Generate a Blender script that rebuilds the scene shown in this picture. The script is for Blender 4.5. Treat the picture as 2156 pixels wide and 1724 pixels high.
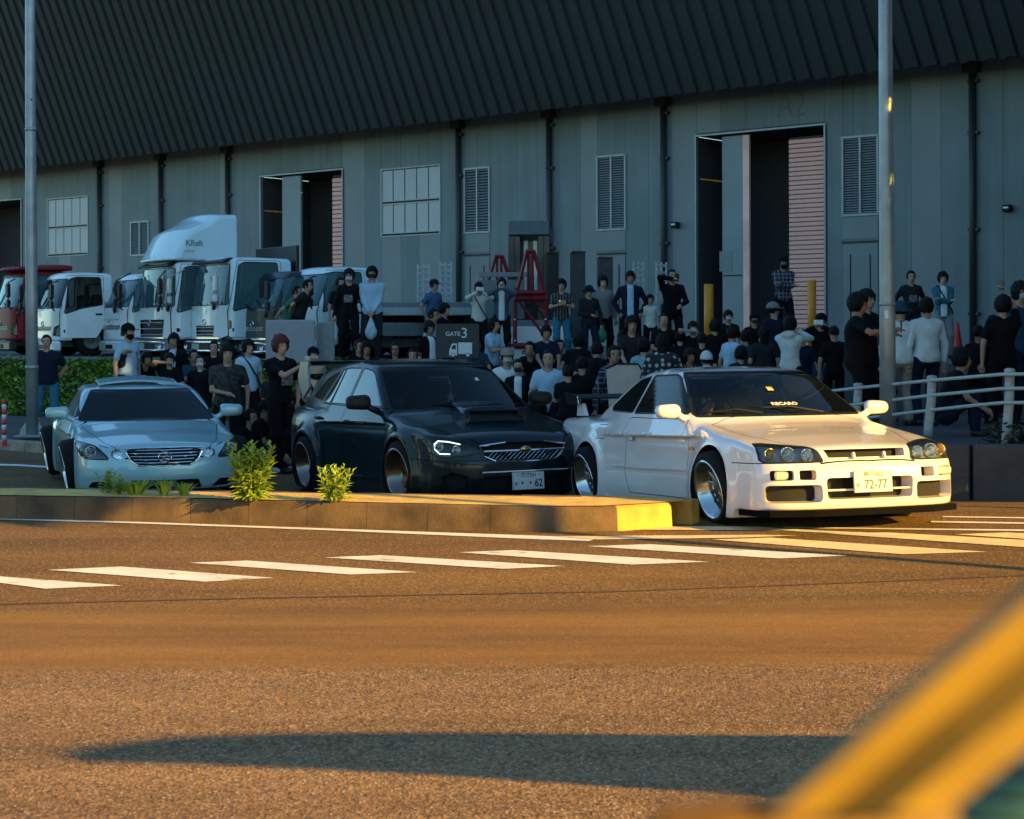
import bpy, bmesh, math, random
import numpy as np
from mathutils import Matrix, Vector, Euler
random.seed(7); RNG = np.random.default_rng(7)
for _o in list(bpy.data.objects): bpy.data.objects.remove(_o)
SC = bpy.context.scene
COL = SC.collection
R = math.radians
# ------------------------------------------------------------------ camera, sky, sun, exposure
FPX, UC, VH, CAMH, ROLL = 3500.0, 1078.0, 695.0, 1.54, R(0.2)   # focal length and horizon in a 2156 px wide frame
cam_data = bpy.data.cameras.new('camera'); cam = bpy.data.objects.new('camera', cam_data); COL.objects.link(cam)
SC.camera = cam
cam_data.sensor_width = 36; cam_data.sensor_fit = 'HORIZONTAL'
cam_data.lens = FPX / 2156 * 36
cam_data.shift_y = -(862 - VH) / 2156
cam_data.clip_start = 0.05; cam_data.clip_end = 3000
cam.matrix_world = Matrix.Translation((0, 0, CAMH)) @ Matrix.Rotation(R(90), 4, 'X') @ Matrix.Rotation(-ROLL, 4, 'Z')
cam_data.dof.use_dof = True; cam_data.dof.focus_distance = 15.0; cam_data.dof.aperture_fstop = 7.0
SUN_AZ, SUN_EL = R(-34), R(16)          # the sun stands low to the right, slightly behind the camera
SUN_DIR = Vector((math.cos(SUN_AZ) * math.cos(SUN_EL), math.sin(SUN_AZ) * math.cos(SUN_EL), math.sin(SUN_EL)))
world = bpy.data.worlds.new("World"); SC.world = world; world.use_nodes = True
_nt = world.node_tree; _bg = _nt.nodes['Background']
_sky = _nt.nodes.new('ShaderNodeTexSky'); _sky.sky_type = 'NISHITA'; _sky.sun_disc = False
_sky.sun_elevation = SUN_EL; _sky.sun_rotation = R(90) - SUN_AZ
_sky.air_density = 1.0; _sky.dust_density = 0.1; _sky.ozone_density = 1.6
_tint = _nt.nodes.new('ShaderNodeMix'); _tint.data_type = 'RGBA'; _tint.blend_type = 'MULTIPLY'; _tint.inputs['Factor'].default_value = 1; _tint.inputs['B'].default_value = (.72, .95, 1.02, 1)
_nt.links.new(_sky.outputs[0], _tint.inputs['A']); _nt.links.new(_tint.outputs['Result'], _bg.inputs[0]); _bg.inputs[1].default_value = 0.097
_sl = bpy.data.lights.new('sun', 'SUN'); _sl.energy = 5.0; _sl.angle = R(0.6); _sl.color = (1.0, 0.60, 0.095)
sun = bpy.data.objects.new('sun', _sl); COL.objects.link(sun)
sun.rotation_euler = SUN_DIR.to_track_quat('Z', 'Y').to_euler()
SC.view_settings.view_transform = 'Standard'; SC.view_settings.look = 'None'
SC.view_settings.exposure = 1.6; SC.view_settings.gamma = 1.0; SC.view_settings.use_curve_mapping = False
SC.render.engine = 'CYCLES'; SC.cycles.max_bounces = 6; SC.cycles.use_denoising = True
SC.cycles.sample_clamp_indirect = 4.0

def W(u, v, D):
    """world point seen at (u, v) of the 2156 px wide picture at depth D"""
    a, b = u - UC, v - VH
    c, s = math.cos(ROLL), math.sin(ROLL)
    a, b = a * c - b * s, a * s + b * c
    return Vector((a / FPX * D, D, CAMH - b / FPX * D))

# ------------------------------------------------------------------ ground heights
def sstep(a, b, x):
    t = np.clip((x - a) / (b - a), 0, 1); return t * t * (3 - 2 * t)
KERB = [(-40, 40), (-14, 29), (-8, 26), (-3, 21.8), (1, 19.4), (4.5, 17.6), (8, 16.6), (14, 15.6), (30, 14)]
def kerb_y(x): return float(np.interp(x, [k[0] for k in KERB], [k[1] for k in KERB]))
def road_z(y): return -0.3 * sstep(13.8, 18.5, y)
def yard_y(x): return 31.3 - 0.47 * x
YARD_Z, WALK_Z, TERR_Z = 0.95, -0.15, 0.2
def ground_z(x, y):
    if y > yard_y(x): return YARD_Z
    if y > yard_y(x) - 2.4: return WALK_Z + (YARD_Z - WALK_Z) * (y - yard_y(x) + 2.4) / 2.4 if x < 2.0 else YARD_Z * 0 + TERR_Z + (YARD_Z - TERR_Z) * (y - yard_y(x) + 2.4) / 2.4
    if y > kerb_y(x): return TERR_Z if x > 2.0 else WALK_Z
    return float(road_z(y))

# ------------------------------------------------------------------ materials
MATS = {}
def _new(name):
    m = bpy.data.materials.new(name); m.use_nodes = True; return m, m.node_tree, m.node_tree.nodes['Principled BSDF']
def mat(name, col, rough=0.5, metal=0.0, coat=0.0, spec=0.5, var=0.12, scale=8.0, bump=0.0, bscale=60.0, emit=None, alpha=1.0, trans=0.0, coord='Object', sheen=0.0):
    if name in MATS: return MATS[name]
    m, nt, p = _new(name); N, L = nt.nodes, nt.links
    p.inputs['Roughness'].default_value = rough; p.inputs['Metallic'].default_value = metal
    p.inputs['Coat Weight'].default_value = coat; p.inputs['Coat Roughness'].default_value = 0.03
    p.inputs['Specular IOR Level'].default_value = spec
    if sheen: p.inputs['Sheen Weight'].default_value = sheen
    if alpha < 1: p.inputs['Alpha'].default_value = alpha
    if trans: p.inputs['Transmission Weight'].default_value = trans
    c = (*col, 1)
    tc = N.new('ShaderNodeTexCoord')
    if var:
        nz = N.new('ShaderNodeTexNoise'); nz.inputs['Scale'].default_value = scale; nz.inputs['Detail'].default_value = 5
        L.new(tc.outputs[coord], nz.inputs['Vector'])
        mr = N.new('ShaderNodeMapRange'); mr.inputs[1].default_value = .3; mr.inputs[2].default_value = .7
        mr.inputs[3].default_value = 1 - var; mr.inputs[4].default_value = 1 + var
        L.new(nz.outputs[0], mr.inputs[0])
        mx = N.new('ShaderNodeVectorMath'); mx.operation = 'SCALE'; mx.inputs[0].default_value = col
        L.new(mr.outputs[0], mx.inputs['Scale']); L.new(mx.outputs[0], p.inputs['Base Color'])
    else: p.inputs['Base Color'].default_value = c
    if bump:
        nb = N.new('ShaderNodeTexNoise'); nb.inputs['Scale'].default_value = bscale; nb.inputs['Detail'].default_value = 4
        L.new(tc.outputs[coord], nb.inputs['Vector'])
        bp = N.new('ShaderNodeBump'); bp.inputs['Strength'].default_value = bump; bp.inputs['Distance'].default_value = 0.02
        L.new(nb.outputs[0], bp.inputs['Height']); L.new(bp.outputs[0], p.inputs['Normal'])
    if emit: p.inputs['Emission Color'].default_value = (*emit[:3], 1); p.inputs['Emission Strength'].default_value = emit[3]
    MATS[name] = m; return m
def glass_mat(name, tint=(.02, .03, .035), clear=0.5, rough=0.02, ior=1.42):
    """tinted glazing: part see-through, part mirror"""
    if name in MATS: return MATS[name]
    m = bpy.data.materials.new(name); m.use_nodes = True; nt = m.node_tree; N, L = nt.nodes, nt.links
    for n in list(N): N.remove(n)
    out = N.new('ShaderNodeOutputMaterial'); tr = N.new('ShaderNodeBsdfTransparent'); tr.inputs[0].default_value = (clear * .92, clear, clear * .98, 1)
    p = N.new('ShaderNodeBsdfGlossy'); p.inputs['Roughness'].default_value = rough; p.inputs[0].default_value = (.9, .95, .95, 1)
    df = N.new('ShaderNodeBsdfDiffuse'); df.inputs[0].default_value = (*tint, 1)
    fr = N.new('ShaderNodeFresnel'); fr.inputs[0].default_value = ior
    m1 = N.new('ShaderNodeMixShader'); m1.inputs[0].default_value = max(0.05, 1 - clear) * .6
    L.new(tr.outputs[0], m1.inputs[1]); L.new(df.outputs[0], m1.inputs[2])
    m2 = N.new('ShaderNodeMixShader'); L.new(fr.outputs[0], m2.inputs[0]); L.new(m1.outputs[0], m2.inputs[1]); L.new(p.outputs[0], m2.inputs[2])
    L.new(m2.outputs[0], out.inputs[0]); MATS[name] = m; return m

# ------------------------------------------------------------------ objects
def tag(o, label=None, cat=None, group=None, kind=None):
    if label: o['label'] = label
    if cat: o['category'] = cat
    if group: o['group'] = group
    if kind: o['kind'] = kind
    return o
def empty(name, loc=(0, 0, 0), rz=0.0, label=None, cat=None, group=None):
    o = bpy.data.objects.new(name, None); COL.objects.link(o); o.location = loc; o.rotation_euler = (0, 0, rz)
    o.empty_display_size = .1
    return tag(o, label, cat, group)
def mobj(name, verts, faces, m, parent=None, smooth=False, midx=None):
    me = bpy.data.meshes.new(name); me.from_pydata([tuple(map(float, v)) for v in verts] if not isinstance(verts, np.ndarray) else verts.tolist(), [], faces if isinstance(faces, list) else faces.tolist())
    for mm in (m if isinstance(m, (list, tuple)) else [m]): me.materials.append(mm)
    if midx is not None: me.polygons.foreach_set('material_index', np.asarray(midx, dtype=np.int32))
    if smooth: me.polygons.foreach_set('use_smooth', np.ones(len(me.polygons), dtype=bool))
    me.update()
    o = bpy.data.objects.new(name, me); COL.objects.link(o)
    if parent is not None: o.parent = parent
    return o
def link_copy(o, parent=None):
    c = o.copy(); COL.objects.link(c); c.parent = parent; return c
def copy_tree(o, parent=None):
    c = link_copy(o, parent)
    for ch in list(o.children): copy_tree(ch, c)
    return c
class MB:
    def __init__(s): s.v = []; s.f = []; s.mi = []; s.m = 0
    def add(s, vs, fs):
        b = len(s.v); s.v += [tuple(x) for x in vs]; s.f += [tuple(i + b for i in f) for f in fs]; s.mi += [s.m] * len(fs); return s
    def box(s, c, d, rot=None, bev=0.0):
        x, y, z = d[0] / 2, d[1] / 2, d[2] / 2
        if bev:
            b = min(bev, x * .9, y * .9, z * .9); vs = []; idx = {}
            for sx in (-1, 1):
                for sy in (-1, 1):
                    for sz in (-1, 1):
                        for k, p in enumerate(((x, y - b, z - b), (x - b, y, z - b), (x - b, y - b, z))):
                            idx[(sx, sy, sz, k)] = len(vs); vs.append((sx * p[0], sy * p[1], sz * p[2]))
            fs = []
            for sg in (-1, 1):
                fs.append([idx[(sg, a, e, 0)] for a, e in ((-1, -1), (1, -1), (1, 1), (-1, 1))][::sg])
                fs.append([idx[(a, sg, e, 1)] for a, e in ((-1, -1), (-1, 1), (1, 1), (1, -1))][::sg])
                fs.append([idx[(a, e, sg, 2)] for a, e in ((-1, -1), (1, -1), (1, 1), (-1, 1))][::sg])
            for a in (-1, 1):
                for e in (-1, 1):
                    fs.append([idx[(-1, a, e, 1)], idx[(1, a, e, 1)], idx[(1, a, e, 2)], idx[(-1, a, e, 2)]][::(1 if a * e < 0 else -1)])
                    fs.append([idx[(a, -1, e, 0)], idx[(a, 1, e, 0)], idx[(a, 1, e, 2)], idx[(a, -1, e, 2)]][::(1 if a * e > 0 else -1)])
                    fs.append([idx[(a, e, -1, 0)], idx[(a, e, 1, 0)], idx[(a, e, 1, 1)], idx[(a, e, -1, 1)]][::(1 if a * e < 0 else -1)])
                    for g in (-1, 1): fs.append([idx[(a, e, g, 0)], idx[(a, e, g, 1)], idx[(a, e, g, 2)]][::(a * e * g)])
        else:
            vs = [(sx * x, sy * y, sz * z) for sx in (-1, 1) for sy in (-1, 1) for sz in (-1, 1)]
            fs = [(0, 1, 3, 2), (4, 6, 7, 5), (0, 4, 5, 1), (2, 3, 7, 6), (0, 2, 6, 4), (1, 5, 7, 3)]
        M = (rot if isinstance(rot, Matrix) else Euler(rot).to_matrix()) if rot is not None else None
        c = Vector(c); vs = [((M @ Vector(v)) if M is not None else Vector(v)) + c for v in vs]
        return s.add(vs, fs)
    def tube(s, pts, r, n=8, cap=True):
        pts = [Vector(p) for p in pts]; rs = r if isinstance(r, (list, tuple)) else [r] * len(pts)
        vs = []; fs = []; up = None
        for i, p in enumerate(pts):
            t = (pts[min(i + 1, len(pts) - 1)] - pts[max(i - 1, 0)]).normalized()
            if up is None: up = Vector((0, 0, 1)) if abs(t.z) < .9 else Vector((1, 0, 0))
            a = t.cross(up).normalized(); b = a.cross(t).normalized(); up = b
            for k in range(n):
                q = 2 * math.pi * k / n; vs.append(p + (a * math.cos(q) + b * math.sin(q)) * rs[i])
        for i in range(len(pts) - 1):
            for k in range(n):
                k2 = (k + 1) % n; fs.append((i * n + k, i * n + k2, (i + 1) * n + k2, (i + 1) * n + k))
        if cap: fs.append(tuple(range(n))[::-1]); fs.append(tuple((len(pts) - 1) * n + k for k in range(n)))
        return s.add(vs, fs)
    def lathe(s, prof, n=32, M=None, closed=False, arc=None):
        """prof: (radius, height) pairs, turned about local z"""
        vs = []; fs = []; m = len(prof)
        for k in range(n):
            q = 2 * math.pi * k / n
            for r, z in prof:
                v = Vector((r * math.cos(q), r * math.sin(q), z)); vs.append(M @ v if M is not None else v)
        for k in range(n):
            k2 = (k + 1) % n
            for i in range(m if closed else m - 1):
                j = (i + 1) % m; fs.append((k * m + i, k2 * m + i, k2 * m + j, k * m + j))
        return s.add(vs, fs)
    def prism(s, poly, a, b, axis='y', M=None):
        """poly extruded from a to b along axis; poly in the other two coordinates"""
        n = len(poly); vs = []
        for t in (a, b):
            for p, q in poly: vs.append({'x': (t, p, q), 'y': (p, t, q), 'z': (p, q, t)}[axis])
        if M is not None: vs = [M @ Vector(v) for v in vs]
        fs = [tuple(range(n)), tuple(range(n, 2 * n))[::-1]] + [(i, i + n, (i + 1) % n + n, (i + 1) % n) for i in range(n)]
        return s.add(vs, fs)
    def build(s, name, m, parent=None, smooth=False, fixn=True, angle=None):
        o = mobj(name, s.v, s.f, m, parent, smooth, s.mi)
        if fixn:
            bm = bmesh.new(); bm.from_mesh(o.data); bmesh.ops.recalc_face_normals(bm, faces=bm.faces); bm.to_mesh(o.data); bm.free()
        if angle: sharp(o.data, angle)
        return o
def sharp(me, ang=35):
    bm = bmesh.new(); bm.from_mesh(me); c = R(ang)
    for e in bm.edges:
        if len(e.link_faces) == 2 and e.calc_face_angle(0) > c: e.smooth = False
    for f in bm.faces: f.smooth = True
    bm.to_mesh(me); bm.free()
def text(name, s, size, m, parent, M, depth=0.002, align='CENTER', bold=0.0, sx=1.0, space=1.0):
    cu = bpy.data.curves.new(name, 'FONT'); cu.body = s; cu.size = size; cu.align_x = align; cu.align_y = 'CENTER'
    cu.extrude = depth; cu.offset = bold; cu.resolution_u = 3; cu.space_character = space; cu.materials.append(m)
    o = bpy.data.objects.new(name, cu); COL.objects.link(o)
    me = bpy.data.meshes.new_from_object(o.evaluated_get(bpy.context.evaluated_depsgraph_get())); bpy.data.objects.remove(o)
    o = bpy.data.objects.new(name, me); COL.objects.link(o); o.parent = parent
    o.matrix_local = M @ Matrix.Diagonal((sx, 1, 1, 1)); return o
def basis(x, y, z, o=(0, 0, 0)):
    m = Matrix.Identity(4)
    for i, c in enumerate((x, y, z)): m[0][i], m[1][i], m[2][i] = c
    m.translation = o; return m

# ------------------------------------------------------------------ implicit surfaces
def smin(a, b, k): h = np.clip(.5 + .5 * (b - a) / k, 0, 1); return b + (a - b) * h - k * h * (1 - h)
def smax(a, b, k): return -smin(-a, -b, k)
def ell(p, c, r):
    q = [(p[i] - c[i]) / r[i] for i in range(3)]; k0 = np.sqrt(q[0] ** 2 + q[1] ** 2 + q[2] ** 2)
    k1 = np.sqrt((q[0] / r[0]) ** 2 + (q[1] / r[1]) ** 2 + (q[2] / r[2]) ** 2); return k0 * (k0 - 1) / (k1 + 1e-9)
def cone(p, a, b, ra, rb, fl=1.0):
    ba = [b[i] - a[i] for i in range(3)]; l2 = sum(t * t for t in ba) + 1e-9
    pa = [p[i] - a[i] for i in range(3)]
    h = np.clip((pa[0] * ba[0] + pa[1] * ba[1] + pa[2] * ba[2]) / l2, 0, 1)
    return np.sqrt((pa[0] - ba[0] * h) ** 2 + ((pa[1] - ba[1] * h) * fl) ** 2 + (pa[2] - ba[2] * h) ** 2) - (ra + (rb - ra) * h)
def snet(f, lo, hi, h, newton=0):
    ax = [np.arange(lo[i], hi[i] + h, h) for i in range(3)]
    F = f(ax[0][:, None, None], ax[1][None, :, None], ax[2][None, None, :])
    F = np.broadcast_to(F, [len(a) for a in ax]).astype(np.float32); I = F < 0
    c = np.zeros([len(a) - 1 for a in ax], np.int8)
    for i in (0, 1):
        for j in (0, 1):
            for k in (0, 1): c += I[i:I.shape[0] - 1 + i, j:I.shape[1] - 1 + j, k:I.shape[2] - 1 + k]
    A = (c > 0) & (c < 8); ijk = np.argwhere(A); idx = np.full(A.shape, -1, np.int64); idx[A] = np.arange(len(ijk))
    acc = np.zeros((len(ijk), 3)); cnt = np.zeros(len(ijk)); i0, j0, k0 = ijk.T
    for axn in range(3):
        for o1 in (0, 1):
            for o2 in (0, 1):
                o = [0, 0, 0]; oth = [q for q in range(3) if q != axn]; o[oth[0]] = o1; o[oth[1]] = o2
                e = list(o); e[axn] = 1
                a = F[i0 + o[0], j0 + o[1], k0 + o[2]]; b = F[i0 + e[0], j0 + e[1], k0 + e[2]]
                msk = (a < 0) != (b < 0); t = a[msk] / (a[msk] - b[msk]); q = np.tile(np.array(o, float), (msk.sum(), 1)); q[:, axn] = t
                acc[msk] += q; cnt[msk] += 1
    V = (ijk + acc / cnt[:, None]) * h + np.array([a[0] for a in ax])
    Q = []
    for axn in range(3):
        sl0 = [slice(None)] * 3; sl1 = [slice(None)] * 3; sl0[axn] = slice(0, -1); sl1[axn] = slice(1, None)
        a, b = I[tuple(sl0)], I[tuple(sl1)]; m = a != b; oth = [q for q in range(3) if q != axn]
        s = [slice(None)] * 3; s[oth[0]] = slice(1, -1); s[oth[1]] = slice(1, -1)
        e = np.argwhere(m[tuple(s)]); e[:, oth[0]] += 1; e[:, oth[1]] += 1
        if len(e) == 0: continue
        fl = a[tuple(e.T)]
        def cell(d1, d2):
            g = e.copy(); g[:, oth[0]] += d1; g[:, oth[1]] += d2; return idx[tuple(g.T)]
        q = np.stack([cell(-1, -1), cell(0, -1), cell(0, 0), cell(-1, 0)], 1)
        if axn == 1: fl = ~fl
        q[~fl] = q[~fl][:, ::-1]; Q.append(q)
    Q = np.concatenate(Q)
    for _ in range(newton):
        d = f(V[:, 0], V[:, 1], V[:, 2]); g = np.zeros_like(V); ep = h * .25
        for a in range(3):
            U = V.copy(); U[:, a] += ep; g[:, a] = (f(U[:, 0], U[:, 1], U[:, 2]) - d) / ep
        V = V - np.clip(d / np.maximum((g ** 2).sum(1), .3), -h * .6, h * .6)[:, None] * g
    return V, Q
def sobj(name, f, lo, hi, h, m, parent=None, newton=1):
    V, Q = snet(f, lo, hi, h, newton); return mobj(name, V, Q, m, parent, True)
def lut(pts, sigma=0.03, step=0.004):
    xs = np.array([p[0] for p in pts], float); ys = np.array([p[1] for p in pts], float); o = np.argsort(xs); xs, ys = xs[o], ys[o]
    g = np.arange(xs[0] - 4 * sigma, xs[-1] + 4 * sigma, step); v = np.interp(g, xs, ys)
    if sigma > 0:
        k = np.arange(-int(3 * sigma / step), int(3 * sigma / step) + 1) * step; w = np.exp(-.5 * (k / sigma) ** 2); w /= w.sum()
        v = np.convolve(np.pad(v, len(k) // 2, mode='edge'), w, 'valid')
    return lambda x: np.interp(x, g, v)

# ------------------------------------------------------------------ skin that can be cut along outlines
AX = {'x': (1, 2), 'y': (0, 2), 'z': (0, 1)}
def chaikin(p, n=2, r=.25):
    p = [tuple(q) for q in p]
    for _ in range(n):
        q = []
        for i in range(len(p)):
            a, b = p[i], p[(i + 1) % len(p)]
            q.append((a[0] * (1 - r) + b[0] * r, a[1] * (1 - r) + b[1] * r)); q.append((a[0] * r + b[0] * (1 - r), a[1] * r + b[1] * (1 - r)))
        p = q
    return p
def rcorner(p, rad, n=3):
    out = []
    for i in range(len(p)):
        a, b, c = Vector(p[i - 1]), Vector(p[i]), Vector(p[(i + 1) % len(p)])
        r = min(rad, (a - b).length * .45, (c - b).length * .45)
        s, e = b + (a - b).normalized() * r, b + (c - b).normalized() * r
        for k in range(n + 1):
            t = k / n; out.append(tuple(s * (1 - t) ** 2 + b * 2 * t * (1 - t) + e * t * t))
    return out
def offset(p, d):
    """grow (+) or shrink (-) a 2-D outline"""
    n = len(p); ar = sum(p[i][0] * p[(i + 1) % n][1] - p[(i + 1) % n][0] * p[i][1] for i in range(n)); sg = 1 if ar > 0 else -1; out = []
    for i in range(n):
        a, b, c = Vector(p[i - 1]), Vector(p[i]), Vector(p[(i + 1) % n])
        e1 = (b - a); e2 = (c - b)
        if e1.length < 1e-6 or e2.length < 1e-6: out.append(tuple(b)); continue
        e1.normalize(); e2.normalize()
        n1 = Vector((e1.y, -e1.x)) * sg; n2 = Vector((e2.y, -e2.x)) * sg; m = n1 + n2
        out.append(tuple(b + m * (d / max(.35, 1 + n1.dot(n2)))))
    return out
def inpoly(p, x, y):
    r = False; n = len(p); j = n - 1
    for i in range(n):
        if (p[i][1] > y) != (p[j][1] > y) and x < (p[j][0] - p[i][0]) * (y - p[i][1]) / (p[j][1] - p[i][1]) + p[i][0]: r = not r
        j = i
    return r
def band(pts, w):
    """a narrow outline along an open line"""
    L, Rr = [], []
    for i, p in enumerate(pts):
        a = Vector(pts[max(i - 1, 0)]); b = Vector(pts[min(i + 1, len(pts) - 1)]); t = (b - a).normalized(); nn = Vector((-t.y, t.x)) * w / 2
        L.append(tuple(Vector(p) + nn)); Rr.append(tuple(Vector(p) - nn))
    return L + Rr[::-1]
class Skin:
    def __init__(s, V=None, F=None):
        s.V = np.zeros((0, 3)); s.F = []; s.C = np.zeros((0, 3)); s.N = np.zeros((0, 3)); s.alive = np.zeros(0, bool)
        if V is not None: s.append(np.asarray(V), [tuple(f) for f in np.asarray(F).tolist()] if isinstance(F, np.ndarray) else F)
    def append(s, V, F):
        if not len(F): return
        b = len(s.V); s.V = np.concatenate([s.V, V]); F2 = [tuple(i + b for i in f) for f in F]
        q = np.array([(f[0], f[1], f[2], f[3] if len(f) > 3 else f[0]) for f in F2]); c = np.array([s.V[list(f)].mean(0) for f in F2]) if len(F2) < 20000 else s.V[q].mean(1)
        n = np.cross(s.V[q[:, 2]] - s.V[q[:, 0]], s.V[q[:, 3]] - s.V[q[:, 1]])
        tri = q[:, 3] == q[:, 0]
        if tri.any(): n[tri] = np.cross(s.V[q[tri, 1]] - s.V[q[tri, 0]], s.V[q[tri, 2]] - s.V[q[tri, 0]])
        n /= np.maximum(np.linalg.norm(n, axis=1), 1e-12)[:, None]
        s.F += F2; s.C = np.concatenate([s.C, c]); s.N = np.concatenate([s.N, n]); s.alive = np.concatenate([s.alive, np.ones(len(F2), bool)])
    def cut(s, poly, axis, test):
        """take the faces inside the outline (seen along axis) off this skin; test(C, N) limits which side"""
        i, j = AX[axis]; k = 3 - i - j; P = np.array(poly); lo, hi = P.min(0) - .05, P.max(0) + .05
        c = s.alive & (s.C[:, i] > lo[0]) & (s.C[:, i] < hi[0]) & (s.C[:, j] > lo[1]) & (s.C[:, j] < hi[1]); ids = np.nonzero(c)[0]
        ids = ids[test(s.C[ids].T, s.N[ids].T)]
        if not len(ids): return Skin()
        s.alive[ids] = False
        bm = bmesh.new(); mp = {}
        for a in ids:
            vs = []
            for q in s.F[a]:
                if q not in mp: mp[q] = bm.verts.new(s.V[q])
                vs.append(mp[q])
            try: bm.faces.new(vs)
            except ValueError: pass
        n = len(poly)
        for e in range(n):
            a, b = poly[e], poly[(e + 1) % n]; dx, dy = b[0] - a[0], b[1] - a[1]; ln = math.hypot(dx, dy)
            if ln < 1e-5: continue
            x0, x1, y0, y1 = min(a[0], b[0]) - 1e-4, max(a[0], b[0]) + 1e-4, min(a[1], b[1]) - 1e-4, max(a[1], b[1]) + 1e-4
            fs = []
            for f in bm.faces:
                xs = [v.co[i] for v in f.verts]; ys = [v.co[j] for v in f.verts]
                if max(xs) < x0 or min(xs) > x1 or max(ys) < y0 or min(ys) > y1: continue
                fs.append(f)
            if not fs: continue
            g = set(fs)
            for f in fs: g.update(f.edges); g.update(f.verts)
            co = [0, 0, 0]; co[i], co[j] = a; no = [0, 0, 0]; no[i], no[j] = -dy / ln, dx / ln
            bmesh.ops.bisect_plane(bm, geom=list(g), dist=1e-6, plane_co=co, plane_no=no)
        bm.verts.index_update(); ins, out = [], []
        for f in bm.faces:
            m = f.calc_center_median(); (ins if inpoly(poly, m[i], m[j]) else out).append([v.index for v in f.verts])
        V = np.array([v.co[:] for v in bm.verts]); bm.free()
        s._sub(V, out, s); r = Skin(); s._sub(V, ins, r); return r
    @staticmethod
    def _sub(V, F, dst):
        if not F: return
        u = sorted(set(i for f in F for i in f)); mp = {a: b for b, a in enumerate(u)}
        dst.append(V[u], [tuple(mp[i] for i in f) for f in F])
    def merged(s):
        F = [s.F[i] for i in np.nonzero(s.alive)[0]]
        if not F: return np.zeros((0, 3)), []
        u = np.unique(np.concatenate([np.array(f) for f in F])) if len(F) < 1 else np.array(sorted(set(i for f in F for i in f)))
        key = np.round(s.V[u], 5); _, first, inv = np.unique(key, axis=0, return_index=True, return_inverse=True); inv = inv.ravel()
        mp = dict(zip(u.tolist(), inv.tolist())); V = s.V[u[first]]; out = []
        for f in F:
            g = []
            for i in f:
                q = mp[i]
                if not g or g[-1] != q: g.append(q)
            if len(g) > 1 and g[0] == g[-1]: g.pop()
            if len(g) > 2 and len(set(g)) == len(g): out.append(tuple(g))
        return V, out
    def obj(s, name, m, parent, shift=None, grow=0.0, sharpen=None):
        V, F = s.merged()
        if not F: return None
        o = mobj(name, V, F, m, parent, True)
        if grow:
            nn = np.array([v.normal[:] for v in o.data.vertices]); V = V + nn * grow; o.data.vertices.foreach_set('co', V.ravel()); o.data.update()
        if shift is not None:
            V = V + np.array(shift); o.data.vertices.foreach_set('co', V.ravel()); o.data.update()
        if sharpen: sharp(o.data, sharpen)
        return o
    def pocket(s, vec, back=True, taper=1.0):
        """walls (and floor) of a recess whose mouth is this patch"""
        V, F = s.merged(); n = len(V); vec = np.array(vec)
        if not F: return Skin(), Skin()
        cen = V.mean(0)
        V2 = (V - cen) * taper + cen + vec
        cnt = {}
        for f in F:
            for a, b in zip(f, f[1:] + f[:1]): cnt[(a, b)] = 1
        walls = [(a, b, b + n, a + n) for (a, b) in cnt if (b, a) not in cnt]
        w = Skin(); w._sub(np.concatenate([V, V2]), [list(q)[::-1] for q in walls], w)
        # walls seen from within the recess
        b2 = Skin(); b2._sub(V2, [list(f) for f in F], b2)
        return w, b2
def glob(*sk):
    r = Skin()
    for k in sk:
        V, F = k.merged(); r.append(V, F) if F else None
    return r
# ------------------------------------------------------------------ shared materials
M_BLACK = mat('black_plastic', (.010, .010, .011), .5, spec=.25, bump=.15, bscale=120)
M_RUBBER = mat('rubber', (.009, .009, .009), .8, spec=.15, bump=.3, bscale=90)
M_DARK = mat('dark_void', (.006, .006, .007), .9)
M_CHROME = mat('chrome', (.75, .76, .78), .12, 1.0, var=0)
M_ALLOY = mat('polished_alloy', (.62, .62, .63), .17, 1.0, var=.08, scale=20)
M_WHITE = mat('white_enamel', (.72, .72, .71), .35, coat=.4, var=.05)
M_LAMPGLASS = glass_mat('lamp_glass', (.3, .3, .3), .93, .01)
M_GLASS = glass_mat('car_glass', (.008, .012, .015), .62, ior=1.25)
M_GLASSMID = glass_mat('hatch_windshield_glass', (.003, .008, .010), .46, ior=1.22)
M_GLASSSIDE = glass_mat('side_glass', (.01, .02, .022), .08, ior=1.75)
M_GLASSDARK = glass_mat('dark_car_glass', (.003, .006, .008), .03, ior=1.2)
M_TRUCKGLASS = glass_mat('truck_glass', (.05, .09, .10), .42)
M_AMBER = mat('amber_lens', (.75, .28, .03), .2, coat=.6, var=.1)
M_RED = mat('red_lens', (.45, .02, .015), .2, coat=.6, var=.1)
M_PLATE = mat('plate_white', (.56, .56, .54), .4, var=.03)
M_PLATEINK = mat('plate_green_ink', (.004, .022, .014), .5, var=0)
M_SKIN = [mat('skin_%s' % n, c, .5, var=.08, scale=14, spec=.35) for n, c in (('light', (.50, .31, .22)), ('tan', (.42, .25, .17)), ('deep', (.33, .18, .12)))]
M_HAIR = mat('black_hair', (.007, .006, .006), .6, spec=.15, var=.4, scale=40, bump=.6, bscale=70)
M_HAIRRED = mat('red_brown_hair', (.085, .018, .014), .6, spec=.2, var=.4, scale=40, bump=.6, bscale=70)
M_SEAT = mat('seat_fabric', (.03, .03, .032), .85)
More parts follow.
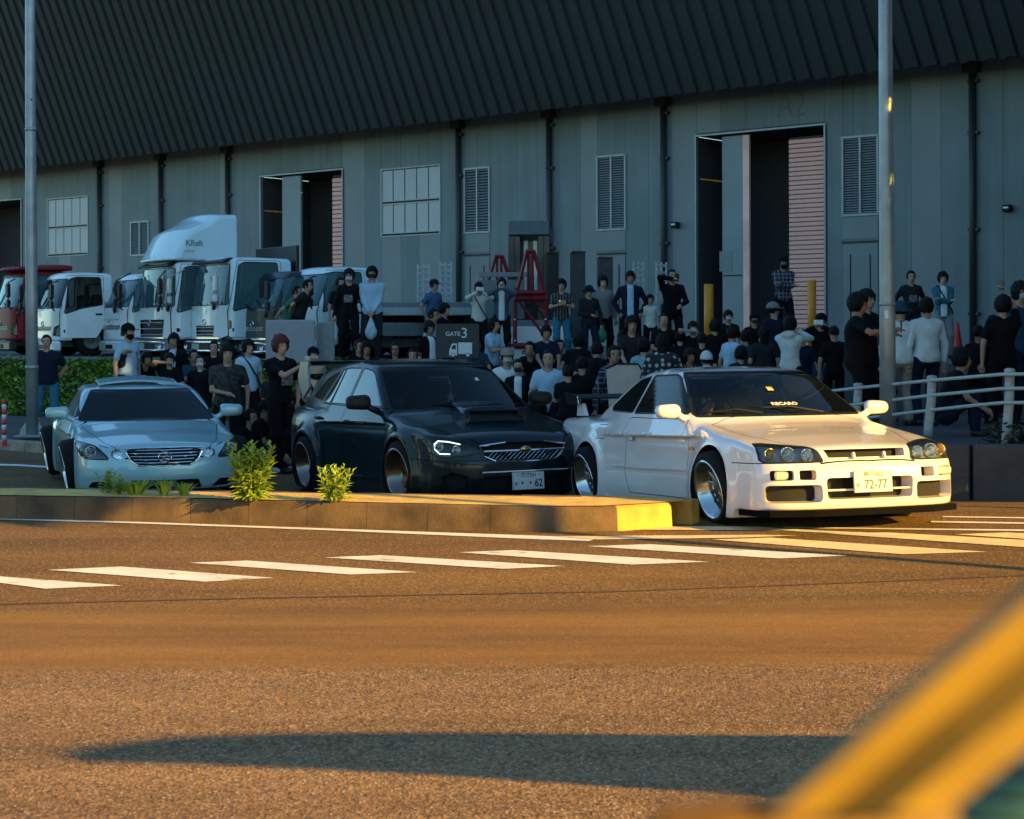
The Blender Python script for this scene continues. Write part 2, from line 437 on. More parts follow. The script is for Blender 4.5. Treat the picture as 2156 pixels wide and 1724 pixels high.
# ------------------------------------------------------------------ cars
def sgn(c, k): return lambda C, N: (C[1] * k > 0) & (N[1] * k > .12)
def wheel(parent, loc, side, rad, rimr, width, camber, steer, style, rimm, dish=.11):
    """a wheel whose outer face looks along +y * side"""
    M = Matrix.Translation(loc) @ Matrix.Rotation(steer, 4, 'Z') @ Matrix.Rotation(camber * side, 4, 'X') @ basis((1, 0, 0), (0, 0, -side), (0, side, 0))
    hw = width / 2
    w = empty('wheel'); w.parent = parent; w.matrix_local = M
    t = MB(); k = rad - rimr
    t.lathe([(rimr - .012, -hw), (rimr + k * .45, -hw * 1.0), (rad - .02, -hw * .86), (rad, -hw * .72), (rad, hw * .66), (rad - .02, hw * .80), (rimr + k * .4, hw * .97), (rimr - .004, hw * .93)], 56)
    t.build('tyre', M_RUBBER, w, True)
    r = MB(); r.lathe([(rimr + .006, hw * .93), (rimr + .010, hw * 1.0), (rimr - .012, hw * 1.0), (rimr - .024, hw * .93), (rimr - .03, hw - dish), (rimr - .055, hw - dish - .01), (rimr - .05, -hw * .9), (rimr, -hw)], 56)
    r.build('rim', mat('dark_polished_rim', (.20, .17, .15), .2, 1.0, var=.08) if style == 'five' and rimm.name == 'bronze_spoke' else M_ALLOY, w, True)
    d = MB(); d.lathe([(0.001, hw - dish - .05), (rimr - .052, hw - dish - .05)], 40); d.build('brake_disc', mat('brake_iron', (.10, .095, .09), .35, .8), w)
    s = MB(); zf = hw - dish
    if style == 'mesh':
        n = 14
        for i in range(n):
            for sg in (-1, 1):
                a = 2 * math.pi * i / n; b = a + sg * math.pi / n
                p = Vector((math.cos(a) * .055, math.sin(a) * .055, zf - .012)); q = Vector((math.cos(b) * (rimr - .04), math.sin(b) * (rimr - .04), zf + .004))
                s.tube([p, (p + q) / 2 + Vector((0, 0, .006)), q], [.012, .0085, .010], 5)
        s.lathe([(.001, zf + .022), (.035, zf + .02), (.04, zf + .005), (.075, zf + .002), (.08, zf - .03)], 24)
        s.lathe([(rimr - .034, zf - .01), (rimr - .034, zf + .008), (rimr - .052, zf + .01), (rimr - .056, zf - .01)], 40)
    else:
        n = 5
        for i in range(n):
            a = 2 * math.pi * i / n
            ca, sa = math.cos(a), math.sin(a); T = Vector((-sa, ca, 0)); U = Vector((ca, sa, 0))
            q = [U * .05 + T * .035, U * .05 - T * .035, U * (rimr - .03) - T * .032, U * (rimr - .03) + T * .032]
            z0, z1 = zf - .03, zf + .012
            vs = [v + Vector((0, 0, z1 - (.012 if k > 1 else 0))) for k, v in enumerate(q)] + [v + Vector((0, 0, z0)) for v in q]
            s.add(vs, [(0, 1, 2, 3), (7, 6, 5, 4), (0, 4, 5, 1), (1, 5, 6, 2), (2, 6, 7, 3), (3, 7, 4, 0)])
        s.lathe([(.001, zf + .018), (.05, zf + .018), (.07, zf + .004), (.075, zf - .03)], 24)
    s.build('spokes', rimm, w, False)
    return w
def bowl(parent, c, r, m_in, depth=.06, n=20, name='lamp_reflector'):
    b = MB(); Mx = basis((0, 1, 0), (0, 0, 1), (1, 0, 0), c)
    b.lathe([(.001, -depth), (r * .35, -depth * .93), (r * .7, -depth * .6), (r * .93, -depth * .15), (r, 0), (r * 1.06, 0), (r * 1.08, -depth * .4)], n, Mx)
    b.lathe([(.001, -depth * .2), (r * .16, -depth * .25), (r * .2, -depth * .9)], 12, Mx)
    return b.build(name, m_in, parent, True)
def plate(parent, loc, rot, top, kana, num, name='number_plate'):
    p = empty(name); p.parent = parent; p.matrix_local = Matrix.Translation(loc) @ rot
    MB().box((0, 0, 0), (.012, .33, .165), bev=.004).build('plate_panel', M_PLATE, p)
    e = MB()
    for a, b_, c_, d_ in ((0, .0795, .322, .003), (0, -.0795, .322, .003)): e.box((.0068, a, b_), (.001, c_, d_))
    for a in (-1, 1): e.box((.0068, a * .1605, 0), (.001, .003, .157))
    e.lathe([(.001, .008), (.006, .008)], 10, basis((0, 1, 0), (0, 0, 1), (1, 0, 0), (0, .112, .055))); e.lathe([(.001, .008), (.006, .008)], 10, basis((0, 1, 0), (0, 0, 1), (1, 0, 0), (0, -.112, .055)))
    e.build('plate_border', M_PLATEINK, p)
    T = lambda y, z: basis((0, 1, 0), (0, 0, 1), (1, 0, 0), (.0072, y, z))
    text('plate_text', top, .047, M_PLATEINK, p, T(0, .05), .0006, bold=.0008)
    text('plate_text', kana, .04, M_PLATEINK, p, T(-.13, -.03), .0006, bold=.001)
    text('plate_text', num, .098, M_PLATEINK, p, T(.018, -.026), .0006, bold=.0022, sx=.86)
    return p
def make_car(name, label, P, nose, D, theta, paint, cat='car'):
    th = R(theta); fwd = Vector((math.sin(th), -math.cos(th), 0)); nx = P['nose']
    npos = W(nose, 800, D); o = Vector((npos.x, npos.y, 0)) - fwd * nx
    zf = road_z(o.y); rear = o - fwd * P['wb']; zr_ = road_z(rear.y)
    root = empty(name, (o.x, o.y, zf + P.get('lift', 0)), 0, label, cat); root.rotation_euler = (0, -math.atan2(zf - zr_, P['wb']), th - R(90)); root.scale = (P.get('sc', 1),) * 3
    zt, xf, xr, pw, sv, zr, cw = (lut(P[k], sg) for k, sg in (('hood', .035), ('front', .018), ('rear', .03), ('plan', .12), ('side', P.get('sides', .035)), ('roof', P.get('roofs', .045)), ('cab', .12)))
    gz = lambda x: (zr(x + .01) - zr(x - .01)) / .02
    HW, wb, zb = P['hw'], P['wb'], P['zb']; fl = P['flare']; ar = P['arch']; az = P['archz']
    rx0, rx1 = min(p[0] for p in P['roof']), max(p[0] for p in P['roof'])
    def f(x, y, z):
        ay = np.abs(y); n = np.minimum(ay / HW, 1.15); n2 = n * n
        g = (zt(x) - zt(x - .02)) / .02
        top = (z - (zt(x + P['hbow'] * n2) - P['crown'] * n2 + P.get('fender', 0) * np.exp(-((n - .86) / .12) ** 2) * sstep(-.9, .1, x))) / np.sqrt(1 + g * g)
        bow = P['bow'][0] * n2 + P['bow'][1] * n2 ** 4
        fr = (x + bow - xf(z)) * .93; re = (-x + P['rbow'][0] * n2 + P['rbow'][1] * n2 ** 4 + xr(z)) * .95
        bump = 0
        for xa in (0, -wb):
            r = np.sqrt((x - xa) ** 2 + (z - az) ** 2); bump = bump + fl * np.exp(-((r - ar) / .085) ** 2) * (z > az - .3)
            bump = bump + fl * .9 * (r < ar) * 1.0 * (1 - np.exp(-((r - ar) / .085) ** 2)) * .6
        sd = ay - (pw(x) + sv(z) + bump)
        d = smax(smax(smax(top, fr, P.get('kf', .05)), smax(sd, re, .07), P.get('kt', .045)), np.where(x > .42, P['zbot'], P['zside'] + (P['zbot'] - P['zside']) * sstep(.30, .42, x)) - z, .02)
        xx = x + P['wbow'] * n2 * np.sign(x - P['xm']) ; gg = gz(xx)
        cab = smax((z - (zr(xx) - P['rcrown'] * n2)) / np.sqrt(1 + gg * gg), (ay - (cw(x) - P['tum'] * (z - zb))) * .92, P.get('kc', .05))
        cab = np.maximum(np.maximum(np.maximum(cab, x - rx1), rx0 - x), zb - .16 - z)
        return smin(d, cab, .022)
    V, Q = snet(f, (min(p[1] for p in P['rear']) - .08, -HW - .1, P['zside'] - .03), (max(p[1] for p in P['front']) + .08, HW + .1, max(p[1] for p in P['roof']) + .05), P.get('h', .017), 2)
    S = Skin(V, Q)
    up = lambda C, N: N[2] > .25
    front = lambda C, N: (N[0] > .2) & (C[0] > -1.6)
    frontw = lambda C, N: (N[0] > -.02) & (C[0] > .15)
    back = lambda C, N: (N[0] < -.2) & (C[0] < -wb * .6)
    body = []
    # glazing
    for nm, ax_, poly, tst, gm, sw in P['windows']:
        sides = (1, -1) if ax_ == 'y' else (1,)
        for k in sides:
            t = sgn(None, k) if ax_ == 'y' else {'front': front, 'back': back, 'top': up}[tst]
            a = S.cut(offset(poly, sw), ax_, t); g = a.cut(poly, ax_, lambda C, N: N[0] > -9)
            a.obj('window_seal', M_BLACK, root, grow=.001); g.obj(nm, gm, root, grow=-.002)
    # arches
    for xa in (0, -wb):
        cir = [(xa + ar * math.cos(t), az + ar * math.sin(t)) for t in np.linspace(0, 2 * math.pi, 41)[:-1]]
        for k in (1, -1):
            a = S.cut(cir, 'y', lambda C, N, k=k: (C[1] * k > .45) & (N[1] * k > -.5))
            w, b = a.pocket((0, -k * .34, 0)); glob(w, b).obj('wheel_well', M_DARK, root)
    # openings in the nose
    for it in P['openings']:
        poly, depth, tp, mw, mb_ = it[:5]; sides = (1, -1) if min(q[0] for q in poly) > 0 else (0,)
        for k in sides:
            pl = [(q[0] * (k or 1), q[1]) for q in poly]
            a = S.cut(pl, 'x', frontw if len(it) < 6 else back)
            w, b = a.pocket((-depth if len(it) < 6 else depth, -k * .02, 0), taper=tp)
            if mw is None: body.append(w)
            else: w.obj('intake_duct', mw, root, sharpen=40)
            b.obj('intake_mesh', mb_, root)
    for k in (1, -1):
        pl = [(q[0] * k, q[1]) for q in P['lamp']]
        a = S.cut(pl, 'x', frontw); w, b = a.pocket((-.075, 0, 0), taper=.97)
        h = a.obj('headlight', M_LAMPGLASS, root, grow=.001)
        if h is None: continue
        ed = S.cut(offset(pl, .009), 'x', frontw); ed.obj('lamp_seal', M_BLACK, h)
        glob(w, b).obj('lamp_housing', P.get('lampm', M_BLACK), h)
        xsf = float(a.merged()[0][:, 0].max())
        for cy, cz, rr, mm, dx in P['bulbs']:
            V_ = a.merged()[0]; q = np.argmin((V_[:, 1] - cy * k) ** 2 + (V_[:, 2] - cz) ** 2); bowl(h, (V_[q, 0] - .022 - dx, cy * k, cz), rr, mm)
    # shut lines and panels
    for nm, ax_, poly, tst in P['panels']:
        for k in ((1, -1) if ax_ == 'y' else (1,)):
            t = sgn(None, k) if ax_ == 'y' else {'top': up, 'front': frontw}[tst]
            a = S.cut(poly, ax_, t); g = a.cut(offset(poly, -.007), ax_, lambda C, N: N[0] > -9)
            w, b = a.pocket({'y': (0, -k * .012, 0), 'z': (0, 0, -.012), 'x': (-.012, 0, 0)}[ax_]); b.obj('panel_gap', M_DARK, root)
            g.obj(nm, paint, root)
    for ax_, pts, tst in P['lines']:
        for k in ((1, -1) if ax_ == 'y' else (1, -1) if ax_ == 'xm' else (1,)):
            a2 = ax_[0]; t = sgn(None, k) if a2 == 'y' else {'top': up, 'front': frontw, 'back': back}[tst]
            pp = [(q[0] * (k if ax_ == 'xm' else 1), q[1]) for q in pts]
            a = S.cut(band(pp, .007), a2, t); w, b = a.pocket({'y': (0, -k * .012, 0), 'z': (0, 0, -.012), 'x': (-.012, 0, 0)}[a2]); b.obj('panel_gap', M_DARK, root)
    for nm, ax_, poly, tst, mm in P.get('skins', []):
        for k in ((1, -1) if ax_ == 'y' else (1,)):
            t = sgn(None, k) if ax_ == 'y' else {'top': up, 'front': frontw, 'back': back, 'all': lambda C, N: N[0] > -9}[tst]
            a = S.cut(poly, ax_, t); a.obj(nm, mm, root)
    glob(S, *body).obj('body', paint, root, sharpen=48)
    # wheels
    for xa, tr, st in ((0, P['track'][0], P.get('steer', 0)), (-wb, P['track'][1], 0)):
        for k in (1, -1):
            wheel(root, (xa, k * (tr - P['tw'] / 2), P['wr'] * math.cos(R(P['camber'])) + P.get('wz', .0)), k, P['wr'], P['rimr'], P['tw'], R(P['camber']), R(st), P['rim'], P['rimm'], P['dish'])
    # cabin
    I = MB(); zb_ = P['zb']
    I.box((P['dash'] - .25, 0, zb_ - .10), (.5, 1.25, .16), bev=.03); I.box((P['dash'] - 1.3, 0, .25), (2.4, 1.3, .06)); I.build('dashboard', M_BLACK, root)
    for y, in ((.34,), (-.34,)):
        st = MB(); x0 = P['dash'] - 1.05
        st.box((x0, y, .42), (.5, .48, .16), bev=.04); st.box((x0 - .34, y, .72), (.16, .46, .62), rot=(0, R(-14), 0), bev=.05); st.box((x0 - .42, y, zb_ + .16), (.10, .26, .18), rot=(0, R(-10), 0), bev=.03); st.build('seat', M_SEAT, root)
    sw = MB(); Mx = basis((0, 1, 0), Vector((.35, 0, .93)).normalized(), Vector((-.93, 0, .35)).normalized(), (P['dash'] - .52, -.34, zb_ - .02))
    sw.lathe([(.165, 0), (.178, .012), (.19, 0), (.178, -.012)], 24, Mx, closed=True); sw.tube([Mx @ Vector((-.17, 0, 0)), Mx @ Vector((.17, 0, 0))], .015, 6); sw.build('steering_wheel', M_BLACK, root)
    return root
def ring(poly_y0, y1, z0, z1, r=.02): return rcorner([(poly_y0, z0), (y1, z0), (y1, z1), (poly_y0, z1)], r)
def mirror(root, loc, k, paint, size=(.13, .23, .14), blackstalk=False, face=True):
    x, y, z = loc
    m = empty('wing_mirror'); m.parent = root; m.location = (x, y * k, z)
    sx, sy, sz = size
    def f(a, b, c):
        q = (a - b * b * 1.2 * 0, b * k, c)
        r_ = .045; tp_ = sz * .5 - .10 * sz * (q[1] / sy + .5)
        g = [np.abs(q[0]) - (sx * .42 - r_), np.abs(q[1]) - (sy * .5 - r_), np.abs(q[2]) - (tp_ - r_)]
        o_ = np.sqrt(np.maximum(g[0], 0) ** 2 + np.maximum(g[1], 0) ** 2 + np.maximum(g[2], 0) ** 2) + np.minimum(np.maximum(np.maximum(g[0], g[1]), g[2]), 0) - r_
        return smax(o_, ell(q, (-.06, 0, 0), (sx * .95, sy * .66, sz * .66)), .02)
    sobj('mirror_shell', f, (-.16, -.16, -.12), (.14, .16, .12), .014, paint, m)
    b = MB(); b.box((-sx * .30, 0, 0), (.006, sy * .8, sz * .72), bev=.002); b.build('mirror_glass', M_CHROME, m)
    b = MB(); b.tube([(0, -k * sy * .35, -sz * .2), (.01, -k * (sy * .55), -sz * .42), (.02, -k * (sy * .5 + .09), -sz * .62)], [.035, .03, .035], 8); b.build('mirror_stalk', M_BLACK if blackstalk else paint, m, True)
    return m
def wipers(root, pts):
    for a, b in pts:
        w = MB(); a, b = Vector(a), Vector(b); w.tube([a, a.lerp(b, .5) + Vector((.01, 0, .03)), b], [.012, .009, .007], 5); w.tube([a.lerp(b, .28), b.lerp(a, -.12)], .006, 4); w.build('wiper', M_BLACK, root)
M_PEARL = mat('pearl_white_paint', (.76, .67, .63), .22, 0, coat=1.0, var=.02, scale=3)
M_ALLOYGREY = mat('brushed_spokes', (.38, .38, .39), .3, 1.0, var=.05)
M_BLKPAINT = mat('blue_black_paint', (.003, .010, .014), .2, .0, coat=.22, spec=.16, var=0)
M_SILVER = mat('silver_blue_paint', (.27, .47, .51), .32, .15, coat=.9, var=.05, scale=900)
M_REFL = mat('lamp_reflector_chrome', (.8, .8, .78), .08, 1.0, var=.25, scale=60, bump=.5, bscale=40)
def mir(half): return half + [(-a, b) for a, b in half[::-1]]
R34 = dict(lift=-.02, sc=1.015, wb=2.665, nose=.93, hw=.88, zb=.85, zbot=.15, zside=.075, h=.0165,
    hood=[(1.1, .40), (.94, .555), (.86, .60), (.78, .628), (.4, .70), (0, .76), (-.38, .835), (-1.0, .86), (-2.6, .87), (-3.0, .885), (-3.74, .885), (-3.9, .80)],
    front=[(.05, .88), (.16, .925), (.22, .945), (.42, .945), (.50, .925), (.515, .90), (.59, .885), (.65, .84), (.85, .6)],
    rear=[(.1, -3.60), (.3, -3.72), (.55, -3.74), (.8, -3.71), (.95, -3.66)],
    plan=[(1.0, .835), (.6, .85), (0, .865), (-.6, .85), (-1.3, .845), (-2.1, .85), (-2.665, .87), (-3.2, .85), (-3.8, .80)],
    side=[(.05, -.02), (.18, .012), (.3, .012), (.46, .004), (.50, -.006), (.62, -.012), (.76, -.035), (.88, -.09), (1.0, -.2)],
    roof=[(-.06, .73), (-.36, .864), (-.93, 1.215), (-1.08, 1.262), (-1.5, 1.29), (-1.92, 1.27), (-2.17, 1.215), (-2.78, .95), (-2.98, .82)], roofs=.04,
    cab=[(-.06, .82), (-1.0, .82), (-2.0, .79), (-2.7, .71), (-3.0, .64)], xm=-1.45, wbow=.13, rcrown=.05, tum=.56, crown=.055, hbow=.05,
    bow=(.10, .20), rbow=(.08, .16), flare=.028, arch=.335, archz=.30, fender=.018,
    windows=[('windshield', 'x', rcorner(mir([(.76, .862), (.58, 1.215)]), .03), 'front', M_GLASS, .018),
             ('rear_window', 'x', rcorner(mir([(.60, .97), (.50, 1.2)]), .04), 'back', M_GLASS, .015),
             ('side_window', 'y', rcorner([(-.56, .885), (-1.03, 1.172), (-1.15, 1.205), (-1.66, 1.21), (-1.72, .895)], .03), None, M_GLASS, .014),
             ('quarter_window', 'y', rcorner([(-1.77, .90), (-1.72, 1.207), (-1.94, 1.185), (-2.10, 1.12), (-2.44, .955), (-2.38, .92)], .02), None, M_GLASSDARK, .012)],
    openings=[(mir([(.325, .532), (.345, .592)]), .10, .96, None, M_DARK),
              (rcorner([(.615, .372), (.77, .372), (.77, .447), (.615, .447)], .018), .05, .9, None, M_BLACK),
              (rcorner([(.445, .372), (.575, .372), (.575, .447), (.445, .447)], .018), .09, .86, None, M_DARK),
              (rcorner([(.40, .205), (.80, .205), (.80, .338), (.40, .338)], .035), .09, .84, None, M_DARK),
              (rcorner(mir([(.36, .225), (.37, .385)]), .035), .12, .90, None, M_DARK)],
    lamp=rcorner([(.375, .508), (.405, .598), (.44, .612), (.70, .640), (.77, .640), (.806, .60), (.806, .515), (.77, .505)], .02), lampm=mat('lamp_grey', (.26, .26, .27), .3, .6),
    bulbs=[(.475, .553, .046, M_REFL, 0), (.615, .563, .052, M_REFL, 0), (.735, .568, .040, mat('amber_reflector', (.75, .50, .22), .12, .9, bump=.5, bscale=50), 0.0)],
    panels=[('bonnet', 'z', [(.905, -.40), (.92, 0), (.905, .40), (.80, .47), (.2, .66), (-.30, .71), (-.38, .55), (-.41, 0), (-.38, -.55), (-.30, -.71), (.2, -.66), (.80, -.47)], 'top'),
            ('door', 'y', rcorner([(-.46, .19), (-.46, .78), (-.50, .835), (-1.76, .855), (-1.79, .70), (-1.79, .38), (-1.68, .19)], .04), None)],
    lines=[('y', [(.36, .50), (.95, .50)], None), ('xm', [(.36, .506), (.86, .50)], 'front'), ('y', [(-3.02, .46), (-3.8, .46)], None),
           ('y', [(-2.28, .79), (-2.44, .79), (-2.46, .66), (-2.30, .66), (-2.28, .79)], None)],
    track=(.90, .915), tw=.225, wr=.30, rimr=.235, camber=-10.5, steer=0, rim='mesh', rimm=M_ALLOYGREY, dish=.115, dash=-.47)
c1 = make_car('white_coupe', 'lowered pearl white two-door coupe in low sun, first of the three cars', R34, 1833, 12.62, 18.8, M_PEARL)
def r34_details(c):
    plate(c, (.965, -.0, .352), Matrix.Rotation(R(-3), 4, 'Y'), '神戸302', 'め', '72-77')
    for k in (1, -1):
        b = MB(); b.box((.835, .692 * k, .41), (.03, .13, .062), rot=(0, 0, R(-10 * k)), bev=.012); f = b.build('fog_lamp', mat('warm_lens', (.62, .52, .34), .12, .3, coat=1, bump=.6, bscale=50), c)
        mirror(c, (-.56, .97, .90), k, M_PEARL, (.13, .22, .13))
        h = MB(); h.box((-1.66, .862 * k, .70), (.17, .03, .035), bev=.012); h.box((-1.64, .858 * k, .665), (.10, .02, .03), bev=.01); h.build('door_handle', M_PEARL, c)
        g = MB(); g.box((-.36, .868 * k, .60), (.06, .018, .028), bev=.006); g.build('side_repeater', M_AMBER, c)
        g = MB(); g.prism([(-.5, .425), (-1.2, .435), (-2.0, .425), (-2.0, .42), (-1.2, .412), (-.5, .418)], .862 * k, .874 * k, 'y'); g.build('side_crease', M_PEARL, c)
        g = MB(); g.prism([(-2.9, .085), (-2.1, .085), (-2.2, .155), (-2.9, .16)], .855 * k, .875 * k, 'y'); g.build('side_skirt', M_PEARL, c)
    b = MB(); b.box((.865, 0, .292), (.10, .70, .014), bev=.004); b.build('bumper_bar', M_PEARL, c)
    b = MB(); b.box((.815, 0, .30), (.01, .74, .15)); b.build('intercooler', mat('dark_core', (.03, .03, .032), .5, .5, bump=.8, bscale=200), c)
    b = MB()
    pl = [(.84, -.80), (.97, -.5), (.99, 0), (.97, .5), (.84, .80), (.45, .86), (.40, .80), (.4, -.80), (.45, -.86)]
    b.prism(pl, .105, .152, 'z'); b.build('front_splitter', mat('lip_rubber', (.004, .004, .004), .95, spec=.05), c)
    for k in (1, -1):
        b = MB(); b.box((.915, .13 * k, .545), (.03, .022, .05), rot=(0, R(-20), 0), bev=.005); b.build('grille_brace', M_PEARL, c)
    # rear wing
    w = empty('rear_wing'); w.parent = c
    for k in (1, -1):
        b = MB(); b.prism([(-3.28, .87), (-3.50, .87), (-3.47, .985), (-3.36, .99)], .60 * k, .64 * k, 'y'); b.build('wing_stand', M_PEARL, w)
        b = MB(); b.prism([(-3.30, .985), (-3.62, .985), (-3.68, 1.10), (-3.50, 1.09), (-3.33, 1.06)], .69 * k, .70 * k, 'y'); b.build('wing_end_plate', M_ALLOY, w)
    b = MB(); b.prism([(-3.30, 1.045), (-3.42, 1.065), (-3.64, 1.085), (-3.64, 1.07), (-3.42, 1.035), (-3.31, 1.03)], -.69, .69, 'y'); b.build('wing_blade', M_BLACK, w)
    wipers(c, [((-.35, .34, .872), (-.48, -.22, .915)), ((-.35, -.22, .872), (-.50, -.62, .885))])
    T = basis((0, 1, 0), Vector((-.87, 0, .5)), Vector((.5, 0, .87)), (-.80, -.05, .962))
    b = MB(); b.box((-.68, .02, 1.075), (.004, .055, .055), rot=(0, R(-58), 0)); b.build('inspection_sticker', mat('yellow_sticker', (.75, .62, .10), .5, emit=None), c)
    text('windshield_sticker', 'RECARO', .062, mat('sticker_silver', (.6, .6, .58), .4, var=0), c, basis((0, 1, 0), Vector((-.87, 0, .5)), Vector((.5, 0, .87)), (-.445, .03, .945)), .001, bold=.002)
    b = MB(); b.box((-.90, 0, 1.14), (.03, .2, .05), bev=.01); b.build('rear_view_mirror', M_BLACK, c)
r34_details(c1)
WRX = dict(sc=1.035, lift=.02, wb=2.625, nose=.90, hw=.90, zb=.93, zbot=.12, zside=.06, h=.0175,
    hood=[(1.0, .50), (.90, .60), (.82, .66), (.7, .705), (.3, .79), (0, .835), (-.35, .90), (-1.0, .93), (-2.6, .96), (-3.1, .98), (-3.5, .97), (-3.6, .9)],
    front=[(.05, .84), (.16, .90), (.25, .93), (.42, .93), (.55, .905), (.64, .86), (.75, .72), (.9, .5)],
    rear=[(.1, -3.40), (.3, -3.50), (.6, -3.52), (.85, -3.48), (1.0, -3.42), (1.4, -3.2)],
    plan=[(1.0, .80), (.6, .845), (0, .875), (-.6, .85), (-1.3, .84), (-2.1, .85), (-2.625, .885), (-3.0, .87), (-3.6, .78)],
    side=[(.05, -.03), (.2, .01), (.35, .0), (.55, .0), (.72, .004), (.85, -.03), (.98, -.10), (1.1, -.2)],
    roof=[(-.10, .80), (-.32, .90), (-1.02, 1.335), (-1.2, 1.385), (-1.7, 1.43), (-2.3, 1.415), (-2.9, 1.35), (-3.12, 1.28), (-3.44, .97), (-3.5, .8)], roofs=.045,
    cab=[(-.1, .79), (-1.0, .81), (-2.0, .80), (-2.8, .75), (-3.3, .67), (-3.5, .62)], xm=-1.7, wbow=.16, rcrown=.055, tum=.44, crown=.07, hbow=.07,
    bow=(.14, .24), rbow=(.10, .18), flare=.055, arch=.345, archz=.315, fender=.012, kf=.06,
    windows=[('windshield', 'x', rcorner(mir([(.745, .905), (.60, 1.325)]), .04), 'front', M_GLASSMID, .018),
             ('rear_window', 'x', rcorner(mir([(.52, 1.0), (.44, 1.2)]), .04), 'back', M_GLASSDARK, .015),
             ('side_window', 'y', rcorner([(-.62, .945), (-1.12, 1.26), (-1.24, 1.30), (-1.50, 1.325), (-1.56, .965)], .03), None, M_GLASSSIDE, .014),
             ('side_window', 'y', rcorner([(-1.62, .968), (-1.56, 1.328), (-1.9, 1.335), (-2.12, 1.322), (-2.40, .995), (-2.3, .985)], .03), None, M_GLASSSIDE, .014),
             ('quarter_window', 'y', rcorner([(-2.47, 1.005), (-2.22, 1.312), (-2.55, 1.25), (-2.82, 1.10), (-2.90, 1.04)], .02), None, M_GLASSSIDE, .012)],
    openings=[(mir([(.30, .430), (.40, .475), (.46, .565), (.44, .575), (.2, .60)]), .07, .97, M_BLACK, M_DARK),
              (mir([(.46, .17), (.42, .295)]), .09, .92, M_BLACK, M_DARK),
              ([(.56, .19), (.76, .17), (.78, .30), (.70, .34), (.56, .30)], .08, .9, M_BLACK, M_DARK)],
    lamp=rcorner([(.44, .52), (.47, .56), (.60, .60), (.80, .655), (.85, .645), (.85, .55), (.80, .485), (.62, .485)], .015),
    bulbs=[(.64, .545, .034, M_REFL, 0.0), (.77, .575, .036, M_REFL, 0)],
    panels=[('bonnet', 'z', [(.86, -.42), (.885, 0), (.86, .42), (.70, .60), (.2, .70), (-.25, .74), (-.34, .55), (-.40, 0), (-.34, -.55), (-.25, -.74), (.2, -.70), (.70, -.60)], 'top'),
            ('door', 'y', rcorner([(-.42, .22), (-.40, .82), (-.50, .925), (-1.56, .945), (-1.58, .70), (-1.56, .22)], .04), None),
            ('door', 'y', rcorner([(-1.60, .22), (-1.61, .70), (-1.60, .948), (-2.42, .975), (-2.46, .80), (-2.30, .62), (-2.20, .36), (-2.05, .22)], .04), None)],
    lines=[('y', [(.34, .46), (.9, .44)], None), ('xm', [(.42, .40), (.86, .44)], 'front')],
    track=(.915, .93), tw=.245, wr=.315, rimr=.245, camber=-6.0, steer=3, rim='five', rimm=mat('bronze_spoke', (.30, .17, .10), .25, .9), dish=.13, dash=-.5)
c2 = make_car('black_hatchback', 'glossy blue-black hatchback with bonnet scoop and big rear wing, middle car', WRX, 1103, 15.9, 26.5, M_BLKPAINT)
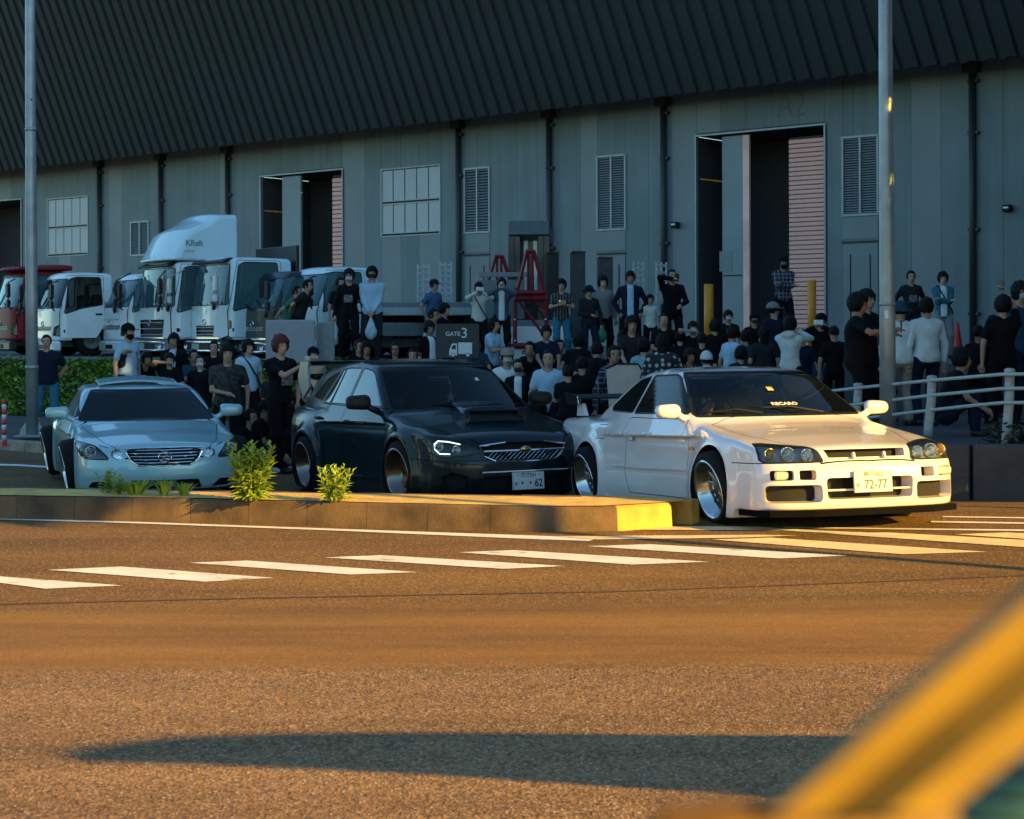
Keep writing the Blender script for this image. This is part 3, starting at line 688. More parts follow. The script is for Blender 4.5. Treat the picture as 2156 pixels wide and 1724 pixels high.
def wrx_details(c):
    plate(c, (.965, 0, .245), Matrix.Rotation(R(-3), 4, 'Y'), '倉敷331', 'す', '・・62')
    # bonnet scoop
    s = empty('bonnet_scoop'); s.parent = c
    def f(x, y, z):
        xx = (x + .05) / .34
        top = z - (.845 + .075 * sstep(.33, .22, x) - .02 * sstep(.2, -.3, x) + .0 - (y / .32) ** 4 * .05 - (x - .3) * .14)
        return smax(smax(top, np.abs(y) - .31 + .10 * sstep(.2, -.35, x), .035), smax(x - .30, -x - .26, .03), .02)
    V, Q = snet(f, (-.35, -.36, .70), (.36, .36, .97), .014, 1); S = Skin(V, Q)
    a = S.cut(rcorner(mir([(.265, .845), (.26, .885)]), .012), 'x', lambda C, N: N[0] > .3); w, b = a.pocket((-.10, 0, 0)); glob(w, b).obj('scoop_mouth', M_DARK, s); S.obj('scoop_shell', M_BLKPAINT, s)
    for k in (1, -1):
        mirror(c, (-.70, 1.01, .985), k, M_BLACK, (.15, .25, .16), True)
        for x, z in ((-1.42, .79), (-2.30, .82)):
            h = MB(); h.box((x, .857 * k, z), (.17, .03, .032), bev=.012); h.build('door_handle', M_BLACK, c)
        # C shaped light bar within the headlight
        l = MB(); y0 = .0
        l.tube([(.79, .60 * k, .592), (.745, .70 * k, .618), (.70, .785 * k, .628), (.665, .805 * k, .60), (.665, .80 * k, .55), (.70, .77 * k, .51), (.735, .68 * k, .505)], .0065, 6)
        l.build('light_bar', mat('led_white', (.8, .8, .8), .4, emit=(.9, .95, 1, .55)), c)
        e = MB(); e.tube([(.905, .20 * k, .60), (.86, .44 * k, .572), (.865, .40 * k, .478), (.90, .30 * k, .43), (.935, .0, .424)], .010, 6); e.build('grille_trim', M_CHROME, c)
        f_ = MB(); f_.prism([(.62, .10), (.86, .10), (.88, .125), (.60, .125)], .60 * k, .80 * k, 'y'); f_.build('bumper_lip', M_BLACK, c)
    b = MB(); b.box((.90, 0, .525), (.02, .84, .016), bev=.004); b.build('grille_bar', M_CHROME, c)
    b = MB()
    for i in range(17):
        for s_ in (-1, 1): b.tube([(.855, -.38 + i * .048, .44), (.855, -.38 + i * .048 + s_ * .09, .52)], .0035, 4)
    b.build('grille_mesh', M_CHROME, c)
    e = MB(); e.lathe([(.001, .012), (.05, .008), (.055, 0), (.05, -.01)], 24, basis((0, 1, 0), (0, 0, .55), (1, 0, 0), (.925, 0, .535))); e.build('star_emblem', mat('gold_emblem', (.55, .40, .15), .2, 1.0), c, True)
    b = MB(); b.box((.945, 0, .335), (.012, .92, .014), bev=.003); b.build('bumper_chrome_strip', M_CHROME, c)
    w = empty('rear_wing'); w.parent = c
    for k in (1, -1):
        b = MB(); b.prism([(-3.22, 1.15), (-3.44, 1.02), (-3.60, 1.27), (-3.50, 1.44), (-3.22, 1.44), (-3.26, 1.37)], .60 * k, .625 * k, 'y'); b.build('wing_end_plate', mat('silver_blue_wing', (.25, .33, .35), .25, .4, coat=.8), w)
    b = MB(); b.prism([(-3.20, 1.435), (-3.36, 1.45), (-3.54, 1.435), (-3.52, 1.395), (-3.36, 1.40), (-3.22, 1.41)], -.60, .60, 'y'); b.build('wing_blade', M_BLKPAINT, w)
    b = MB(); b.prism([(-3.10, 1.27), (-3.30, 1.30), (-3.42, 1.28), (-3.40, 1.255), (-3.2, 1.23)], -.56, .56, 'y'); b.build('roof_spoiler', M_BLACK, w)
    wipers(c, [((-.30, .30, .925), (-.42, -.26, .965))])
    b = MB(); b.box((-1.02, 0, 1.20), (.03, .24, .06), bev=.015); b.build('rear_view_mirror', M_CHROME, c)
    st = MB(); pts = []
    for i in range(10):
        a = math.pi / 2 + i * math.pi / 5; rr = .058 if i % 2 == 0 else .024; pts.append((.0 + rr * math.cos(a), 1.02 + rr * math.sin(a)))
    st.prism(pts, -.905, -.895, 'x', Matrix.Translation((.05 + .12, 0, 0))); st.tube([(-.75, 0, 1.17), (-.73, 0, 1.06)], .003, 4)
    st.build('hanging_star', mat('star_cream', (.9, .9, .7), .5, var=0), c)
    b = MB(); b.box((-.835, .33, 1.195), (.004, .06, .06), rot=(0, R(-60), 0)); b.build('inspection_sticker', mat('sticker_pale', (.6, .65, .6), .5, var=0), c)
wrx_details(c2)
LEX = dict(lift=.045, wb=2.85, nose=.885, hw=.91, zb=.80, zbot=.10, zside=.07, h=.018,
    hood=[(1.0, .40), (.88, .50), (.82, .555), (.72, .60), (.3, .68), (0, .72), (-.40, .79), (-1.0, .81), (-2.8, .83), (-3.1, .85), (-3.8, .86), (-3.95, .8)],
    front=[(.05, .80), (.14, .87), (.25, .90), (.36, .895), (.5, .87), (.6, .80), (.75, .6)],
    rear=[(.1, -3.80), (.3, -3.90), (.6, -3.92), (.85, -3.86), (1.0, -3.8)],
    plan=[(1.0, .80), (.6, .855), (0, .885), (-.6, .88), (-1.3, .88), (-2.2, .885), (-2.85, .895), (-3.3, .87), (-3.9, .80)],
    side=[(.05, -.03), (.15, .0), (.3, .01), (.5, .005), (.65, -.02), (.78, -.07), (.9, -.16)],
    roof=[(-.15, .68), (-.40, .785), (-1.15, 1.115), (-1.35, 1.155), (-1.8, 1.185), (-2.4, 1.16), (-2.8, 1.09), (-3.4, .87), (-3.6, .8)], roofs=.045,
    cab=[(-.15, .82), (-1.0, .83), (-2.0, .82), (-2.9, .74), (-3.5, .66)], xm=-1.8, wbow=.20, rcrown=.05, tum=.56, crown=.075, hbow=.08,
    bow=(.20, .26), rbow=(.10, .18), flare=.02, arch=.345, archz=.29, fender=.015, kf=.07, kt=.06,
    windows=[('windshield', 'x', rcorner(mir([(.765, .79), (.565, 1.105)]), .03), 'front', M_GLASSDARK, .012),
             ('rear_window', 'x', rcorner(mir([(.5, .90), (.42, 1.07)]), .04), 'back', M_GLASSDARK, .015),
             ('side_window', 'y', rcorner([(-.72, .825), (-1.25, 1.04), (-1.45, 1.08), (-1.72, 1.095), (-1.76, .845)], .03), None, M_GLASSDARK, .014),
             ('side_window', 'y', rcorner([(-1.82, .845), (-1.78, 1.095), (-2.2, 1.085), (-2.5, 1.03), (-2.80, .89)], .03), None, M_GLASSDARK, .014)],
    openings=[(rcorner(mir([(.27, .365), (.345, .42), (.405, .545), (.2, .556)]), .02), .06, .96, M_BLACK, M_DARK),
              (rcorner(mir([(.40, .12), (.36, .215)]), .02), .09, .93, M_BLACK, M_DARK),
              (rcorner([(.50, .125), (.78, .14), (.74, .20), (.60, .21)], .02), .07, .9, M_BLACK, M_DARK),
              (rcorner([(.435, .445), (.50, .435), (.555, .47), (.545, .525), (.50, .545), (.45, .54)], .02), .03, .95, M_ALLOYGREY, M_REFL)],
    lamp=rcorner([(.58, .44), (.60, .475), (.70, .575), (.86, .61), (.875, .575), (.84, .47), (.80, .445)], .02), lampm=mat('lamp_silver', (.10, .11, .12), .3, .5),
    bulbs=[(.745, .522, .052, M_REFL, 0.0)],
    panels=[('bonnet', 'z', [(.84, -.45), (.86, 0), (.84, .45), (.55, .60), (.1, .68), (-.35, .76), (-.42, .55), (-.50, 0), (-.42, -.55), (-.35, -.76), (.1, -.68), (.55, -.60)], 'top'),
            ('door', 'y', rcorner([(-.5, .2), (-.48, .74), (-.60, .80), (-1.76, .82), (-1.78, .2)], .04), None),
            ('door', 'y', rcorner([(-1.82, .2), (-1.80, .82), (-2.75, .84), (-2.5, .5), (-2.3, .2)], .04), None)],
    lines=[('xm', [(.58, .56), (.66, .585)], 'front')],
    track=(.985, 1.0), tw=.235, wr=.315, rimr=.25, camber=-11.0, steer=0, rim='five', rimm=M_ALLOYGREY, dish=.13, dash=-.6)
c3 = make_car('silver_sedan', 'lowered silver-blue luxury sedan in shade with raised sunroof, last of the three cars', LEX, 347, 17.7, 19.5, M_SILVER)
def lex_details(c):
    b = MB()
    for i in range(5):
        z = .395 + i * .034; hw_ = .30 + i * .026
        b.tube([(.80, -hw_, z), (.865, -hw_ * .5, z), (.885, 0, z), (.865, hw_ * .5, z), (.80, hw_, z)], .0065, 6)
    b.build('grille_bars', M_CHROME, c)
    b = MB(); pts = [(.20, .558), (.41, .548), (.40, .51), (.35, .42), (.27, .366), (0, .358)]
    fx = lambda y, z: .885 - (.20 * (y / .91) ** 2 + .26 * (y / .91) ** 8) - max(0, (z - .36)) * .12 + .005
    loop = [(0, .56)] + pts
    for k in (1, -1): b.tube([(fx(y, z), y * k, z) for y, z in loop], .009, 6)
    b.build('grille_frame', M_CHROME, c)
    e = MB(); e.lathe([(.062, 0), (.068, .006), (.074, 0), (.068, -.006)], 28, basis((0, 1, 0), (0, 0, .75), (1, 0, 0), (.897, 0, .46)), closed=True)
    e.tube([(.90, .03, .485), (.90, -.028, .448), (.90, .045, .440)], .005, 5); e.build('oval_emblem', M_CHROME, c)
    for k in (1, -1):
        m = mirror(c, (-.72, .99, .87), k, M_SILVER, (.155, .265, .16))
        b = MB(); b.tube([(.085, -.06 * k, -.045), (.075, .04 * k, -.05), (.03, .11 * k, -.04)], .009, 5); b.build('mirror_indicator', M_LAMPGLASS, m)
        for x in (-1.6, -2.55):
            h = MB(); h.box((x, .885 * k, .70), (.17, .03, .03), bev=.012); h.build('door_handle', M_SILVER, c)
    # sunroof, tilted up at its trailing edge
    def f(x, y, z):
        top = z - (1.225 - .045 * (y / .5) ** 2 - (x + 1.6) * .10)
        return smax(smax(np.abs(top) - .012, np.abs(y) - .47 , .02), np.abs(x + 1.60) - .22, .02)
    sobj('sunroof_panel', f, (-1.9, -.52, 1.12), (-1.3, .52, 1.3), .014, M_SILVER, c)
lex_details(c3)
# ------------------------------------------------------------------ ground, road, yard
def asphalt_mat():
    m, nt, p = _new('asphalt'); N, L = nt.nodes, nt.links
    tc = N.new('ShaderNodeTexCoord')
    def noise(sc, det, vec=None, rough=.5):
        n = N.new('ShaderNodeTexNoise'); n.inputs['Scale'].default_value = sc; n.inputs['Detail'].default_value = det; n.inputs['Roughness'].default_value = rough
        L.new(vec or tc.outputs['Object'], n.inputs['Vector']); return n.outputs[0]
    def mrange(x, a, b, c, d):
        n = N.new('ShaderNodeMapRange'); L.new(x, n.inputs[0])
        for i, q in enumerate((a, b, c, d)): n.inputs[i + 1].default_value = q
        return n.outputs[0]
    def mth(op, a, b):
        n = N.new('ShaderNodeMath'); n.operation = op
        for i, q in enumerate((a, b)):
            if isinstance(q, (int, float)): n.inputs[i].default_value = q
            else: L.new(q, n.inputs[i])
        return n.outputs[0]
    sx = N.new('ShaderNodeSeparateXYZ'); L.new(tc.outputs['Object'], sx.inputs[0])
    mp = N.new('ShaderNodeMapping'); mp.inputs['Scale'].default_value = (.22, 1.5, 1); mp.inputs['Rotation'].default_value = (0, 0, R(-3)); L.new(tc.outputs['Object'], mp.inputs[0])
    wob = noise(.5, 5, mp.outputs[0], .6)
    yy = mth('ADD', mth('ADD', sx.outputs['Y'], mth('MULTIPLY', sx.outputs['X'], -.05)), mth('MULTIPLY', mth('SUBTRACT', wob, .5), .5))
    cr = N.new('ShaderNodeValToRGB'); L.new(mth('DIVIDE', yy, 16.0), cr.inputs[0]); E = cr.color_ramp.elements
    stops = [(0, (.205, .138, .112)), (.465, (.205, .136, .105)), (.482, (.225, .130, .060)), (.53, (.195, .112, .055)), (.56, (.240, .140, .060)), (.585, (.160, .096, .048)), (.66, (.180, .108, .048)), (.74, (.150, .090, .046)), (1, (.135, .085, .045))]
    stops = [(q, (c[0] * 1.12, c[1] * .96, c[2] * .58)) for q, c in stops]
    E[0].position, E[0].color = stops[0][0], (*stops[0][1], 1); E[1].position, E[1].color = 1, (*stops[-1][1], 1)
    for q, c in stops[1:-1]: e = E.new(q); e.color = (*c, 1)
    # how coarse the surface is: worn smooth along the wheel path
    co = N.new('ShaderNodeValToRGB'); L.new(mth('DIVIDE', yy, 16.0), co.inputs[0]); E = co.color_ramp.elements
    E[0].position, E[0].color = .47, (1, 1, 1, 1); E[1].position, E[1].color = .60, (.85, .85, .85, 1)
    e = E.new(.482); e.color = (.30, .30, .30, 1); e = E.new(.57); e.color = (.28, .28, .28, 1)
    coarse = co.outputs[0]
    vo = N.new('ShaderNodeTexVoronoi'); vo.inputs['Scale'].default_value = 112; L.new(tc.outputs['Object'], vo.inputs['Vector'])
    v2 = N.new('ShaderNodeTexVoronoi'); v2.inputs['Scale'].default_value = 60; L.new(tc.outputs['Object'], v2.inputs['Vector'])
    sr = N.new('ShaderNodeSeparateColor'); L.new(vo.outputs['Color'], sr.inputs[0]); s2 = N.new('ShaderNodeSeparateColor'); L.new(v2.outputs['Color'], s2.inputs[0])
    sp = mth('ADD', mth('MULTIPLY', mth('POWER', sr.outputs[0], 1.8), 1.15), mth('MULTIPLY', s2.outputs[1], .55))       # 0 .. 1.7
    sp = mth('ADD', mth('MULTIPLY', mth('SUBTRACT', sp, .68), coarse), 1.0)
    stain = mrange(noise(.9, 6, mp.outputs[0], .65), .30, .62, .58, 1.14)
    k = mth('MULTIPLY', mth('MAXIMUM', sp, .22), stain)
    sc = N.new('ShaderNodeVectorMath'); sc.operation = 'SCALE'; L.new(cr.outputs[0], sc.inputs[0]); L.new(k, sc.inputs['Scale'])
    st = mrange(sr.outputs[1], .965, .98, 0, .8); mx = N.new('ShaderNodeMix'); mx.data_type = 'RGBA'; mx.inputs['B'].default_value = (.50, .44, .36, 1)
    L.new(mth('MULTIPLY', st, coarse), mx.inputs['Factor']); L.new(sc.outputs[0], mx.inputs['A']); L.new(mx.outputs['Result'], p.inputs['Base Color'])
    bp = N.new('ShaderNodeBump'); bp.inputs['Distance'].default_value = .0035; bp.inputs['Strength'].default_value = .9
    L.new(mth('MULTIPLY', mth('ADD', vo.outputs['Distance'], mth('MULTIPLY', noise(160, 3), .6)), coarse), bp.inputs['Height']); L.new(bp.outputs[0], p.inputs['Normal'])
    p.inputs['Roughness'].default_value = .85; p.inputs['Specular IOR Level'].default_value = .25
    return m
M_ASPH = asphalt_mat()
M_CONC = mat('concrete', (.30, .26, .20), .85, var=.35, scale=3.5, bump=.5, bscale=45)
M_KERB_SUN = mat('yellow_painted_kerb', (.52, .27, .04), .7, var=.35, scale=4, bump=.25, bscale=50)  # end stones: low sun on the island nose put into a yellower colour
M_KERB_SHADE = mat('weathered_kerb_concrete', (.10, .058, .026), .85, var=.55, scale=3.5, bump=.22, bscale=60)  # mottled concrete, its colour darkened for the shade on the long face
M_DKCONC = mat('dark_concrete', (.055, .055, .055), .85, var=.3, scale=3, bump=.4, bscale=40)
M_YARD = mat('yard_paving', (.12, .12, .12), .9, var=.25, scale=1.2, bump=.3)
M_WALK = mat('footway_asphalt', (.06, .06, .062), .9, var=.3, scale=1.5, bump=.5, bscale=80)
def sheet(name, xs, ys, zf, m, kind='structure'):
    vs = [(x, y, zf(x, y)) for y in ys for x in xs]; n = len(xs)
    fs = [(j * n + i, j * n + i + 1, (j + 1) * n + i + 1, (j + 1) * n + i) for j in range(len(ys) - 1) for i in range(n - 1)]
    o = mobj(name, vs, fs, m, None, True); tag(o, kind=kind); return o
sheet('ground', [-900, 900], [-900, 1500], lambda x, y: -.42, mat('far_ground', (.10, .09, .07), .95))
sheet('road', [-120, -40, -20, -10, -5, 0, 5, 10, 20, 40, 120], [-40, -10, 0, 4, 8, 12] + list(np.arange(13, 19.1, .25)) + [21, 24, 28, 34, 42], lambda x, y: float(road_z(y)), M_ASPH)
# far footway behind the kerb, bank and yard
def strip(name, xs, ya, yb, za, zb, m):
    vs = []
    for x in xs: vs += [(x, ya(x), za(x)), (x, yb(x), zb(x))]
    fs = [(2 * i, 2 * i + 2, 2 * i + 3, 2 * i + 1) for i in range(len(xs) - 1)]
    return tag(mobj(name, vs, fs, m, None, False), kind='structure')
XL = list(np.arange(-30, 2.01, 1.0)); XR = list(np.arange(2.0, 24.01, 1.0))
strip('pavement', XL, lambda x: kerb_y(x) + .16, lambda x: yard_y(x) - 2.4, lambda x: WALK_Z, lambda x: WALK_Z, M_WALK)
strip('terrace', XR, lambda x: kerb_y(x) + .2, lambda x: yard_y(x) - 2.4, lambda x: TERR_Z, lambda x: TERR_Z, M_WALK)
strip('bank_left', XL, lambda x: yard_y(x) - 2.4, lambda x: yard_y(x), lambda x: WALK_Z, lambda x: YARD_Z, mat('soil', (.045, .04, .03), .95, bump=.8, bscale=12))
strip('bank_right', XR, lambda x: yard_y(x) - 2.4, lambda x: yard_y(x), lambda x: TERR_Z, lambda x: YARD_Z, MATS['soil'])
strip('yard', list(np.arange(-120, 60, 10.0)), lambda x: yard_y(x), lambda x: 140, lambda x: YARD_Z, lambda x: YARD_Z, M_YARD)
# kerb stones along the far side
def along(pts, step):
    out = []; carry = 0
    for a, b in zip(pts[:-1], pts[1:]):
        a, b = Vector(a), Vector(b); L_ = (b - a).length; t = carry
        while t < L_: out.append((a.lerp(b, t / L_), math.atan2((b - a).y, (b - a).x))); t += step
        carry = t - L_
    return out
kpts = [(x, kerb_y(x)) for x in np.arange(-16, 2.0, .5)]
kb = empty('kerb', (kpts[0][0], kpts[0][1], -.3)); tag(kb, kind='structure')
first = None
for p_, a_ in along(kpts, .62):
    if first is None: first = MB().box((0, 0, 0), (.60, .18, .20), bev=.015).build('kerb_stone', M_CONC); o = first
    else: o = link_copy(first)
    o.parent = kb; o.location = (p_.x - kb.location.x, p_.y + .08 - kb.location.y, .055 + random.uniform(-.004, .004)); o.rotation_euler = (0, 0, a_ + random.uniform(-.01, .01))
# retaining wall on the right, in cast panels
rw = empty('retaining_wall', (2.2, kerb_y(2.2), -.3), 0, 'low dark concrete retaining wall behind the white coupe, under the pipe railing', 'wall')
for p_, a_ in along([(x, kerb_y(x)) for x in np.arange(2.2, 14.1, .4)], 1.5):
    o = MB().box((0, 0, 0), (1.485, .26, .62), bev=.012).build('wall_panel', M_DKCONC); o.parent = rw
    o.location = (p_.x + .7 * math.cos(a_) - 2.2, p_.y + .7 * math.sin(a_) + .05 - kerb_y(2.2), .31); o.rotation_euler = (0, 0, a_)
# painted lines
M_PAINT = mat('road_paint', (.80, .76, .70), .65, var=.10, scale=6, bump=.35, bscale=70)
def worn_paint():
    m = mat('worn_road_paint', (.80, .75, .68), .65, var=.14, scale=4, bump=.35, bscale=70); nt = m.node_tree; N, L = nt.nodes, nt.links
    tc = N.new('ShaderNodeTexCoord'); a = N.new('ShaderNodeTexNoise'); a.inputs['Scale'].default_value = 2.2; a.inputs['Detail'].default_value = 10; a.inputs['Roughness'].default_value = .72
    mp = N.new('ShaderNodeMapping'); mp.inputs['Scale'].default_value = (.6, 1.4, 1); L.new(tc.outputs['Object'], mp.inputs[0]); L.new(mp.outputs[0], a.inputs['Vector'])
    mr = N.new('ShaderNodeMapRange'); mr.inputs[1].default_value = .35; mr.inputs[2].default_value = .42; L.new(a.outputs[0], mr.inputs[0]); L.new(mr.outputs[0], N['Principled BSDF'].inputs['Alpha']); return m
M_WORN = worn_paint()
def mark(name, uv, zoff=.005, m=None, mode='uv', nn=1):
    """a flat marking whose corners are given as picture points on the road"""
    pts = []
    for u, v in uv:
        if mode == 'uv':
            D = 10.0
            for _ in range(30):
                q = W(u, v, 1.0); k = (CAMH - q.z); D = (CAMH - float(road_z(D))) / k
            w = W(u, v, D); pts.append((w.x, w.y))
        else: pts.append((u, v))
    return pts
def marking(name, polys, m, z=.005):
    vs, fs = [], []
    for pl in polys:
        b = len(vs); vs += [(x, y, float(road_z(y)) + z) for x, y in pl]; fs.append(tuple(range(b, b + len(pl))))
    return tag(mobj(name, vs, fs, m), kind='structure')
ZB = [  # zebra bars: corners far-left, far-right, near-right, near-left
    [(-170, 1206), (0, 1215), (257, 1234), (95, 1241)], [(100, 1201), (255, 1194), (578, 1218), (430, 1226)],
    [(398, 1186), (520, 1181.5), (880, 1206), (738, 1211)], [(683, 1175), (800, 1170), (1190, 1193), (1060, 1199)],
    [(965, 1164), (1080, 1159.5), (1493, 1184), (1330, 1190)], [(1235, 1151), (1370, 1147), (1785, 1171), (1640, 1177)],
    [(1500, 1137), (1620, 1133), (2078, 1163), (1900, 1168)], [(1740, 1124), (1870, 1122), (2300, 1146), (2170, 1154)], [(2010, 1126), (2120, 1122), (2500, 1140), (2330, 1147)]]
M_GOLDP = mat('yellowed_road_paint', (.80, .60, .30), .65, var=.16, scale=5, bump=.35, bscale=70)  # warmer, yellower tone for the right-hand bars and stop line
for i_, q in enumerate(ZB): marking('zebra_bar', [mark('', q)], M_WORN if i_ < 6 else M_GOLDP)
marking('edge_line', [mark('', [(-200, 1086), (300, 1100), (700, 1114), (1160, 1130), (1250, 1137), (1240, 1140), (1120, 1136), (690, 1117.5), (290, 1103), (-200, 1089)])], M_PAINT)
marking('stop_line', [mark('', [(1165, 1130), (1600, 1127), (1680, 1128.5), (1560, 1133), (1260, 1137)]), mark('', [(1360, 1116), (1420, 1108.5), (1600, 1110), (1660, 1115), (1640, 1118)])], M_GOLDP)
marking('hatch_lines', [mark('', [(1620, 1112), (1720, 1118), (1900, 1126), (1885, 1128.5), (1690, 1121), (1600, 1114)]), mark('', [(1650, 1110.5), (2400, 1119), (2400, 1122.5), (1650, 1113)]),
    mark('', [(1985, 1088), (2500, 1095), (2500, 1098), (1985, 1090)]), mark('', [(1960, 1098), (2500, 1107), (2500, 1110), (1960, 1101)])], M_PAINT, .006)
marking('far_lane_line', [mark('', [(-60, 976), (40, 978), (125, 983.5), (230, 992), (230, 995), (125, 987), (40, 981.5), (-60, 979)])], M_PAINT)
# seams in the road surface
M_SEAM = mat('tar_seam', (.085, .052, .026), .8, bump=.4)
for s_, w_ in (([(-200, 1276), (0, 1272), (400, 1262), (900, 1252), (1300, 1245), (1800, 1226), (2300, 1205)], 2.0),):
    top = [(u, v + random.uniform(-.4, .4)) for u, v in s_]; marking('tar_seam', [mark('', top + [(u, v + w_) for u, v in s_[::-1]])], M_SEAM, .004)
# ------------------------------------------------------------------ traffic island
isl = empty('traffic_island', (0, 13.3, 0)); tag(isl, kind='structure')
ISF = [(-9.0, 14.5), (-6.5, 14.05), (-4.2, 13.66), (-2.5, 13.36), (-1.0, 12.96), (.0, 12.72), (.37, 12.66), (.72, 12.67), (1.10, 12.85), (1.40, 13.04), (1.50, 13.2)]
ISB = [(1.50, 13.30), (1.38, 13.44), (1.0, 13.52), (.3, 13.62), (-1, 13.86), (-2.6, 14.15), (-4.5, 14.55), (-6.5, 15.0), (-9.0, 15.6)]
def isl_face(pts, name):
    seg = along([p for p in pts], .5)
    for i in range(len(seg) - 1):
        a, b = seg[i][0], seg[i + 1][0]; d = (b - a); L_ = d.length - .004; t = d.normalized(); n = Vector((t.y, -t.x)); h = .19; tl = .022
        c0, c1 = a + t * .002, a + t * (.002 + L_)
        z0 = float(road_z(a.y)) - .05; j = random.uniform(-.003, .003)
        out0, out1, in0, in1 = c0, c1, c0 - n * .20, c1 - n * .20
        u0, u1 = out0 - n * tl, out1 - n * tl; w0, w1 = u0 - n * .018, u1 - n * .018
        vs = [(*out0, z0), (*out1, z0), (*u1, h - .018 + j), (*u0, h - .018 + j), (*w1, h + j), (*w0, h + j), (*in1, h + j), (*in0, h + j), (*in1, z0), (*in0, z0)]
        fs = [(0, 1, 2, 3), (3, 2, 4, 5), (5, 4, 6, 7), (7, 6, 8, 9), (0, 3, 5, 7, 9), (1, 8, 6, 4, 2)]
        o = mobj(name, [(x, y - 13.3, z) for x, y, z in vs], fs, M_KERB_SUN if a.x > .60 else M_KERB_SHADE, isl)
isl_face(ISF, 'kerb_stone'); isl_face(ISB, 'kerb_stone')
def ins(pts, d):
    out = []
    for i, p in enumerate(pts):
        a = Vector(pts[max(i - 1, 0)]); b = Vector(pts[min(i + 1, len(pts) - 1)]); t = (b - a).normalized(); out.append(Vector(p) - Vector((t.y, -t.x)) * d)
    return out
fa = ins(ISF, .05)
bk = ins(ISB, .20)
top = [(p.x, p.y - 13.3, .196) for p in fa[:-1]] + [(p.x, p.y - 13.3, .196) for p in bk[1:]]
mobj('island_top', top, [tuple(range(len(top)))], mat('island_concrete', (.68, .42, .11), .85, var=.3, scale=4, bump=.5, bscale=60), isl)  # top colour lightened to carry the sun it catches
# ------------------------------------------------------------------ weeds
M_LEAF = mat('weed_leaf', (.26, .36, .035), .5, var=.3, scale=9, spec=.4); M_STEM = mat('weed_stem', (.12, .15, .03), .6)
def leaf_mat(name, c):
    m = mat(name, c, .5, var=.4, scale=5); return m
def weed(u, v, D, h, n_stems, leaves, name, label, llen=.075, spread=.10, grass=False):
    p = W(u, v, D); p.z = .196; root = empty(name, p, 0, label, 'plant', 'weeds growing on the traffic island')
    st, lf = MB(), MB()
    for s in range(n_stems):
        a = random.uniform(0, 6.28); r = random.uniform(.1, 1) * spread; hh = h * random.uniform(.72, 1)
        if grass:
            q = Vector((math.cos(a) * r * .3, math.sin(a) * r * .3, 0)); e = Vector((math.cos(a) * r * 1.7, math.sin(a) * r * 1.2, hh)); w = random.uniform(.004, .009); sd = Vector((-math.sin(a), math.cos(a), 0)) * w
            m1 = q.lerp(e, .55) + Vector((0, 0, hh * .22)); lf.add([q - sd, q + sd, m1 + sd, m1 - sd, e], [(0, 1, 2, 3), (3, 2, 4)]); continue
        b = Vector((math.cos(a) * r * .35, math.sin(a) * r * .3, 0)); e = Vector((math.cos(a) * r, math.sin(a) * r * .8, hh)); mid = b.lerp(e, .5) + Vector((random.uniform(-.01, .01), 0, 0))
        st.tube([b, mid, e], [.005, .004, .002], 5)
        for k in range(leaves):
            t = (k + 1) / leaves; c = b.lerp(mid, t * 2) if t < .5 else mid.lerp(e, t * 2 - 1)
            an = k * 2.4 + s; up_ = .15 + .75 * t; L_ = llen * (1.05 - .45 * t) * random.uniform(.75, 1.2)
            d = Vector((math.cos(an) * (1 - up_ * .5), math.sin(an) * (1 - up_ * .5), up_ * .8 - .05)).normalized(); sd = d.cross(Vector((0, 0, 1))).normalized() * L_ * .19; nn = sd.cross(d).normalized() * L_ * .1
            m1 = c + d * L_ * .45 + nn; e1 = c + d * L_ - Vector((0, 0, L_ * .18))
            lf.add([c, m1 - sd, e1, m1 + sd, m1 - nn * 1.2], [(0, 1, 4), (1, 2, 4), (2, 3, 4), (3, 0, 4)])
    if st.v: st.build('stem', M_STEM, root, fixn=False)
    lf.build('leaves', M_LEAF, root, fixn=False); return root
weed(528, 1047, 13.2, .45, 34, 17, 'tall_weed', 'tallest leafy weed on the island, in front of the silver sedan', .125, .20)
weed(706, 1049, 13.1, .27, 20, 11, 'leafy_weed', 'small leafy weed on the island before the black hatchback rear door', .11, .15)
weed(226, 1036, 13.9, .17, 9, 8, 'low_weed', 'low pale weed at left end of the row, under the sedan headlight', .09, .13)
weed(250, 1040, 13.75, .14, 7, 7, 'low_weed', 'tiny weed just right of the leftmost low weed on the island', .085, .08)
weed(287, 1042, 13.7, .13, 110, 0, 'grass_tuft', 'spiky grass tuft on the island, leftmost of three tufts', .1, .15, True)
weed(345, 1043, 13.6, .14, 90, 0, 'grass_tuft', 'grass tuft on the island left of the tallest weed', .1, .08, True)
weed(388, 1043, 13.6, .12, 50, 0, 'grass_tuft', 'sparse long-bladed grass tuft nearest the tallest weed', .1, .09, True)
# hedge of ground cover on the bank
def cover(name, x0, x1, n, m, kind, ys=(2.5, -.35), hgt=.24, lab=None):
    P0 = []; rr = np.random.default_rng(3); b = MB(); vs = []; fs = []
    for i in range(n):
        x = rr.uniform(x0, x1); t = rr.uniform(0, 1); y = yard_y(x) - ys[0] * (1 - t) - ys[1] * t; bump_ = .5 + .5 * math.sin(x * 2.1 + math.sin(y * 3)) * math.cos(y * 1.7 + x)
        z = ground_z(x, min(y, yard_y(x) + .3)) + rr.uniform(0, hgt) * (.6 + .7 * bump_); s = rr.uniform(.05, .11)
        a, e = rr.uniform(0, 6.28), rr.uniform(-.9, .9); d = Vector((math.cos(a) * math.cos(e), math.sin(a) * math.cos(e), math.sin(e))); w = d.cross(Vector((.3, .2, 1))).normalized() * s * .42; c = Vector((x, y, z)); k = len(vs)
        vs += [c, c + d * s * .5 - w, c + d * s, c + d * s * .5 + w]; fs.append((k, k + 1, k + 2, k + 3))
    return tag(mobj(name, vs, fs, m), kind=kind)
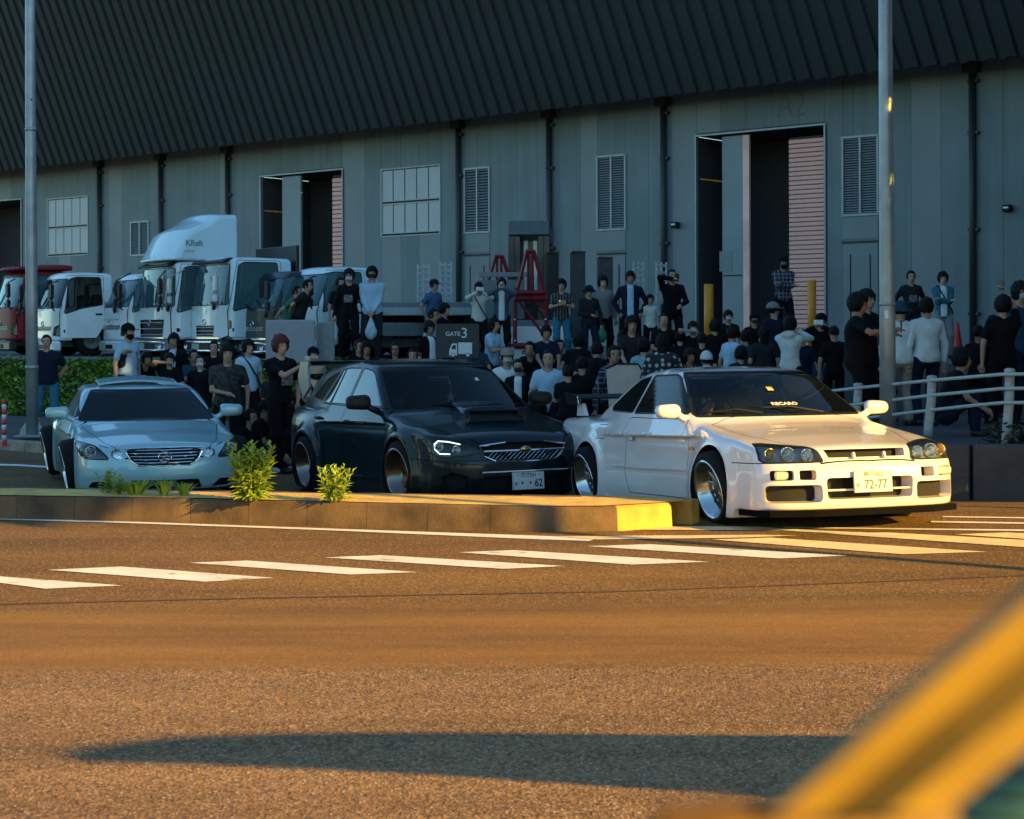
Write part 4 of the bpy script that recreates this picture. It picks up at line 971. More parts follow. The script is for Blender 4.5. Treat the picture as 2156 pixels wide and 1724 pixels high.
M_COVER = mat('ground_cover_leaf', (.14, .25, .015), .55, var=.55, scale=2.5); M_COVER2 = mat('ground_cover_dark', (.045, .065, .03), .55, var=.6, scale=3)
cover('ground_cover', -14, -2, 26000, M_COVER, 'stuff', ys=(2.5, .12), hgt=.13)
vs, fs = [], []
for i in range(5200):
    x = RNG.uniform(5.3, 8.5); y = kerb_y(x) + RNG.uniform(.25, 1.5); z = TERR_Z + RNG.uniform(0, .30); s = RNG.uniform(.04, .09); a = RNG.uniform(0, 6.28); d = Vector((math.cos(a), math.sin(a), RNG.uniform(-.5, .8))).normalized(); w = d.cross(Vector((.3, .2, 1))).normalized() * s * .4; c = Vector((x, y, z)); k = len(vs)
    vs += [c, c + d * s * .5 - w, c + d * s, c + d * s * .5 + w]; fs.append((k, k + 1, k + 2, k + 3))
tag(mobj('terrace_weeds', vs, fs, M_COVER2), kind='stuff')
# ------------------------------------------------------------------ pipe railing on the right
M_PIPE = mat('pale_green_pipe', (.30, .40, .40), .4, .0, coat=.2, var=.14, scale=30); M_POST = mat('white_post', (.29, .35, .35), .45, var=.12, scale=12)
rl = empty('pipe_railing', W(1962, 892, 19.0), 0, 'three-rail pale pipe railing with white posts on the low wall', 'railing')
ro = rl.location.copy()
def rail(vv, nm):
    pts = [W(u, v, D) - ro for u, v, D in vv]; MB().tube(pts, .0205, 10).build(nm, M_PIPE, rl, True)
U_ = [(1700, 20.6), (1807, 20.0), (1962, 19.0), (2050, 18.5), (2110, 18.2), (2160, 17.9), (2300, 17.2)]
for V_ in ((829, 816.5, 800.5, 793, 788, 787.5, 792), (863, 851, 832, 824, 818, 817.5, 822), (893, 882, 863, 853.5, 848, 847.5, 852)): rail([(u, v, d) for (u, d), v in zip(U_, V_)], 'rail')
for u, v, D, vb in ((1807, 806, 20.0, 905), (1962, 790, 19.0, 918), (2126, 775, 18.15, 940)):
    t, b = W(u, v, D + .05) - ro, W(u - 8, vb, D + .05) - ro; c = empty('post'); c.parent = rl; m_ = t.lerp(b, .4); m_.x += .012
    MB().tube([b, b.lerp(t, .12), m_, t - Vector((0, 0, .05))], [.056, .054, .052, .052], 18).build('post_tube', M_POST, c, True)
    MB().lathe([(.054, -.055), (.058, -.05), (.059, -.02), (.048, -.004), (.001, .004)], 18, Matrix.Translation(t)).build('post_cap', M_POST, c, True)
    MB().lathe([(.0535, -.005), (.055, -.003), (.055, .003), (.0535, .005)], 18, Matrix.Translation(t - Vector((0, 0, .14)))).build('reflective_band', mat('orange_band', (.6, .16, .05), .4), c)
# ------------------------------------------------------------------ lamp poles
M_GALV = mat('galvanised_steel', (.30, .35, .36), .42, .45, var=.16, scale=4, bump=.1, bscale=20)
def pole(u0, u1, vb, D, r0, r1, label, bits):
    b = W(u1, vb, D); t = W(u0, -260, D); root = empty('lamp_pole', b, 0, label, 'pole')
    d = t - b; MB().tube([d * k for k in (0, .25, .5, .75, 1)], [r0 + (r1 - r0) * k for k in (0, .25, .5, .75, 1)], 28).build('pole_shaft', M_GALV, root, True)
    for k, nm in bits:
        if nm == 'joint': MB().tube([d * k, d * (k + .006)], [(r0 + (r1 - r0) * k) * 1.08] * 2, 24).build('joint_band', M_GALV, root, True)
        if nm == 'label': MB().box(d * k + Vector((-.3 * r0, -r0 * .97, 0)), (.045, .012, .10), rot=(0, 0, R(-18)), bev=.003).build('pole_label', mat('label_white', (.7, .72, .72), .5), root)
        if nm == 'bolt': MB().box(d * k + Vector((r0 * .4, -r0 * .9, 0)), (.02, .04, .02), bev=.004).build('bolt', M_BLACK, root)
        if nm == 'base':
            for q in (-1, 1):
                g = MB(); g.prism([(q * r0, 0), (q * r0 * 2.1, 0), (q * r0 * 1.9, .10), (q * r0, .22)], -.012, .012, 'y'); g.build('base_gusset', M_GALV, root)
            MB().box((0, 0, .012), (r0 * 4.6, r0 * 4.6, .024), bev=.006).build('base_plate', M_GALV, root)
    return root
pole(62, 68, 918, 26.2, .098, .070, 'slim galvanised lamp pole at the left edge, standing on the far kerb', ((.545, 'joint'), (.60, 'bolt'), (.0, 'base'), (.12, 'joint')))
pole(1862, 1870, 945, 19.6, .098, .074, 'thick galvanised lamp pole rising behind the white coupe by the railing', ((.235, 'label'), (.25, 'joint')))
# delineator post with stripes
dl = empty('delineator_post', W(9, 940, 24.6), 0, 'thin red and white striped flexible post at the far left road edge', 'post')
M_DRED = mat('delineator_red', (.55, .05, .03), .45); M_DWHT = mat('delineator_white', (.6, .6, .6), .4)
for i in range(9):
    s = MB(); s.tube([(0, 0, .02 + i * .076), (0, 0, .02 + (i + 1) * .076)], .036 - i * .0006, 16); s.build('stripe', M_DRED if i % 2 == 0 else M_DWHT, dl, True)
MB().lathe([(.001, .03), (.05, .03), (.09, .0)], 20).build('post_foot', M_DRED, dl, True)
# ------------------------------------------------------------------ warehouse
WP, WD, WN = Vector((13.7, 52.0, 0)), Vector((-.766, .643, 0)), Vector((-.643, -.766, 0))
def wt(u):
    a = (u - UC) / FPX; return (WP.x - a * WP.y) / (a * WD.y - WD.x)
def wz(u, v):
    t = wt(u); q = WP + WD * t; w = W(u, v, q.y); return w.z
def wpt(t, z, n=0.0): q = WP + WD * t + WN * n; return Vector((q.x, q.y, z))
wh = empty('warehouse', wpt(0, 0), 0, 'long grey-green warehouse with ribbed overhanging upper cladding behind the crowd', 'warehouse')
WM = basis(WD, WN, (0, 0, 1), wpt(0, 0)); wh.matrix_world = WM      # local: x along the wall, y outwards, z up (z measured from ground 0)
EAVE = 9.72; Z0 = YARD_Z
def wallmat():
    m = mat('wall_cladding', (.158, .205, .207), .55, var=.12, scale=.5, spec=.3); nt = m.node_tree; N, L = nt.nodes, nt.links; p = N['Principled BSDF']
    src = p.inputs['Base Color'].links[0].from_socket; tc = N.new('ShaderNodeTexCoord'); mp = N.new('ShaderNodeMapping'); mp.inputs['Scale'].default_value = (2.6, 2.6, .12); L.new(tc.outputs['Object'], mp.inputs[0])
    n = N.new('ShaderNodeTexNoise'); n.inputs['Scale'].default_value = 1.0; n.inputs['Detail'].default_value = 7; n.inputs['Roughness'].default_value = .65; L.new(mp.outputs[0], n.inputs['Vector'])
    r = N.new('ShaderNodeMapRange'); r.inputs[1].default_value = .35; r.inputs[2].default_value = .60; r.inputs[3].default_value = .88; r.inputs[4].default_value = 1.06; L.new(n.outputs[0], r.inputs[0])
    s = N.new('ShaderNodeVectorMath'); s.operation = 'SCALE'; L.new(src, s.inputs[0]); L.new(r.outputs[0], s.inputs['Scale']); L.new(s.outputs[0], p.inputs['Base Color']); return m
M_WALLC = wallmat(); M_WALL2 = mat('wall_cladding_light', (.178, .212, .215), .5, var=.08, scale=.6); M_FRAME = mat('steel_frame', (.27, .31, .32), .4, .3); M_PIPED = mat('downpipe', (.030, .032, .035), .5)
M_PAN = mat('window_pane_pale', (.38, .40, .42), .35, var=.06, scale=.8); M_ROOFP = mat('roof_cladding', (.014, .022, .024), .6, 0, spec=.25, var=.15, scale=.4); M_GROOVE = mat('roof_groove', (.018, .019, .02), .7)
OPEN = []   # (t0, t1, z0, z1)
def rect(u0, u1, vt, vb):   # corners as seen: vt at u0
    t1, t0 = wt(u0), wt(u1); return t0, t1, wz(u0, vb), wz(u0, vt)
doorA = (wt(1737), wt(1468), Z0, 8.27); doorB = (wt(722), wt(551), Z0, 8.27); doorC = (wt(46), wt(46) + 7.6, Z0, 8.27)
winA = (wt(928), wt(804), wz(866, 495), wz(866, 352)); winB = (wt(186), wt(101), wz(144, 538), wz(144, 416))
ventA = (wt(1850), wt(1776), wz(1813, 452), wz(1813, 287)); ventB = (wt(1318), wt(1259), wz(1288, 483), wz(1288, 328)); ventC = (wt(1032), wt(980), wz(1006, 489), wz(1006, 354)); ventD = (wt(314), wt(277), wz(295, 537), wz(295, 467))
OPEN = [doorA, doorB, doorC, winA, winB, ventA, ventB, ventC, ventD]
edges = sorted(set([round(x, 3) for o in OPEN for x in o[:2]] + [round(x, 3) for x in np.arange(-14, 96, 1.02)]))
ee = [edges[0]]
keep = set(round(x, 3) for o in OPEN for x in o[:2])
for e in edges[1:]:
    if e - ee[-1] < .35 and e not in keep: continue
    if e - ee[-1] < .35 and ee[-1] not in keep: ee.pop()
    ee.append(e)
WB_ = MB()
for a, b in zip(ee[:-1], ee[1:]):
    zs = [(Z0 - .1, EAVE + 1.2)]
    for o in OPEN:
        if o[0] < (a + b) / 2 < o[1]: zs = [z for s in zs for z in ((s[0], o[2]), (o[3], s[1])) if z[1] - z[0] > .05]
    for z0, z1 in zs:
        WB_.box(((a + b) / 2, -.115, (z0 + z1) / 2), (b - a + .004, .02, z1 - z0))
        MB().box(((a + b) / 2, -.05, (z0 + z1) / 2), (b - a - .007, .10, z1 - z0), bev=.004).build('wall_panel', M_WALL2 if (random.random() < .10) else M_WALLC, wh)
WB_.build('wall_backing', mat('wall_joint', (.06, .08, .085), .7), wh)
def door(o, split):
    t0, t1, z0, z1 = o; d = empty('doorway'); d.parent = wh; w = t1 - t0
    rec = MB()
    rec.box(((t0 + t1) / 2, -3.0, (z0 + z1) / 2), (w + .3, .1, z1 - z0 + .3)); rec.box((t0 - .06, -1.5, (z0 + z1) / 2), (.1, 3.0, z1 - z0)); rec.box((t1 + .06, -1.5, (z0 + z1) / 2), (.1, 3.0, z1 - z0)); rec.box(((t0 + t1) / 2, -1.5, z1 + .06), (w, 3.0, .1)); rec.build('door_recess', mat('recess_grey', (.05, .048, .05), .8), d)
    f = MB(); f.box(((t0 + t1) / 2, .02, z1 + .03), (w + .12, .06, .06)); f.box((t0 - .03, .02, (z0 + z1) / 2), (.06, .06, z1 - z0)); f.box((t1 + .03, .02, (z0 + z1) / 2), (.06, .06, z1 - z0)); f.build('door_frame', M_FRAME, d)
    return d
M_SHUT = mat('shutter_slat_pink', (.92, .46, .37), .5, var=.16, scale=.6)  # pink holds the golden glow, put into the slat colour
def shutter(d, t0, t1, z0, z1, step, dep):
    first = None; k = int((z1 - z0) / step)
    for i in range(k):
        if first is None: first = MB().box((0, 0, 0), (t1 - t0, .05, step * .86), bev=.02).build('shutter_slat', M_SHUT, d); o = first
        else: o = link_copy(first, d)
        o.location = ((t0 + t1) / 2, dep, z0 + step * (i + .5))
    MB().box(((t0 + t1) / 2, dep - .06, (z0 + z1) / 2), (t1 - t0, .04, z1 - z0)).build('shutter_back', M_GROOVE, d)
M_LEAFD = mat('sliding_leaf', (.20, .26, .265), .5, var=.08, scale=.7)
def leafd(d, u0, u1, o, dep=-.25, rail_=True):
    a, b = wt(u1), wt(u0); l = empty('sliding_leaf'); l.parent = d
    MB().box(((a + b) / 2, dep, (Z0 + o[3]) / 2), (b - a, .12, o[3] - Z0 - .1), bev=.01).build('leaf_panel', M_LEAFD, l)
    if rail_:
        MB().box(((a + b) / 2, dep + .065, 3.4), (b - a - .1, .02, .04)).build('leaf_rail', M_BLACK, l)
        MB().box(((a + b) / 2 + .3, dep + .065, 3.9), (.5, .015, .7)).build('leaf_hatch', mat('leaf_hatch', (.17, .22, .225), .5), l)
    return l
dA = door(doorA, 0); shutter(dA, wt(1737) + .02, wt(1651), Z0, 8.0, .155, -.35); leafd(dA, 1515, 1561, doorA)
MB().box((wt(1567), -.19, (Z0 + 8.2) / 2), (wt(1561) - wt(1574), .10, 8.2 - Z0)).build('sunlit_edge', mat('pale_edge', (.95, .52, .42), .5, var=.2, scale=1), dA)  # warm strip coloured to stand for sun on the door edge
dB = door(doorB, 0); shutter(dB, wt(722) + .02, wt(690), Z0, 8.1, .19, -.3); leafd(dB, 588, 627, doorB, rail_=False)
door(doorC, 0)
def gwindow(o):
    t0, t1, z0, z1 = o; wn = empty('window'); wn.parent = wh; zm = (z0 + z1) / 2
    MB().box(((t0 + t1) / 2, -.07, zm), (t1 - t0, .03, z1 - z0)).build('window_backing', M_GROOVE, wn)
    for za, zb_ in ((z0 + .12, zm - .08), (zm + .08, z1 - .06)):
        for i in range(5):
            w = (t1 - t0) / 5; MB().box((t0 + w * (i + .5), -.03, (za + zb_) / 2), (w - .05, .03, zb_ - za), bev=.006).build('pane', M_PAN, wn)
    f = MB()
    for z in (z0, z0 + .12, zm - .06, zm + .06, z1): f.box(((t0 + t1) / 2, .005, z), (t1 - t0 + .08, .05, .045))
    for t in (t0, t1): f.box((t, .0, zm), (.06, .06, z1 - z0 + .045))
    f.build('window_frame', M_FRAME, wn)
gwindow(winA); gwindow(winB)
def gvent(o, below=True):
    t0, t1, z0, z1 = o; vn = empty('vent'); vn.parent = wh; tm = (t0 + t1) / 2; n = 30 if z1 - z0 > 2.5 else 22; first = None
    MB().box((tm, -.08, (z0 + z1) / 2), (t1 - t0, .02, z1 - z0)).build('vent_backing', M_DARK, vn)
    f = MB()
    for z in (z0, z1): f.box((tm, .01, z), (t1 - t0 + .12, .08, .07))
    for t in (t0, tm, t1): f.box((t, .01, (z0 + z1) / 2), (.07, .08, z1 - z0))
    f.build('vent_frame', M_FRAME, vn); st = (z1 - z0 - .07) / n
    for i in range(n):
        if first is None: first = MB().box((0, 0, 0), (t1 - t0 - .07, .012, st * .72), rot=(R(38), 0, 0)).build('vent_slat', M_FRAME, vn); q = first
        else: q = link_copy(first, vn)
        q.location = (tm, -.015, z0 + .04 + st * (i + .5))
    if below:
        MB().box((tm, .012, z0 - .42), (t1 - t0, .02, .72), bev=.004).build('plain_panel', M_WALL2, vn)
        MB().box((tm, .014, z0 - .88), (t1 - t0 + .1, .03, .05)).build('drip_rail', M_GROOVE, vn)
        p_ = empty('personnel_door'); p_.parent = wh; zt_ = z0 - .95
        MB().box((tm, .012, (Z0 + zt_) / 2), (t1 - t0 - .02, .03, zt_ - Z0), bev=.005).build('door_leaf', M_WALL2, p_)
        for k in (-.28, .28): MB().box((tm + k * (t1 - t0), .035, (Z0 + zt_) / 2 - .1), (.035, .02, (zt_ - Z0) * .86)).build('pull_bar', M_BLACK, p_)
for o in (ventA, ventB, ventC): gvent(o)
gvent(ventD, False)
first = None
for u in (2052, 1402, 1161, 970, 484, 343, 214, -60):
    t = wt(u)
    if first is None:
        q = empty('downpipe'); MB().tube([(0, .12, Z0), (0, .12, EAVE - .1)], .11, 14).build('pipe', M_PIPED, q, True)
        for z in (2.0, 4.6, 7.6, 9.2): MB().box((-.03, .08, z), (.36, .16, .10), bev=.01).build('pipe_bracket', M_PIPED, q)
        MB().box((0, .16, EAVE - .12), (.5, .36, .30), bev=.02).build('rain_head', M_PIPED, q); first = q
    else: q = copy_tree(first)
    q.parent = wh; q.location = (t, 0, 0)
first = None
for u, v in ((2126, 439), (1427, 474), (2118, 340)):
    if first is None:
        q = empty('wall_lamp'); MB().box((0, .14, 0), (.26, .24, .22), bev=.03).build('lamp_body', M_BLACK, q); MB().box((0, .27, .02), (.16, .02, .05)).build('lamp_lens', M_WHITE, q); first = q
        q.parent = wh; q.location = (wt(u), 0, wz(u, v))
    elif v != 340: q = copy_tree(first); q.parent = wh; q.location = (wt(u), 0, wz(u, v))
text('wall_number', 'A2', 1.25, mat('faded_number', (.125, .135, .145), .6, var=.2), wh, basis((-1, 0, 0), (0, 0, 1), (0, 1, 0), (wt(1668), .004, 9.02)), .003, sx=.8)
text('wall_number', '1', 1.2, MATS['faded_number'], wh, basis((-1, 0, 0), (0, 0, 1), (0, 1, 0), (wt(690), .004, 9.0)), .003, sx=.8)
# overhanging ribbed cladding: leans out and along the wall as it rises
OFF = 1.9; E2 = 9.50; RL = 16.0; lean_o, lean_t = .27, .20; step = .62
dirv = Vector((lean_t, lean_o, 1)).normalized() * RL
def pan(w0, w1, dep, nm, m):
    vs = []; 
    for s in (0, 1):
        o_ = dirv * s
        vs += [(w0 + o_.x, OFF + dep + o_.y, E2 + o_.z), (w1 + o_.x, OFF + dep + o_.y, E2 + o_.z), (w0 + .05 + o_.x, OFF + dep + .11 + o_.y, E2 + o_.z), (w1 - .05 + o_.x, OFF + dep + .11 + o_.y, E2 + o_.z)]
    return mobj(nm, vs, [(0, 2, 6, 4), (2, 3, 7, 6), (3, 1, 5, 7), (0, 1, 3, 2)], m, wh)
first = None
for i in range(-38, 152):
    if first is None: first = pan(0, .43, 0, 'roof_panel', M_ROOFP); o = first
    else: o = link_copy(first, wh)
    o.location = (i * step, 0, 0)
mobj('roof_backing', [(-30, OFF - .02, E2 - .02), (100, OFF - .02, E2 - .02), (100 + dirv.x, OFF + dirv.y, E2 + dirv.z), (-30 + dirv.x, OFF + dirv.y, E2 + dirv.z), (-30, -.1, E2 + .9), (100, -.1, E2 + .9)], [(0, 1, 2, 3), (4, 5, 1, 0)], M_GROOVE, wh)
g = MB()
for i in range(12):
    s_ = (15.0 + .2) / RL if 0 else None
for i, (u, v) in enumerate(((105, 22), (122, 18), (150, 10), (170, 6), (190, 1))):
    pass
# ------------------------------------------------------------------ unseen block and trees added to throw shade from beyond the right edge
nb = empty('neighbouring_warehouse', (10, 17, -.3), 0, 'plain grey warehouse outside the picture on the right', 'warehouse')
b = MB(); b.prism([(0, .6), (3.0, 9), (9.5, 29), (40, 26), (40, -6), (1.6, -.6)], 0, 12, 'z'); b.build('building_block', mat('neighbour_wall', (.30, .30, .29), .7, var=.1, scale=.4), nb)
b = MB(); b.box((22, 10, 12.2), (40, 34, .3)) ; b.build('flat_roof', M_ROOFP, nb)
def tree(x, y, zc, r, h, n, label):
    root = empty('roadside_tree', (x, y, float(road_z(y)) if y < 17 else .2), 0, label, 'tree')
    tr = MB(); tr.tube([(0, 0, -.2), (.05, .02, zc * .5), (0, .1, zc), (.1, 0, zc + h * .5)], [.08, .07, .06, .03], 10)
    for k in range(7):
        a = k * .9; tr.tube([(0, .05, zc * (.75 + .03 * k)), (math.cos(a) * r * .45, math.sin(a) * r * .45, zc + h * .25), (math.cos(a) * r * .8, math.sin(a) * r * .8, zc + h * .45)], [.06, .04, .015], 6)
    tr.build('trunk', mat('bark', (.09, .065, .045), .9, bump=.8), root, True)
    vs = np.zeros((n * 4, 3)); rr = RNG
    for i in range(n):
        q = rr.normal(size=3); q /= np.linalg.norm(q); q *= rr.uniform(.25, 1) ** .4; lump = 1 + .16 * math.sin(5 * q[0] + 3 * q[2]) * math.cos(4 * q[1])
        c = np.array([q[0] * r * lump, q[1] * r * lump, zc + h * (max(q[2], -.55 + .12 * q[0]) + .55) / 1.55]); s = rr.uniform(.20, .36)
        d = rr.normal(size=3); d /= np.linalg.norm(d); w = np.cross(d, rr.normal(size=3)); w /= np.linalg.norm(w) + 1e-6
        vs[i * 4:i * 4 + 4] = [c - d * s, c - w * s * .55, c + d * s, c + w * s * .55]
    mobj('crown', vs, np.arange(n * 4).reshape(-1, 4), mat('tree_leaf', (.06, .085, .02), .55, var=.3, scale=2), root)
for k, (x, y, zc, r, h) in enumerate(((9.2, 11.1, 3.7, 2.3, 6.0), (8.9, 6.8, 4.5, 2.2, 5.4), (10.9, 15.3, 1.6, 2.7, 13.0), (10.2, 13.0, 4.6, 2.2, 11.0))):  # unseen crowns placed to shade the cars, crowd and left kerb
    tree(x, y, zc, r, h, 9000 if h > 8 else 5600, ['roadside tree out of frame, middle of three', 'roadside tree out of frame, nearest the camera', 'roadside tree out of frame, nearest the neighbouring warehouse', 'roadside tree out of frame, tallest but one'][k])
for k, (x, y) in enumerate([(-30, 36), (-37, 43), (-31, 28), (-44, 51), (-27, 22), (-30, 14), (-14, -20), (-4, -26), (7, -27)]):
    r_ = [o for o in COL.objects if o.name.startswith('roadside_tree') and o.parent is None][0] if k else None
    if k == 0: tree(x, y, 1.6, 3.6, 7.5, 2600, 'roadside tree out of frame on the left, in low sun'); lt = [o for o in COL.objects if o.name.startswith('roadside_tree')][-1]; lt['group'] = 'roadside trees out of frame on the left'; base_t = lt
    else:
        q = copy_tree(base_t); q['label'] = 'roadside tree out of frame, ' + ['', 'farthest but one past the lorries', 'left of the lorries', 'farthest of all past the lorries', 'beyond the left road edge', 'beside the left road edge', 'behind the camera to the left', 'straight behind the camera', 'behind the camera to the right'][k]; q.location = (x, y, 0); q.rotation_euler = (0, 0, k * 1.3); s_ = .8 + .06 * (k % 5); q.scale = (s_ * 1.1, s_ * 1.1, s_)
# ------------------------------------------------------------------ things beside the camera
def gpt(u, v): q = mark('', [(u, v)])[0]; return Vector((q[0], q[1], 0))
def board_point(u, v, xb):
    g_ = gpt(u, v); s = (xb - g_.x) / SUN_DIR.x; return (g_.y + SUN_DIR.y * s, SUN_DIR.z * s)
bt = [board_point(u, v, 3.1) for u, v in ((130, 1592), (150, 1580), (230, 1566), (380, 1550), (600, 1543), (900, 1541), (1400, 1546), (2156, 1551))]
bb = [board_point(u, v, 3.1) for u, v in ((2156, 1720), (1600, 1675), (1300, 1657), (1000, 1637), (700, 1621), (400, 1609), (200, 1604), (140, 1600))]
bd = empty('feather_banner', (3.1, 6.0, 0), 0, 'leaf-shaped banner on a pole, outside the picture on the right', 'banner')
pl = [(y - 6.0, max(z, .02)) for y, z in bt + bb]  # unseen blocker, its outline traced back along the sun from the wanted shadow
lowb, lowt = min(p[0] for p in pl), max(p[0] for p in pl)
MB().prism(pl, -.01, .01, 'x').build('banner_cloth', mat('banner_navy', (.03, .04, .09), .8), bd)
MB().box((.03, (lowb + lowt) / 2, .03), (.3, .5, .06), bev=.01).build('banner_base', M_BLACK, bd)
# out-of-focus yellow rail and teal sheet right beside the camera
M_YEL = mat('yellow_enamel', (.22, .138, .020), .45, var=.2, scale=25); M_TEAL = mat('teal_sheet', (.008, .07, .10), .5, var=.3, scale=30)
yr = empty('yellow_strap', W(1900, 1660, .45), 0, 'folded golden-yellow strap close to the camera, blurred, bottom right corner', 'strap')
yo = yr.location.copy(); LN = [((1632, 1716), (2230, 1212), .440), ((1735, 1716), (2230, 1318), .450), ((1868, 1716), (2230, 1425), .438), ((1990, 1716), (2230, 1525), .450)]
def fold(lines, nm, m):
    vs, fs = [], []
    for a, b, D in lines:
        mid = ((a[0] + b[0]) / 2 + 4, (a[1] + b[1]) / 2 - 6)
        for p_, dd in ((a, 0), (mid, .006), (b, .012)): q = W(*p_, D + dd) - yo; vs += [q, q + Vector((0, .012, 0))]
    n = len(lines)
    for i in range(n - 1):
        for k in (0, 2):
            a, b = i * 6 + k, (i + 1) * 6 + k; fs += [(a, b, b + 2, a + 2), (a + 1, a + 3, b + 3, b + 1)]
    fs += [(0, 2, 3, 1), (2, 4, 5, 3), (n * 6 - 6, n * 6 - 5, n * 6 - 3, n * 6 - 4), (n * 6 - 4, n * 6 - 3, n * 6 - 1, n * 6 - 2)]
    return mobj(nm, vs, fs, m, yr)
fold(LN, 'strap_band', M_YEL)
fold([((1400, 1716), (1760, 1700), .44), ((1380, 1765), (2010, 1700), .445), ((1380, 1830), (2040, 1800), .44)], 'strap_edge', mat('ochre_edge', (.15, .075, .012), .6, var=.3, scale=30))
ts = empty('teal_bag', W(2120, 1760, .60), 0, 'ridged teal bag against the yellow handrail, blurred, bottom right corner', 'bag'); to = ts.location.copy()
for i in range(7):
    a, b = W(1800 + i * 62, 1800 - i * 40, .60) - to, W(2300 + i * 40, 1880 - i * 45, .62) - to
    MB().tube([a, a.lerp(b, .5) + Vector((0, -.004, .002)), b], .0085, 10).build('ridge', M_TEAL, ts, True)
# ------------------------------------------------------------------ parked lorries, noses out, square to the warehouse
M_TW = mat('lorry_white', (.66, .74, .74), .3, coat=.5, var=.06, scale=2); M_TBLUE = mat('lorry_pale_blue', (.58, .74, .76), .3, coat=.5, var=.06, scale=2)
M_TRED = mat('lorry_red', (.20, .008, .014), .5, spec=.2, coat=.05, var=.1, scale=2); M_TBLK = mat('lorry_black', (.012, .015, .018), .4, coat=.2, var=.1); M_TGREY = mat('lorry_grey', (.16, .18, .185), .5, var=.12)
M_TRUCKGLASS = glass_mat('lorry_glass', (.12, .28, .30), .45)
M_SATIN = mat('satin_trim', (.45, .50, .50), .4, .3)
M_FRAMERED = mat('frame_red', (.20, .010, .014), .45, var=.15, scale=6)
TH = math.atan2(-math.cos(R(56)), -math.sin(R(56)))      # heading of the lorries: out from the wall
def truck(name, label, u, vroof, D, P):
    """u: where the edge between front and visible side stands in the picture; vroof: roof height there"""
    wd, ht, ln = P['w'], P['h'], P['l'] * .76; col = P['m']
    c = W(u, vroof, D); z0 = YARD_Z; fwd = Vector((math.cos(TH), math.sin(TH), 0)); lft = Vector((-fwd.y, fwd.x, 0))
    # the visible side is the left one (towards +x in the picture)
    base = Vector((c.x, c.y, 0)) - lft * (wd / 2) * 1.0
    root = empty(name, (base.x, base.y, z0), TH, label, 'lorry', 'lorries parked in front of the warehouse')
    H = c.z - z0; zb = P.get('zb', .60) - .22; zbelt = P.get('belt', .50) * H + .12; rk = P.get('rake', .28)
    xf = lut([(0, .0), (zb, .02), (zbelt, .0), (H - .1, -rk), (H + .2, -rk - .1)], .05)
    top = lut([(.3, H - .3), (-rk - .05, H - .03), (-rk - .5, H), (-ln, H - .02), (-ln - .2, H - .1)], .06)
    def f(x, y, z):
        n = np.abs(y) / (wd / 2); n2 = n * n
        a = (x + P.get('bow', .10) * n2 + .07 * n2 ** 4 - xf(z)) * .95
        b = z - (top(x) - .05 * n2); s = np.abs(y) - (wd / 2 - .10 * np.clip((z - zbelt) / (H - zbelt), 0, 1))
        return smax(smax(smax(a, b, .10), smax(s, -x - ln, .05), .09), zb - z, .03)
    V, Q = snet(f, (-ln - .1, -wd / 2 - .1, zb - .1), (.2, wd / 2 + .1, H + .12), .035, 1); S = Skin(V, Q)
    fr = lambda C, N: N[0] > .3
    ws = rcorner(mir([(wd / 2 - .10, zbelt + .02), (wd / 2 - .20, H - .20)]), .06)
    a = S.cut(offset(ws, .02), 'x', fr); g = a.cut(ws, 'x', lambda C, N: N[0] > -9); a.obj('window_seal', M_BLACK, root, grow=.003); g.obj('windshield', P.get('g', M_TRUCKGLASS), root)
    sw = rcorner(P.get('side', [(-.20, zbelt - .12), (-.36, H - .22), (-.50, H - .16), (-ln * .78, H - .16), (-ln * .80, zbelt + .10), (-ln * .45, zbelt + .02)]), .05)
    for k in (1, -1):
        t = sgn(None, k); a = S.cut(offset(sw, .022), 'y', t); g = a.cut(sw, 'y', lambda C, N: N[0] > -9); a.obj('window_seal', M_BLACK, root, grow=.003); g.obj('side_window', P.get('g', M_TRUCKGLASS), root)
        dr = rcorner([(-.10, zb + .05), (-.10, zbelt - .10), (-.32, H - .10), (-ln * .84, H - .10), (-ln * .84, zb + .35), (-ln * .70, zb + .05)], .05)
        a = S.cut(dr, 'y', t); g = a.cut(offset(dr, -.012), 'y', lambda C, N: N[0] > -9); a.pocket((0, -k * .02, 0))[1].obj('panel_gap', M_DARK, root); g.obj('door', P.get('side_m', col), root)
        cir = [(-ln * .62 + .52 * math.cos(q), zb - .08 + .46 * math.sin(q)) for q in np.linspace(0, 6.283, 25)[:-1]]
        a = S.cut(cir, 'y', t); w_, b_ = a.pocket((0, -k * .3, 0)); glob(w_, b_).obj('wheel_well', M_DARK, root)
        h = MB(); h.box((-ln * .74, (wd / 2 - .005) * k, zbelt - .14), (.17, .03, .05), bev=.01); h.build('door_handle', M_BLACK, root)
        if not P.get('plainside'): h = MB(); h.box((-.28, (wd / 2 - .02) * k, zb + .22), (.22, .03, .09), bev=.02); h.build('side_repeater', M_BLACK, root)
    # grille, lamps, bumper
    for gz0, gz1, gw, gm in P.get('grille', [(.30, .44, .55, M_BLACK)]):
        z_0, z_1 = zb + gz0 * (zbelt - zb), zb + gz1 * (zbelt - zb); pl = rcorner(mir([(wd / 2 * gw * .92, z_0), (wd / 2 * gw, z_1)]), .03)
        a = S.cut(pl, 'x', fr); w_, b_ = a.pocket((-.05, 0, 0), taper=.98); glob(w_, b_).obj('grille', gm, root)
        if gm is M_BLACK:
            b = MB()
            for i in range(3): b.box((-.03 - .07 * 0, 0, z_0 + (i + .5) / 3 * (z_1 - z_0)), (.05, wd * gw * .9, .02), bev=.004)
            b.build('grille_bar', P.get('trim', M_SATIN), root)
    lz = P.get('lampz', .22)
